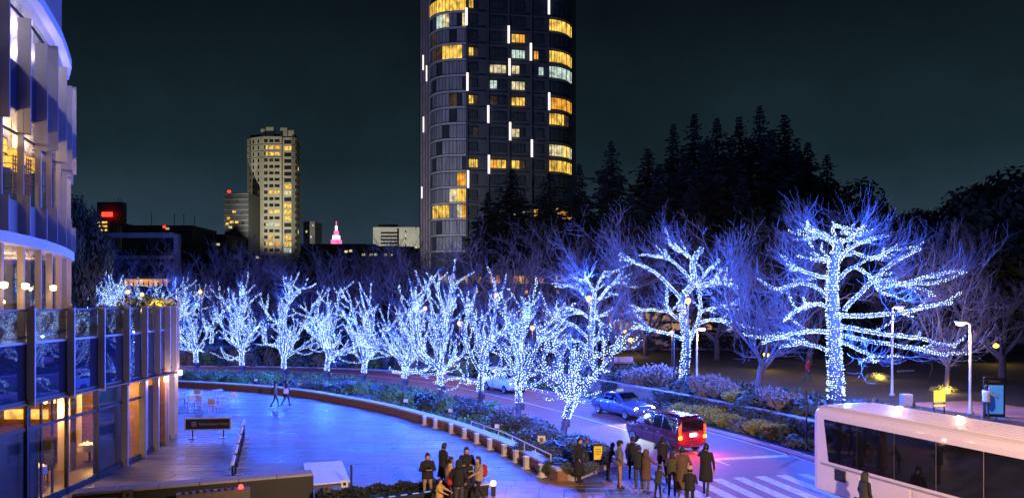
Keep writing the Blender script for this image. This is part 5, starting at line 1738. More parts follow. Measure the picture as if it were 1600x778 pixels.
# black restaurant sign on the plaza
x, y = gp(325, 684, PZ)
M_blk = mat('sign_black', (.008, .008, .009), .35, var=.1)
M_silv = mat('sign_frame_steel', (.45, .42, .42), .4, metal=.4, var=.1)
M_txt = mat('sign_lettering_pale', (.20, .20, .21), .6, var=.05)
t = thing('restaurant_sign', 'wide black freestanding sign with pale emblem and lettering on the plaza', 'sign', (x, y, PZ), .12)
b = MB(); b.box((0, 0, .72), (2.28, .06, .62), bev=.01); b.build('frame', M_silv, t, world=False)
b = MB(); b.box((0, -.04, .72), (2.12, .03, .50)); b.build('board', M_blk, t, world=False)
for s in (-.75, .75):
    b = MB(); b.box((s, 0, .22), (.05, .05, .42)); b.build('leg', M_blk, t, world=False)
    b = MB(); b.box((s, 0, .03), (.28, .5, .03), bev=.01); b.build('foot', M_silv, t, world=False)
def text_obj(body, name, m, parent, loc, size, rot=(math.pi / 2, 0, 0), align='LEFT'):
    cu = bpy.data.curves.new(name, 'FONT')
    cu.body, cu.size, cu.extrude, cu.align_x, cu.align_y = body, size, .003, align, 'CENTER'
    tmp = bpy.data.objects.new('tmp', cu)
    COL.objects.link(tmp)
    me = bpy.data.meshes.new_from_object(tmp.evaluated_get(bpy.context.evaluated_depsgraph_get()))
    bpy.data.objects.remove(tmp)
    me.materials.clear()
    me.materials.append(m)
    o = bpy.data.objects.new(name, me)
    COL.objects.link(o)
    o.parent, o.location, o.rotation_euler = parent, loc, rot
    return o
text_obj('Union Square Tokyo', 'lettering', M_txt, t, (-.42, -.06, .72), .17)
b = MB()
for (dx, dz, w, h) in ((-.1, 0, .02, .22), (.1, 0, .02, .22), (0, .1, .22, .02), (0, -.1, .22, .02), (-.03, 0, .02, .18), (.04, 0, .02, .18), (0, .0, .2, .02)):
    b.box((-.66 + dx, -.06, .72 + dz), (w, .012, h))
b.build('emblem', M_txt, t, world=False)
# row of barrier posts with white tops
for i in range(5):
    x, y = -10.45 - 2.75 * (i / 4.0), 27.6 + 8.6 * (i / 4.0)
    t = thing('barrier_stand', 'black barrier stand with white top bar on the plaza, %s' % ('nearest the dark planter wall', 'second from the dark planter wall', 'in the middle of the row', 'fourth from the dark planter wall', 'farthest from the dark planter wall')[i], 'barrier', (x, y, PZ + .015), math.atan2(8.6, -2.75), 'row of barrier stands')
    b = MB(); b.box((0, 0, .92), (1.55, .12, .10), bev=.03); b.build('top_bar', M_tagw, t, world=False)
    for s in (-.6, .6):
        b = MB(); b.tube([(s, 0, .03), (s, 0, .88)], .035, 8); b.build('leg', M_blk, t, world=False)
        b = MB(); b.box((s, 0, .02), (.09, .55, .04), bev=.015); b.build('foot', M_silv, t, world=False)
    b = MB(); b.box((0, .0, .60), (1.1, .03, .42), bev=.01); b.build('board', M_blk, t, world=False)
# bollard lights and handrail along the seat wall
M_boll = mat('bollard_pale_wood', (.62, .56, .50), .6, var=.15, stretch=(1, 1, .3))
BL = [(669, 664), (688, 669), (709, 677), (729, 685), (747, 693), (765, 702), (789, 712), (809, 722), (822, 732), (846, 745)]
names = ('first', 'second', 'third', 'fourth', 'fifth', 'sixth', 'seventh', 'eighth', 'ninth', 'tenth')
bpos = []
for i, (px, py) in enumerate(BL):
    x, y = gp(px, py, PZ)
    xw = wall_x(y)
    x = min(x, (xw or x) - .28)
    bpos.append((x, y))
    t = thing('seat_wall_bollard', 'pale square bollard along the seat wall, %s from its far end' % names[i], 'bollard', (x, y, PZ), .5, 'bollards along the seat wall')
    b = MB(); b.box((0, 0, .24), (.20, .20, .47), bev=.02); b.build('body', M_boll, t, world=False)
    b = MB(); b.box((0, 0, .03), (.32, .32, .035), bev=.01); b.build('foot', M_tagw, t, world=False)
    b = MB(); b.box((0, 0, .50), (.23, .23, .05), bev=.01); b.build('cap', M_tagw, t, world=False)
t = thing('handrail', 'thin pale handrail along the near half of the seat wall', 'handrail', (bpos[7][0], bpos[7][1], PZ))
hp = [(wall_x(y) + .08, y) for (x, y) in bpos[3:]]
b = MB(); b.tube([(x, y, .98) for x, y in hp], .028, 8); b.build('rail', M_tagw, t)
for (x, y) in hp:
    b = MB(); b.tube([(x, y, .6), (x, y, .98)], .02, 6); b.build('stanchion', M_tagw, t)
# ------------------------------------------------------------------ cafe furniture
M_chair = mat('cafe_chair_white', (.70, .68, .68), .5, var=.08)
M_chairw = mat('cafe_chair_wood', (.60, .36, .16), .5, var=.2)
def cafe_chair(px, py, rz, m, lab):
    x, y = gp(px, py, PZ)
    t = thing('cafe_chair', lab, 'chair', (x, y, PZ + .015), rz, 'chairs outside the restaurant')
    b = MB(); b.box((0, 0, .45), (.44, .44, .05), bev=.015); b.build('seat', m, t, world=False)
    b = MB(); b.box((0, .21, .70), (.44, .04, .30), bev=.015); b.build('backrest', m, t, world=False)
    for sx in (-.19, .19):
        for sy in (-.19, .19):
            b = MB(); b.tube([(sx * 1.08, sy * 1.1, 0), (sx, sy, .44)] + ([(sx, .22, .84)] if sy > 0 else []), .022, 6); b.build('leg', M_chair, t, world=False)
for a in ((282, 634, 1.2, M_chair, 'white cafe chair closest to the building corner'), (299, 639, 3.6, M_chair, 'white cafe chair, second from the building corner'), (314, 640, 2.9, M_chair, 'white cafe chair before the nearer table'),
          (333, 645, 3.1, M_chairw, 'cafe chair with orange wooden back, nearest of the group'), (331, 633, 5.2, M_chair, 'white cafe chair between the two tables'), (351, 632, 1.9, M_chairw, 'cafe chair with wooden back beside the farther table'),
          (364, 633, .3, M_chair, 'white cafe chair standing apart at the right end of the group'), (307, 629, .2, M_chairw, 'wooden cafe chair behind the nearer table')):
    cafe_chair(*a)
for (px, py, lab) in ((311, 634, 'small white cafe table, nearer to the building'), (343, 636, 'small white cafe table, farther from the building'), (288, 630, 'small white cafe table tucked at the building corner'), (340, 626, 'small white cafe table by the seat wall')):
    x, y = gp(px, py, PZ)
    t = thing('cafe_table', lab, 'table', (x, y, PZ + .015), .4, 'tables outside the restaurant')
    b = MB(); b.box((0, 0, .72), (.68, .68, .035), bev=.01); b.build('top', M_chair, t, world=False)
    b = MB(); b.tube([(0, 0, .03), (0, 0, .70)], .03, 8); b.build('post', M_chair, t, world=False)
    b = MB(); b.box((0, 0, .02), (.42, .42, .03), bev=.01); b.build('base', M_chair, t, world=False)

# ------------------------------------------------------------------ vehicles
M_tyre = mat('tyre_rubber', (.015, .015, .015), .8, var=.2)
M_rim = mat('wheel_rim', (.45, .45, .47), .35, metal=.8, var=.1)
M_carglass = mat('car_glass', (.006, .007, .01), .04, var=.05, spec=1.0)
M_plate = mat('number_plate', (.80, .80, .76), .5, var=.04)
E_tail = emit('tail_light', (1.0, .05, .01), 4.5)
E_amber = emit('amber_light', (1.0, .30, .02), 6)
E_head = emit('headlight', (.95, .97, 1.0), 60)
E_plate = emit('plate_glow', (1, .9, .85), 3)  # plates glow themselves, the lamplight on them is put into the material
def car_body(st, m, name, t):
    rings = []
    for (x, w, zb, zbelt, zr, wr) in st:
        zs = zb + .14
        half = [(w * .86, zb), (w * .97, zs), (w, (zs + zbelt) / 2), (w * .985, zbelt), ((wr + w) / 2 * .99, zbelt + (zr - zbelt) * .45), (wr, zr - min(.09, (zr - zbelt) * .4)), (wr * .86, zr - .015), (wr * .4, zr + .012)]
        rings.append([(x, -y, z) for y, z in half] + [(x, y, z) for y, z in reversed(half)])
    b = MB(); b.loft(rings, cap=True)
    o = b.build(name, m, t, world=False, smooth=True)
    return rings
def lerp3(a, b, t):
    return tuple(a[i] + (b[i] - a[i]) * t for i in range(3))
def patch(rA, rB, ia, ib, u0, u1, v0, v1, out, t, name, m):
    """a panel lying just proud of the loft between two stations"""
    P = lambda u, v: Vector(lerp3(lerp3(rA[ia], rA[ib], v), lerp3(rB[ia], rB[ib], v), u))
    q = [P(u0, v0), P(u1, v0), P(u1, v1), P(u0, v1)]
    nn = (q[1] - q[0]).cross(q[3] - q[0]).normalized()
    c = sum(q, Vector()) / 4
    if nn.dot(c - Vector((c.x, 0, .8))) < 0:
        nn = -nn
    b = MB(); lo = [tuple(p + nn * .002) for p in q]; hi = [tuple(p + nn * out) for p in q]
    b.add(lo + hi, [(4, 5, 6, 7), (0, 1, 5, 4), (1, 2, 6, 5), (2, 3, 7, 6), (3, 0, 4, 7)])
    return b.build(name, m, t, world=False)
def wheel(t, x, y, r, w=.2):
    s = 1 if y > 0 else -1
    b = MB()
    n = 20
    rings = [[(x + rr * math.cos(k * 2 * math.pi / n), y + dy, r + rr * math.sin(k * 2 * math.pi / n)) for k in range(n)] for rr, dy in ((r * .62, -w / 2), (r * .95, -w / 2), (r, -w / 4), (r, w / 4), (r * .95, w / 2), (r * .62, w / 2))]
    b.loft(rings, cap=True)
    wo = b.build('wheel', M_tyre, t, world=False, smooth=False)
    b = MB()
    b.loft([[(x + rr * math.cos(k * 2 * math.pi / n), y + s * dy, r + rr * math.sin(k * 2 * math.pi / n)) for k in range(n)] for rr, dy in ((r * .62, w / 2), (r * .6, w / 2 + .015), (r * .2, w / 2 - .01), (r * .1, w / 2 + .02))], cap=True)
    b.build('rim', M_rim, wo, world=False)
def shut_line(t, pts, name='door_seam'):
    b = MB(); b.tube(pts, .008, 4); b.build(name, M_tyre, t, world=False)
def make_minivan(lab, loc, rz, m, lit_rear=True, name='minivan'):
    t = thing(name, lab, 'car', loc, rz)
    st = [(-2.16, .74, .46, .96, 1.50, .58), (-2.12, .81, .36, .98, 1.62, .63), (-1.95, .85, .26, .99, 1.70, .67), (-.9, .86, .24, .99, 1.75, .69), (.55, .86, .24, .99, 1.72, .68), (1.38, .86, .24, .99, 1.08, .73), (1.95, .82, .28, .88, .93, .70), (2.18, .72, .40, .74, .78, .60)]
    R = car_body(st, m, 'body', t)
    for (a, ia, ib) in ((2, 3, 5), (2, 12, 10)):
        for (i, u0, u1) in ((2, .06, .96), (3, .04, .46), (3, .50, .96), (4, .03, .62)):
            patch(R[i], R[i + 1], ia, ib, u0, u1, .10, .92 if i < 4 else .80, .008, t, 'side_window', M_carglass)
    # windscreen and tailgate window
    P = lambda r, i: Vector(r[i])
    b = MB(); f0, f1 = R[4], R[5]
    q = [lerp3(f0[6], f1[6], .12), lerp3(f0[9], f1[9], .12), lerp3(f0[9], f1[9], .93), lerp3(f0[6], f1[6], .93)]
    b.add([tuple(Vector(p) + Vector((.02, 0, .03))) for p in q] + [tuple(Vector(p) + Vector((.0, 0, .01))) for p in q], [(0, 1, 2, 3), (0, 4, 5, 1), (1, 5, 6, 2), (2, 6, 7, 3), (3, 7, 4, 0)]); b.build('windscreen', M_carglass, t, world=False)
    b = MB(); b.box((-2.165, 0, 1.27), (.03, 1.18, .46), bev=.012); b.build('rear_window', M_carglass, t, world=False)
    for s in (-1, 1):
        b = MB(); b.box((-2.13, s * .70, 1.10), (.10, .13, .46), bev=.03); b.build('tail_light', E_tail if lit_rear else mat('tail_glass', (.3, .01, .01), .2), t, world=False)
        b = MB(); b.box((-2.15, s * .69, .78), (.09, .20, .16), bev=.03); b.build('indicator', E_amber if lit_rear else M_plate, t, world=False)
        b = MB(); b.box((2.06, s * .60, .74), (.16, .24, .14), bev=.03); b.build('headlight', M_plate if lit_rear else E_head, t, world=False)
        b = MB(); b.box((1.08, s * .93, 1.06), (.14, .16, .13), bev=.03); b.build('mirror', m, t, world=False)
        for x in (.62, -.35, -1.35):
            shut_line(t, [(x, s * .862, .42), (x, s * .868, .7), (x, s * .852, .98)])
        for x in (.25, -.72):
            b = MB(); b.box((x, s * .868, .86), (.2, .02, .03), bev=.006); b.build('door_handle', M_rim, t, world=False)
        for x in (-1.35, 1.42):
            wheel(t, x, s * .76, .32)
    b = MB(); b.box((-2.17, 0, .88), (.03, .34, .17)); b.build('number_plate', E_plate if lit_rear else M_plate, t, world=False)
    b = MB(); b.box((-2.14, 0, .52), (.12, 1.5, .2), bev=.05); b.build('rear_bumper', m, t, world=False)
    b = MB(); b.box((2.14, 0, .5), (.12, 1.4, .2), bev=.05); b.build('front_bumper', m, t, world=False)
    b = MB(); b.box((-1.9, 0, 1.72), (.3, 1.1, .04), bev=.015); b.build('spoiler', m, t, world=False)
    return t
M_red = mat('car_paint_dark_red', (.075, .006, .014), .25, var=.05, coat=1.0)
M_blue = mat('car_paint_blue', (.06, .10, .22), .22, var=.05, coat=1.0)
M_white = mat('car_paint_white', (.72, .72, .74), .3, var=.05, coat=.6)
def heading(d):
    return math.atan2(d[1], d[0])
mv = make_minivan('dark red minivan with glowing tail lights driving away', (7.35, 35.6, .004), heading((-.42, .90)), M_red)
for s in (-1, 1):
    lamp('tail_glow', 'POINT', Vector((7.35, 35.6, 0)) + Matrix.Rotation(heading((-.42, .90)), 3, 'Z') @ Vector((-2.6, s * .6, .75)), 90, (1, .06, .02), mv, radius=.1)
wv = make_minivan('white van partly hidden behind the second and third nearest kerb trees', (-.6, 57.2, .004), heading((.5, -.86)), M_white, lit_rear=False, name='white_van')
def make_taxi(lab, loc, rz, m):
    t = thing('taxi', lab, 'car', loc, rz)
    st = [(-2.3, .72, .46, .82, .88, .58), (-2.2, .82, .32, .92, .98, .66), (-1.55, .86, .25, .95, 1.03, .69), (-.85, .86, .24, .95, 1.42, .60), (.25, .86, .24, .95, 1.46, .60), (1.05, .86, .24, .95, 1.01, .70), (1.95, .83, .27, .83, .88, .70), (2.3, .70, .38, .68, .73, .58)]
    R = car_body(st, m, 'body', t)
    for (ia, ib) in ((3, 5), (12, 10)):
        for (i, u0, u1) in ((2, .45, .95), (3, .04, .48), (3, .52, .97), (4, .03, .66)):
            patch(R[i], R[i + 1], ia, ib, u0, u1, .08, .9 if i == 3 else .72, .008, t, 'side_window', M_carglass)
    for (A, B, lo, hi, nm, dx) in ((R[4], R[5], .10, .94, 'windscreen', .02), (R[3], R[2], .10, .94, 'rear_window', -.02)):
        q = [lerp3(A[6], B[6], lo), lerp3(A[9], B[9], lo), lerp3(A[9], B[9], hi), lerp3(A[6], B[6], hi)]
        b = MB(); b.add([tuple(Vector(p) + Vector((dx, 0, .035))) for p in q] + [tuple(Vector(p)) for p in q], [(0, 1, 2, 3), (0, 4, 5, 1), (1, 5, 6, 2), (2, 6, 7, 3), (3, 7, 4, 0)]); b.build(nm, M_carglass, t, world=False)
    for s in (-1, 1):
        b = MB(); b.box((2.16, s * .58, .68), (.20, .30, .17), bev=.05); b.build('headlight', E_head, t, world=False)
        b = MB(); b.box((-2.26, s * .62, .80), (.08, .26, .14), bev=.03); b.build('tail_light', E_tail, t, world=False)
        b = MB(); b.box((.85, s * .93, 1.0), (.13, .16, .12), bev=.03); b.build('mirror', m, t, world=False)
        for x in (.95, -.2, -1.2):
            shut_line(t, [(x, s * .862, .4), (x, s * .868, .65), (x, s * .85, .94)])
        for x in (-.05, -1.02):
            b = MB(); b.box((x, s * .868, .82), (.2, .02, .03), bev=.006); b.build('door_handle', M_rim, t, world=False)
        for x in (-1.4, 1.42):
            wheel(t, x, s * .76, .31)
    b = MB(); b.box((2.29, 0, .50), (.03, .34, .17)); b.build('number_plate', E_plate, t, world=False)
    b = MB(); b.box((2.24, 0, .68), (.1, .74, .12), bev=.02); b.build('grille', M_tyre, t, world=False)
    b = MB(); b.box((2.24, 0, .46), (.14, 1.4, .18), bev=.05); b.build('bumper', m, t, world=False)
    b = MB(); b.box((-.25, 0, 1.53), (.16, .5, .14), bev=.04); b.build('roof_sign', emit('taxi_roof_sign', (.8, .9, 1.0), .5), t, world=False)
    return t
tx_p, tx_r = (6.75, 45.0, .004), heading((.46, -.888))
tx = make_taxi('blue silver taxi with bright headlights coming towards the crossing', tx_p, tx_r, M_blue)
for s in (-1, 1):
    a = Matrix.Rotation(tx_r, 3, 'Z')
    lamp('headlight_beam', 'SPOT', Vector(tx_p) + a @ Vector((2.42, s * .58, .68)), 700, (.9, .95, 1), tx, radius=.08, spot=70, target=Vector(tx_p) + a @ Vector((12, s * .6, .0)))

# coach
M_bus = mat('bus_paint_white', (.78, .70, .73), .25, var=.03, coat=.5)
M_busgrey = mat('bus_trim_grey', (.30, .30, .31), .45, var=.1)
bd = (.346, -.938)
brz = heading(bd)
rear = np.array([10.75, 26.3])
bc = rear + np.array(bd) * 5.6 + np.array([.938, .346]) * 1.25
bus = thing('coach_bus', 'large white coach with long dark windows and ribbed roof crossing right', 'bus', (bc[0], bc[1], .004), brz)
def bus_ring(x, w, z0, z1, r, rb=.12):
    pts = []
    for (cx, cz, a0, rr) in ((w - rb, z0 + rb, -90, rb), (w - r, z1 - r, 0, r), (-(w - r), z1 - r, 90, r), (-(w - rb), z0 + rb, 180, rb)):
        for k in range(5):
            an = math.radians(a0 + k * 22.5)
            pts.append((x, cx + rr * math.cos(an), cz + rr * math.sin(an)))
    return pts
b = MB(); b.loft([bus_ring(-5.6, 1.14, .42, 3.10, .30), bus_ring(-5.55, 1.21, .34, 3.22, .30), bus_ring(-5.4, 1.25, .30, 3.30, .28), bus_ring(5.2, 1.25, .30, 3.30, .28), bus_ring(5.5, 1.20, .34, 3.2, .3), bus_ring(5.62, 1.1, .44, 3.0, .3)])
b.build('body', M_bus, bus, world=False, smooth=False)
for s in (-1, 1):
    for k in range(7):
        x0 = -5.05 + k * 1.48
        b = MB()
        z0, z1 = 1.42, 2.86
        sl = .22 if k == 0 else 0
        y0, y1 = s * 1.252, s * 1.268
        v = [(x0 + sl, z0), (x0 + 1.45, z0), (x0 + 1.45, z1), (x0, z1)]
        b.add([(x, y0, z) for x, z in v] + [(x, y1, z) for x, z in v], [(0, 1, 2, 3), (4, 5, 6, 7), (0, 1, 5, 4), (1, 2, 6, 5), (2, 3, 7, 6), (3, 0, 4, 7)])
        b.build('side_window', M_carglass, bus, world=False)
    for k in range(5):
        b = MB(); b.box((-4.4 + k * 1.95, s * 1.256, .86), (1.86, .02, .74), bev=.008); b.build('luggage_flap', M_bus, bus, world=False)
    b = MB(); b.box((0, s * 1.262, 1.30), (10.4, .02, .06)); b.build('trim_strip', M_busgrey, bus, world=False)
    b = MB(); b.box((-4.3, s * 1.275, 1.05), (.5, .02, .4), bev=.01); b.build('side_vent', M_tyre, bus, world=False)
    b = MB(); b.lathe((2.9, s * 1.27, 1.62), [(.16, -.2), (.16, .2)], 8); b.build('side_marker', M_tyre, bus, world=False)
    for x in (-3.1, 3.6):
        wheel(bus, x, s * 1.08, .5, .3)
        b = MB()
        n = 14
        rr = [(x + .6 * math.cos(math.pi * k / n), s * 1.256, .5 + .6 * math.sin(math.pi * k / n)) for k in range(n + 1)] + [(x - .6, s * 1.256, .31), (x + .6, s * 1.256, .31)]
        b.loft([rr, [(p[0], s * 1.262, p[2]) for p in rr]]); b.build('wheel_arch', M_tyre, bus, world=False)
    b = MB(); b.box((-5.56, s * .92, .95), (.1, .26, .5), bev=.03); b.build('tail_light', mat('tail_glass', (.3, .01, .01), .2), bus, world=False)
for k in range(9):
    b = MB(); b.box((.0, -.96 + k * .24, 3.315), (10.2, .05, .045)); b.build('roof_rib', M_bus, bus, world=False)
for x in (-4.5, -2.6, -.2, 3.4):
    b = MB(); b.box((x, 0, 3.308), (.02, 2.0, .016)); b.build('roof_seam', M_busgrey, bus, world=False)
b = MB(); b.box((-5.61, 0, 2.3), (.03, 1.8, .95), bev=.012); b.build('rear_window', M_carglass, bus, world=False)
b = MB(); b.box((-5.6, 0, 1.2), (.04, 1.7, .7), bev=.015); b.build('engine_hatch', M_busgrey, bus, world=False)
b = MB(); b.box((-5.62, 0, .5), (.12, 2.2, .26), bev=.05); b.build('bumper', M_busgrey, bus, world=False)
b = MB(); b.box((5.62, 0, 2.2), (.05, 2.0, 1.4), bev=.02); b.build('windscreen', M_carglass, bus, world=False)

# ------------------------------------------------------------------ park furniture on the right
x, y = gp(1553, 652, UPZ)
M_pblue = emit('poster_backlight_blue', (.10, .34, 1.0), .62, vary=.25, vscale=1.5)
t = thing('poster_case', 'black poster case with blue lit poster beside the footpath', 'poster case', (x, y, UPZ + .05), -.25)
b = MB(); b.box((0, 0, .98), (.95, .16, 1.96), bev=.02); b.build('case', M_blk, t, world=False)
b = MB(); b.box((0, -.09, .86), (.76, .02, 1.42)); b.build('poster', M_pblue, t, world=False)
b = MB(); b.lathe((-.12, -.105, .75), [(.05, -.5), (.16, -.3), (.13, .1), (.06, .45)], 8, sy=.05); b.build('poster_figure', emit('poster_figure', (.02, .08, .55), .5), t, world=False)
text_obj('Midtown', 'lettering', M_txt, t, (0, -.085, 1.76), .14, align='CENTER')
x, y = gp(1459, 646, UPZ)
t = thing('yellow_notice', 'glowing yellow notice board behind the bus roof', 'sign', (x, y, UPZ), .2)
b = MB(); b.box((0, 0, .5), (.05, .05, 1.0)); b.box((.62, 0, .5), (.05, .05, 1.0)); b.build('legs', M_poled, t, world=False)
b = MB(); b.box((.31, -.04, .90), (.68, .05, .62), bev=.01); b.build('board', E_yel, t, world=False)
b = MB(); b.box((.31, -.04, .42), (.68, .05, .10), bev=.01); b.build('lower_board', E_yel, t, world=False)
M_fence = mat('fence_board_grey', (.30, .30, .33), .8, var=.2, island=.15)
for (p0, p1, lab) in (((1403, 579), (1436, 586), 'pale slatted fence panel by the lawn, left one'), ((1438, 584), (1460, 589), 'dim slatted fence panel by the lawn, right one')):
    d0 = 60.0
    t = thing('fence_panel', lab, 'fence', (pd(p0[0], d0), d0, UPZ), 0, 'fence panels by the lawn')
    n = 12
    for k in range(n):
        px = p0[0] + (p1[0] - p0[0]) * k / n
        b = MB(); b.box((pd(px, d0), d0 + k * .06, (UPZ + zd(p0[1], d0)) / 2), (.12, .03, zd(p0[1], d0) - UPZ)); b.build('slat', M_fence, t)
    for zz in (.4, .85):
        b = MB(); b.box((pd((p0[0] + p1[0]) / 2, d0), d0 + .38, UPZ + zz * (zd(p0[1], d0) - UPZ)), (pd(p1[0], d0) - pd(p0[0], d0), .06, .08), rz=.32); b.build('rail', M_fence, t)
M_bench = mat('bench_slat_grey', (.42, .36, .40), .7, var=.15, island=.1)
for (px, py, lab) in ((955, 566, 'slatted park bench left of the warm garden light'), (979, 567, 'slatted park bench right in front of the warm garden light')):
    d = 64
    t = thing('park_bench', lab, 'bench', (pd(px, d), d, UPZ), .1, 'benches on the lawn')
    for k in range(4):
        b = MB(); b.box((0, -.2 + k * .13, .45), (1.3, .11, .04)); b.build('seat_slat', M_bench, t, world=False)
    for k in range(3):
        b = MB(); b.box((0, .26, .58 + k * .14), (1.3, .04, .11)); b.build('back_slat', M_bench, t, world=False)
    for s in (-.55, .55):
        b = MB(); b.box((s, .02, .22), (.06, .46, .44)); b.build('leg', M_blk, t, world=False)
x, y = gp(1416, 636, UPZ)
t = thing('utility_cabinet', 'pale low utility cabinet on the lawn behind the bus roof', 'cabinet', (x, y, UPZ))
b = MB(); b.box((0, 0, .38), (.55, .4, .70), bev=.02); b.build('body', M_silv, t, world=False)
b = MB(); b.box((0, -.21, .38), (.48, .02, .58)); b.build('door', M_silv, t, world=False)
t = thing('lit_awning', 'warm lit awning above market stalls beyond the terrace', 'awning', (pd(236, 97), 97, UPZ))
b = MB(); b.box((pd(236, 97), 97, zd(436, 97)), (pd(272, 97) - pd(202, 97), 2.4, .5), tilt=.2); b.build('canopy', mat('awning_cloth', (.7, .5, .3), .8, var=.1), t)
for k in range(9):
    px = 206 + k * 7.6
    b = MB(); b.box((pd(px, 97), 95.6, zd(442, 97)), (.42, .1, .85)); b.build('lamp_panel', W_O if k % 3 else W_Y, t)
for px in (203, 236, 270):
    b = MB(); b.box((pd(px, 97), 97, (UPZ + zd(440, 97)) / 2), (.15, .15, zd(440, 97) - UPZ)); b.build('post', M_port, t)

# ------------------------------------------------------------------ foreground: planter walls, slab, control box
M_dwall = mat('dark_metal_wall', (.014, .015, .017), .55, var=.3, scale=3)
M_dcope = mat('grey_coping', (.33, .31, .32), .6, var=.18, scale=5, island=.1)
wl0, wl1 = np.array([-13.6, 22.9]), np.array([-6.95, 25.55])
t = thing('stair_wall', 'long dark metal wall with pale grey coping at the bottom edge', 'wall', (-10, 24, PZ))
an = heading(wl1 - wl0); L = float(np.linalg.norm(wl1 - wl0)); c = (wl0 + wl1) / 2
dn = np.array([math.sin(an), -math.cos(an)])
cc = c + dn * .25
b = MB(); b.box((cc[0], cc[1], .55), (L, .5, 1.0), an); b.build('panel', M_dwall, t)
for k in range(6):
    q = wl0 + (wl1 - wl0) * (k + .5) / 6 + dn * .18
    b = MB(); b.box((q[0], q[1], 1.09), (L / 6 - .012, .66, .08), an, bev=.012); b.build('coping_stone', M_dcope, t)
M_ctrl = mat('control_box_olive', (.12, .11, .085), .6, metal=.2, var=.25, scale=5)
q = gp(340, 777, .9)
t = thing('control_box', 'drab metal control box with red lamp at the bottom edge', 'control box', (q[0], q[1] - .3, PZ), an)
b = MB(); b.box((0, 0, .55), (2.1, .4, 1.1), bev=.02); b.build('case', M_ctrl, t, world=False)
b = MB(); b.lathe((.78, -.05, 1.1), [(.07, 0), (.075, .06), (.05, .11), (.01, .13)], 12); b.build('red_lamp', emit('control_red', (1, .03, .02), 9), t, world=False)
for k in range(8):
    b = MB(); b.lathe((-.85 + k * .2, -.05, 1.1), [(.055, 0), (.05, .05), (.02, .06)], 10); b.build('knob', M_blk, t, world=False)
for k in range(2):
    b = MB(); b.box((-.3 + k * .35, .08, 1.104), (.2, .03, .012)); b.build('label_strip', M_tagw, t, world=False)
lamp('control_glow', 'POINT', (q[0] + .7, q[1] - .5, 1.5), 3, (1, .05, .03), t, radius=.05)
t = thing('vent_hood', 'dark slatted ventilation hood in the bottom left corner', 'vent', (-13.4, 20.6, PZ), .05)
b = MB(); b.box((0, 0, .6), (3.6, 1.4, 1.0), bev=.05); b.build('case', M_dwall, t, world=False)
for k in range(14):
    b = MB(); b.box((-1.6 + k * .24, -.72, .62), (.06, .10, .8), tilt=.25); b.build('slat', M_rail, t, world=False)
b = MB(); b.box((0, 0, 1.14), (3.8, 1.6, .07), bev=.02); b.build('lid', M_rail, t, world=False)
x, y = gp(205, 775, .9)
t = thing('metal_plate', 'small square brass plate on the dark wall', 'plate', (x, y - .2, PZ), an)
b = MB(); b.box((0, 0, .45), (.05, .05, .9)); b.build('post', M_dwall, t, world=False)
b = MB(); b.box((0, -.03, .92), (.30, .04, .30), bev=.01); b.build('plate', M_ctrl, t, world=False)
b = MB(); b.lathe((0, -.055, .92), [(.05, -.05), (.05, .05)], 10); b.build('key_lock', M_dwall, t, world=False)
# white slab
t = thing('white_slab', 'flat white stone slab on the plaza beside the dark wall', 'slab', (-7.0, 28.2, PZ))
b = MB(); b.add([(*gp(474, 723, .2), .16), (*gp(534, 719, .2), .16), (*gp(547, 751, .2), .16), (*gp(480, 757, .2), .16), (*gp(474, 723, .2), .20), (*gp(534, 719, .2), .20), (*gp(547, 751, .2), .20), (*gp(480, 757, .2), .20)],
                 [(3, 2, 1, 0), (4, 5, 6, 7), (0, 1, 5, 4), (1, 2, 6, 5), (2, 3, 7, 6), (3, 0, 4, 7)])
b.build('slab', mat('white_slab_stone', (.80, .80, .80), .5, var=.08, scale=4), t)
# dark planter with clipped hedge
def planter_pt(px, py, z):
    return gp(px, py, z)
pA, pB = planter_pt(492, 768, .55), planter_pt(748, 747, .55)
pC, pD = planter_pt(763, 757, .50), planter_pt(500, 790, .55)
t = thing('hedge_planter', 'long black planter with low dark hedge in front of the plaza', 'planter', (-4, 25.8, PZ))
b = MB(); b.prism([pD, pC, pB, pA], PZ, .42); b.build('trough', M_dwall, t)
def edge_piece(p, q_, w, z0, z1, m, nm, par):
    p, q_ = np.array(p), np.array(q_)
    b = MB(); b.box(((p[0] + q_[0]) / 2, (p[1] + q_[1]) / 2, (z0 + z1) / 2), (float(np.linalg.norm(q_ - p)) - .01, w, z1 - z0), heading(q_ - p), bev=.008); return b.build(nm, m, par)
edge_piece(pA, pB, .14, .42, .50, M_dwall, 'far_rim', t)
edge_piece(pD, pC, .16, .42, .52, M_dwall, 'near_rim', t)
edge_piece(pB, pC, .30, .42, .53, M_cope, 'end_rim', t)
edge_piece(np.array(pC) + (np.array(pD) - np.array(pC)) * .002, np.array(pC) + (np.array(pD) - np.array(pC)) * .24, .2, .525, .56, M_cope, 'pale_rim', t)
rng = random.Random(9)
b = MB()
for k in range(5200):
    u, v = rng.random(), rng.random()
    p0 = np.array(pA) + (np.array(pB) - np.array(pA)) * u
    p1 = np.array(pD) + (np.array(pC) - np.array(pD)) * u
    pp = p0 + (p1 - p0) * (.12 + .5 * v)
    p = np.array([pp[0], pp[1], .42 + rng.random() ** .6 * (.26 + .06 * math.sin(u * 40))])
    a = unit(np.array([rng.gauss(0, 1), rng.gauss(0, 1), rng.uniform(0, 1)])) * .08; w = unit(np.cross(a, [rng.gauss(0, 1) for _ in range(3)])) * .035
    b.add([tuple(p), tuple(p + a * .5 + w), tuple(p + a), tuple(p + a * .5 - w)], [(0, 1, 2, 3)])
stuff(b.build('hedge', mat('hedge_leaves_dark', (.018, .026, .016), .7, var=.4, island=.4), t))
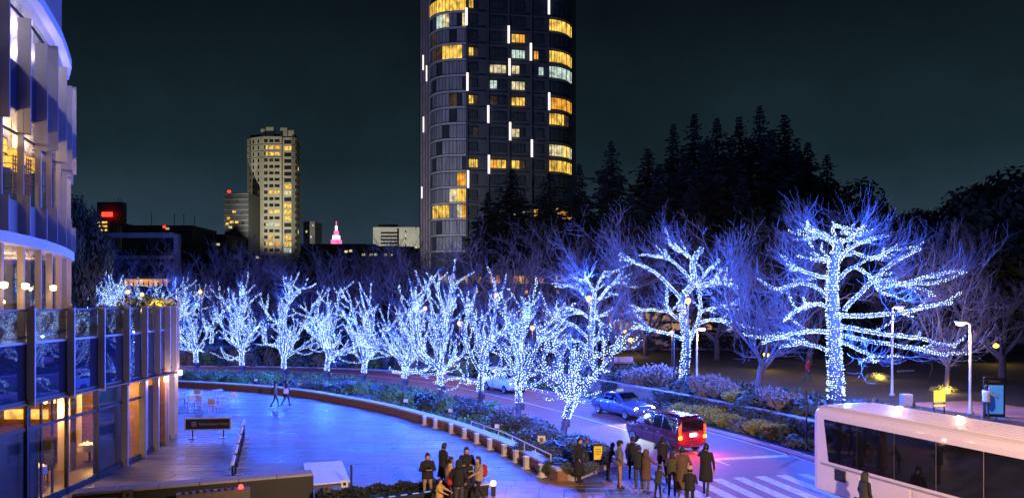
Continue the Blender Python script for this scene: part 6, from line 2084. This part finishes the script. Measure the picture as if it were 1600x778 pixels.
for k in range(13):
    q = np.array(pD) + (np.array(pC) - np.array(pD)) * (.05 + k * .07)
    b = MB(); b.box((q[0], q[1], .548), (.22, .05, .02), heading(np.array(pC) - np.array(pD))); b.build('led_marker', emit('led_marker', (.45, .55, 1.0), .8), t)
x, y = pC
t = thing('corner_lamp', 'small glowing lamp at the planter corner', 'lamp', (x + .18, y - .02, PZ))
b = MB(); b.box((0, 0, .2), (.16, .16, .36), bev=.02); b.build('post', M_dwall, t, world=False)
b = MB(); b.box((0.0, 0, .46), (.18, .18, .16), bev=.03); b.build('lantern', emit('corner_lamp_glow', (1.0, .60, .38), 5), t, world=False)
lamp('corner_light', 'POINT', (x + .5, y - .2, .75), 16, (1, .55, .32), t, radius=.1)
# two small plates on stakes in the planter
for (px, py, m, lab) in ((512, 766, M_ctrl, 'square brass plate at the planter end next to the dark wall'), (540, 758, M_tagw, 'small white notice standing in the hedge planter')):
    x, y = gp(px, py, .75)
    t = thing('planter_plate', lab, 'plate', (x, y - .1, .42), 0, 'plates in the hedge planter')
    b = MB(); b.box((0, 0, .2), (.04, .04, .5)); b.build('stake', M_dwall, t, world=False)
    b = MB(); b.box((0, -.03, .42), (.22, .03, .24)); b.build('plate', m, t, world=False)
    b = MB(); b.box((0, -.05, .42), (.10, .012, .10)); b.build('print', M_dwall, t, world=False)
x, y = gp(549, 752, .42)
t = thing('short_post', 'short dark post at the hedge corner by the white slab', 'post', (x, y, PZ))
b = MB(); b.box((0, 0, .45), (.07, .07, .9), bev=.01); b.build('shaft', M_poled, t, world=False)
b = MB(); b.box((0, 0, .92), (.09, .09, .04), bev=.01); b.build('cap', M_poled, t, world=False)
# unseen footbridge lamp standards, added behind the eye point to warm the crowd
for (x, y, lab) in ((-9.0, -1.5, 'unseen footbridge lamp standard added on the restaurant side of the viewpoint'), (7.5, -2.0, 'unseen footbridge lamp standard added on the road side of the viewpoint')):
    t = thing('unseen_bridge_lamp', lab, 'street lamp', (x, y, 0), 0, 'unseen lamps added on the footbridge')
    b = MB(); b.tube([(x, y, 0), (x, y, 10.2)], [.12, .07], 8); b.build('post', M_pole, t)
    b = MB(); b.tube([(x, y, 10.2), (x, y + .8, 10.5)], .05, 6); b.build('arm', M_pole, t)
    b = MB(); b.box((x, y + 1.0, 10.5), (.3, .6, .12), bev=.03); b.build('lamp_head', M_pole, t)
    b = MB(); b.lathe((x, y + 1.0, 10.38), [(.05, -.08), (.13, -.05), (.15, 0), (.12, .05)], 10); b.build('lamp_glass', E_street, t)
    if x < 0:
        lamp('added_bridge_light', 'POINT', (x, y + 1.0, 10.15), 1300, (1.0, .66, .30), t, radius=.2)
    else:
        lamp('added_bridge_light', 'SPOT', (x, y + 1.0, 10.15), 42000, (1.0, .62, .38), t, radius=.2, spot=72, target=(5.5, 26, 0))
# ------------------------------------------------------------------ people
M_skin = mat('skin', (.52, .33, .24), .6, var=.08, scale=10)
M_hairb = mat('hair_black', (.012, .010, .010), .5, var=.3, scale=20)
M_hairn = mat('hair_brown', (.05, .028, .018), .5, var=.3, scale=20)
M_shoe = mat('shoe_dark', (.02, .018, .018), .6, var=.2)
M_shoel = mat('shoe_pale', (.55, .50, .45), .6, var=.1)
CL = {'black': (.012, .012, .014), 'navy': (.014, .018, .032), 'char': (.035, .036, .04), 'cream': (.52, .44, .28), 'khaki': (.30, .19, .09), 'tan': (.42, .22, .09), 'brown': (.11, .065, .045),
      'grey': (.14, .13, .13), 'dgrey': (.06, .06, .065), 'jeans': (.05, .06, .09), 'beige': (.40, .30, .20), 'red': (.42, .02, .02), 'mustard': (.55, .34, .10), 'white': (.70, .66, .66), 'olive': (.06, .055, .04)}
def cl(k):
    return mat('cloth_' + k, CL[k], .85, var=.22, scale=7, bump=.35, bscale=18)
def capsule(b, p, q, r0, r1, n=10):
    p, q = Vector(p), Vector(q)
    d = (q - p)
    L = d.length
    d = d.normalized() if L > 1e-6 else Vector((0, 0, 1))
    pts, rad = [], []
    for a in (-80, -50, -20):
        pts.append(p + d * r0 * math.sin(math.radians(a))); rad.append(r0 * math.cos(math.radians(a)))
    for a in (20, 50, 80):
        pts.append(q + d * r1 * math.sin(math.radians(a))); rad.append(r1 * math.cos(math.radians(a)))
    b.tube(pts, rad, n)
def ellip(b, c, r, n=12):
    b.lathe((0, 0, 0), [(0.001, -1)] + [(math.cos(math.radians(a)), math.sin(math.radians(a))) for a in range(-75, 76, 25)] + [(0.001, 1)], n)
    k = (9) * n
    for i in range(len(b.v) - k, len(b.v)):
        v = b.v[i]
        b.v[i] = (c[0] + v[0] * r[0], c[1] + v[1] * r[1], c[2] + v[2] * r[2])
def hand(b, w, d, mi, s):
    """palm and five bent fingers at wrist w pointing along d"""
    w, d = Vector(w), Vector(d).normalized()
    up = Vector((0, 0, 1)) if abs(d.z) < .8 else Vector((0, -1, 0))
    sd = d.cross(up).normalized()
    nn = sd.cross(d).normalized()
    pal = w + d * .045
    ring = []
    for (t, hw, hh) in ((0, .024, .018), (.04, .040, .017), (.085, .042, .014), (.095, .036, .010)):
        c = w + d * t
        ring.append([tuple(c + sd * hw * cx + nn * hh * cy) for cx, cy in ((-1, -.6), (0, -1), (1, -.6), (1, .6), (0, 1), (-1, .6))])
    b.loft(ring, mi)
    for k, L in enumerate((.062, .074, .080, .070)[::-1] if s > 0 else (.062, .074, .080, .070)):
        o = w + d * .09 + sd * (-.031 + .0207 * k)
        m1 = o + d * L * .5 - nn * .006
        e = m1 + d * L * .38 - nn * L * .34
        b.tube([o, m1, e], [.0095, .009, .0072], 5, mi)
    o = w + d * .03 + sd * (.036 * -s)
    m1 = o + d * .030 + sd * (.026 * -s) - nn * .012
    b.tube([o, m1, m1 + d * .032 - nn * .012], [.012, .011, .008], 5, mi)
ARM = {'down': ((.25, .03, 1.13), (.255, -.06, .88)), 'pocket': ((.29, .07, 1.14), (.20, -.07, .95)), 'phone': ((.25, -.03, 1.14), (.07, -.27, 1.20)), 'photo': ((.27, -.20, 1.27), (.07, -.30, 1.52)), 'fold': ((.26, -.06, 1.14), (-.06, -.20, 1.16)), 'reach': ((.27, -.16, 1.20), (.24, -.42, 1.12))}
LEGS = {'stand': (((.10, 0, .50), (.11, .02, .08)), ((-.10, -.01, .50), (-.11, 0, .08))), 'walk': (((.09, -.16, .50), (.10, -.22, .08)), ((-.09, .08, .50), (-.10, .30, .12))), 'apart': (((.13, -.03, .50), (.17, -.02, .08)), ((-.12, .0, .50), (-.16, .03, .08)))}
def person(label, px, py, h, face, top, bottom, arms='down', legs='stand', hair='short', coat=None, hat=None, z=PZ, shoe=None, head_tilt=0.0, bag=None, prop=None, xy=None, hairm=None, bulk=1.0, lean=0.0):
    x, y = xy if xy else gp(px, py, z)
    s = h / 1.70
    t = thing('person', label, 'person', (x, y, z + .018), face, 'people around the plaza')
    aL, aR = (arms if isinstance(arms, tuple) else (arms, arms))
    lg = LEGS[legs]
    bones = []      # (p, q, r0, r1, region)
    lv = lambda p: Vector((p[0], p[1] - lean * max(0, p[2] - .9), p[2]))
    hips = ((.09, 0, .90), (-.09, 0, .90))
    for i in (0, 1):
        kn, ak = lg[i]
        bones.append((hips[i], kn, .088 * bulk, .060, 'leg')); bones.append((kn, ak, .060, .043, 'leg'))
        bones.append(((ak[0], ak[1] + .03, .05 + ak[2] - .08), (ak[0] * 1.06, ak[1] - .15, .038 + ak[2] - .08), .044, .036, 'shoe'))
    bones.append(((.06, 0, .93), (-.06, 0, .93), .115 * bulk, .115 * bulk, 'leg'))
    bones.append(((0, 0, 1.02), (0, .0, 1.16), .125 * bulk, .130 * bulk, 'top'))
    bones.append(((.055, .01, 1.25), (-.055, .01, 1.25), .125 * bulk, .125 * bulk, 'top'))
    bones.append(((.14, .01, 1.37), (-.14, .01, 1.37), .075 * bulk, .075 * bulk, 'top'))
    wr = []
    for sgn, nm in ((1, aL), (-1, aR)):
        el, wi = ARM[nm]
        el, wi = (el[0] * sgn, el[1], el[2]), (wi[0] * sgn, wi[1], wi[2])
        bones.append(((.175 * sgn, .01, 1.385), el, .066 * bulk, .052 * bulk, 'top')); bones.append((el, wi, .052 * bulk, .038, 'top'))
        wr.append((wi, Vector(wi) - Vector(el), sgn))
    bones.append(((0, .005, 1.40), (0, -.01, 1.50), .058, .052, 'skin'))
    ht = head_tilt
    hc = Vector((0, -.02 - .05 * ht, 1.595 - .015 * abs(ht)))
    b = MB()
    for (p, q, r0, r1, g_) in bones:
        capsule(b, lv(p), lv(q), r0, r1)
    H = lv(hc)
    ellip(b, H, (.078, .096, .118)); ellip(b, H + Vector((0, -.035, -.05)), (.058, .060, .062))
    capsule(b, H + Vector((0, -.09, .015)), H + Vector((0, -.108, -.02)), .012, .016, 6)
    for sg in (-1, 1):
        ellip(b, H + Vector((sg * .080, .005, -.005)), (.014, .022, .032), 8)
    me = b.mesh('tmp', M_skin)
    o = bpy.data.objects.new('body', me)
    COL.objects.link(o)
    rm = o.modifiers.new('r', 'REMESH'); rm.mode, rm.voxel_size = 'VOXEL', .021
    sm = o.modifiers.new('s', 'SMOOTH'); sm.factor, sm.iterations = .5, 3
    dg = bpy.context.evaluated_depsgraph_get()
    ev = bpy.data.meshes.new_from_object(o.evaluated_get(dg))
    o.modifiers.clear()
    # colour each face by the limb it belongs to
    nf = len(ev.polygons)
    cen = np.empty(nf * 3); ev.polygons.foreach_get('center', cen); cen = cen.reshape(-1, 3)
    best = np.full(nf, 1e9); reg = np.zeros(nf, int)
    code = {'skin': 0, 'top': 1, 'leg': 2, 'shoe': 3}
    for (p, q, r0, r1, g_) in bones + [(hc, hc + Vector((0, 0, .02)), .11, .11, 'skin')]:
        p, q = np.array(lv(p)), np.array(lv(q))
        dd = q - p
        u = np.clip(((cen - p) @ dd) / (dd @ dd + 1e-9), 0, 1)
        ds = np.linalg.norm(cen - (p + u[:, None] * dd), axis=1) - (r0 + (r1 - r0) * u)
        k = ds < best
        best[k] = ds[k]; reg[k] = code[g_]
    V = np.empty(len(ev.vertices) * 3); ev.vertices.foreach_get('co', V)
    fb = MB()
    fb.v = [tuple(v) for v in V.reshape(-1, 3)]
    fb.f = [tuple(pl.vertices) for pl in ev.polygons]
    fb.m = [int(r) for r in reg]
    for (wi, dv, sgn) in wr:
        hand(fb, lv(wi), dv, 0, sgn)
    fb.v = [(v[0] * s, v[1] * s, v[2] * s) for v in fb.v]
    nm = fb.mesh('body', [M_skin, cl(top), cl(bottom), shoe or M_shoe], True)
    o.data = nm
    bpy.data.meshes.remove(me); bpy.data.meshes.remove(ev)
    o.parent = t
    def child(bb, name, m, smooth=True):
        bb.v = [(v[0] * s, v[1] * s, v[2] * s) for v in bb.v]
        return bb.build(name, m, t, world=False, smooth=smooth)
    # eyes and brows
    e = MB()
    for sg in (-1, 1):
        ellip(e, H + Vector((sg * .031, -.088, .005)), (.013, .010, .008), 6)
        ellip(e, H + Vector((sg * .032, -.090, .026)), (.020, .008, .005), 6)
    ellip(e, H + Vector((0, -.100, -.055)), (.022, .008, .005), 6)
    child(e, 'eyes_and_mouth', M_hairb)
    # hair as an uneven cap, longer where the photo shows long hair
    hm = hairm or M_hairb
    hb = MB()
    rings = []
    rg = random.Random(int(px * 3 + py))
    n = 16
    for a in range(-34, 91, 12) if hair != 'long' else range(-40, 91, 12):
        r = []
        for k in range(n):
            th = 2 * math.pi * k / n
            fy = math.sin(th)
            aa = a
            if fy < -.35 and a < 28:
                aa = 28 + (a + 34) * .12
            cr, sr = math.cos(math.radians(aa)), math.sin(math.radians(aa))
            ex = .014 + rg.uniform(0, .008)
            r.append(tuple(H + Vector(((.080 + ex) * cr * math.cos(th), .008 + (.098 + ex) * cr * fy, (.116 + ex) * sr + .006))))
        rings.append(r)
    hb.loft(rings)
    if hair == 'long':
        fall = []
        for (zz, w_, dpt) in ((.03, .092, .10), (-.08, .100, .105), (-.18, .112, .10), (-.28, .105, .085), (-.33, .07, .06)):
            fall.append([tuple(H + Vector((w_ * math.cos(math.radians(an_)), .02 + dpt * math.sin(math.radians(an_)) * .95, zz))) for an_ in (-18, 10, 40, 70, 90, 110, 140, 170, 198)] + [tuple(H + Vector((-w_ * .75, .055, zz))), tuple(H + Vector((0, .07, zz))), tuple(H + Vector((w_ * .75, .055, zz)))])
        hb.loft(fall)
    if hair == 'hood':
        hd = MB()
        rr = []
        for (zz, w_, dp) in ((-.16, .13, .12), (-.08, .125, .125), (.02, .118, .128), (.10, .098, .112), (.145, .05, .07)):
            rr.append([tuple(H + Vector((w_ * math.cos(2 * math.pi * k / 14), .03 + dp * math.sin(2 * math.pi * k / 14) * (1 if math.sin(2 * math.pi * k / 14) > 0 else .55), zz))) for k in range(14)])
        hd.loft(rr); child(hd, 'hood', cl(coat[0] if coat else top))
    child(hb, 'hair', hm)
    if hat:
        hh = MB()
        hh.loft([[tuple(H + Vector((w_ * math.cos(2 * math.pi * k / 16), .006 + w_ * 1.18 * math.sin(2 * math.pi * k / 16), zz))) for k in range(16)] for zz, w_ in ((.035, .104), (.06, .108), (.10, .100), (.135, .076), (.155, .03))])
        child(hh, 'hat', cl(hat))
    # jacket or coat shell with a clean hem
    ck, hem = coat if coat else (top, .86)
    cb = MB()
    rg = random.Random(int(px + py * 5))
    prof = [(1.455, .085, .075), (1.43, .15, .088), (1.37, .205 * bulk, .118 * bulk), (1.26, .200 * bulk, .150 * bulk), (1.10, .185 * bulk, .150 * bulk), (.98, .188 * bulk, .152 * bulk)]
    zz = .92
    while zz > hem:
        prof.append((zz, .192 * bulk + (.92 - zz) * .10, .160 * bulk + (.92 - zz) * .10)); zz -= .14
    prof.append((hem, .194 * bulk + (.92 - hem) * .10, .162 * bulk + (.92 - hem) * .10))
    rings = []
    for (zq, a_, c_) in prof:
        rings.append([tuple(lv((a_ * math.cos(2 * math.pi * k / 18) * (1 + .03 * math.sin(5 * k + zq * 9)), .01 + c_ * math.sin(2 * math.pi * k / 18) * (1 + .04 * math.sin(3 * k + zq * 11)), zq))) for k in range(18)])
    cb.loft(rings, cap=True)
    child(cb, 'coat' if hem < .7 else 'jacket', cl(ck))
    cbx = MB()
    cbx.loft([[tuple(lv((w_ * math.cos(2 * math.pi * k / 14), .004 + w_ * .95 * math.sin(2 * math.pi * k / 14), zq))) for k in range(14)] for zq, w_ in ((1.42, .10), (1.46, .085), (1.50, .078))], cap=False)
    child(cbx, 'collar', cl(ck))
    if bag:
        bb = MB()
        if bag[1] == 'back':
            bb.box(lv((0, .235, 1.18)), (.30, .16, .42), bev=.05)
        else:
            bb.box(lv((-.27, .02, 1.0)), (.12, .32, .36), bev=.04)
            bb.tube([lv((-.26, .12, 1.16)), lv((-.1, .13, 1.42)), lv((.1, -.02, 1.46))], .014, 5)
        bo_ = tag(child(bb, 'bag', cl(bag[0]), False), bag[2], 'bag')
        del bo_['category']
    if prop == 'phone':
        ph = MB(); c = (Vector(lv(wr[0][0])) + Vector(lv(wr[1][0]))) / 2 + Vector((0, -.07, .05)) if aR == aL else Vector(lv(wr[1][0])) + Vector((0, -.08, .05))
        ph.box(c, (.075, .012, .15), tilt=-.9); child(ph, 'phone', M_blk, False)
        ph = MB(); ph.box(c + Vector((0, .0075, .002)), (.066, .004, .13), tilt=-.9); child(ph, 'phone_screen', emit('phone_screen', (.85, .92, 1.0), 4), False)
    return t
pi = math.pi
# group in front of the hedge planter
GX = lambda px, d: (pd(px, d), d)
person('person in black jacket and khaki trousers looking at a phone', 668, 795, 1.72, .25, 'black', 'khaki', 'phone', 'stand', prop='phone', head_tilt=.5, xy=GX(668, 25.0))
person('person in black seen from behind at the back of the group', 692, 780, 1.74, 2.3, 'black', 'black', ('phone', 'down'), 'stand', coat=('black', .55), head_tilt=.6, xy=GX(693, 26.6))
person('person in cream puffer jacket facing the tall dark coat', 703, 795, 1.66, 1.9, 'cream', 'dgrey', ('phone', 'down'), 'stand', bulk=1.1, bag=('red', 'side', 'red shoulder bag'), hairm=M_hairb, xy=GX(704, 24.6))
person('tall person in long black coat in the middle of the group', 728, 795, 1.80, 0.15, 'black', 'black', 'fold', 'stand', coat=('black', .42), bulk=1.15, head_tilt=.3, xy=GX(729, 25.6))
person('person in black hooded jacket seen from behind, centre of the group', 716, 800, 1.64, 2.9, 'black', 'dgrey', 'pocket', 'stand', hair='hood', xy=GX(717, 24.2))
person('person in beige top with red backpack and long dark hair', 748, 795, 1.60, -1.0, 'beige', 'black', ('reach', 'phone'), 'walk', hair='long', bag=('red', 'back', 'red backpack'), xy=GX(748, 25.0))
person('small person in mustard jacket low at the picture bottom', 684, 800, 1.18, 1.2, 'mustard', 'dgrey', 'reach', 'walk', hairm=M_hairn, xy=GX(687, 23.6), bulk=1.1)
# people waiting at the kerb
person('person in long black coat standing alone by the bed edging', 905, 754, 1.68, 1.0, 'black', 'black', ('photo', 'pocket'), 'stand', hair='long', coat=('black', .30), z=PZ)
person('dark dressed person bending beside the yellow sign', 950, 752, 1.45, 1.8, 'black', 'black', 'reach', 'apart', hair='long', z=PZ, lean=.3)
person('person in grey jacket, dark beanie and tan trousers seen from the side', 968, 763, 1.72, 1.6, 'grey', 'tan', 'pocket', 'stand', hat='black', z=PZ)
person('person in dark coat at the kerb behind the grey jacket', 988, 750, 1.66, 2.6, 'dgrey', 'black', 'down', 'stand', coat=('black', .6), z=PZ)
person('slim person in black jacket and jeans next to the brown hooded coat', 998, 768, 1.66, 2.9, 'navy', 'jeans', 'phone', 'stand', shoe=M_shoel, z=PZ)
person('person in brown hooded coat near the kerb', 1010, 771, 1.55, 2.2, 'brown', 'grey', 'reach', 'stand', hair='hood', coat=('brown', .55), z=PZ)
person('tall person in black taking a photograph in front of the minivan', 1035, 756, 1.74, 2.9, 'black', 'black', 'photo', 'apart', hat='black', z=PZ)
person('person with long dark hair just left of the brown long coat', 1049, 782, 1.58, 2.8, 'olive', 'black', 'phone', 'stand', hair='long', xy=GX(1050, 26.0), z=PZ)
person('tall person in long brown coat seen from behind', 1065, 785, 1.74, 3.0, 'brown', 'brown', 'pocket', 'stand', coat=('brown', .28), xy=GX(1066, 25.9), z=PZ)
person('person in mustard hat and black jacket at the bottom edge', 1077, 800, 1.50, 2.7, 'black', 'black', 'phone', 'stand', hat='mustard', xy=GX(1078, 23.9), z=PZ)
person('tall person in dark coat stepping onto the crossing', 1103, 775, 1.86, 2.7, 'black', 'dgrey', ('photo', 'down'), 'walk', coat=('black', .5), xy=GX(1103, 26.4), z=.0)
person('person in dark jacket crouching low at the kerb beside the long brown coat', 1030, 790, 1.12, 2.5, 'char', 'black', 'reach', 'apart', xy=GX(1028, 25.6), z=PZ, lean=.35)
person('dark pedestrian crossing in front of the coach', 1353, 815, 1.68, 1.8, 'black', 'black', 'down', 'walk', hair='hood', coat=('char', .6), xy=GX(1352, 22.7), z=.0)
# couple on the plaza and the two people in the park
person('person in pale grey top walking on the plaza', 430, 636, 1.56, 1.9, 'grey', 'black', 'down', 'walk', hair='short', z=PZ)
person('person in dark coat with white bag walking on the plaza', 447, 634, 1.68, 1.9, 'navy', 'navy', ('fold', 'down'), 'walk', coat=('navy', .6), bag=('white', 'side', 'white bag'), z=PZ)
person('person in white top and blue jeans reading the poster case', 1541, 654, 1.62, 1.9, 'white', 'jeans', ('photo', 'reach'), 'stand', hair='long', hairm=M_hairn, z=UPZ + .04)
person('person in red top on the dark lawn behind the wall-top shrubs', 1262, 596, 1.60, 1.2, 'red', 'jeans', 'down', 'walk', z=UPZ)
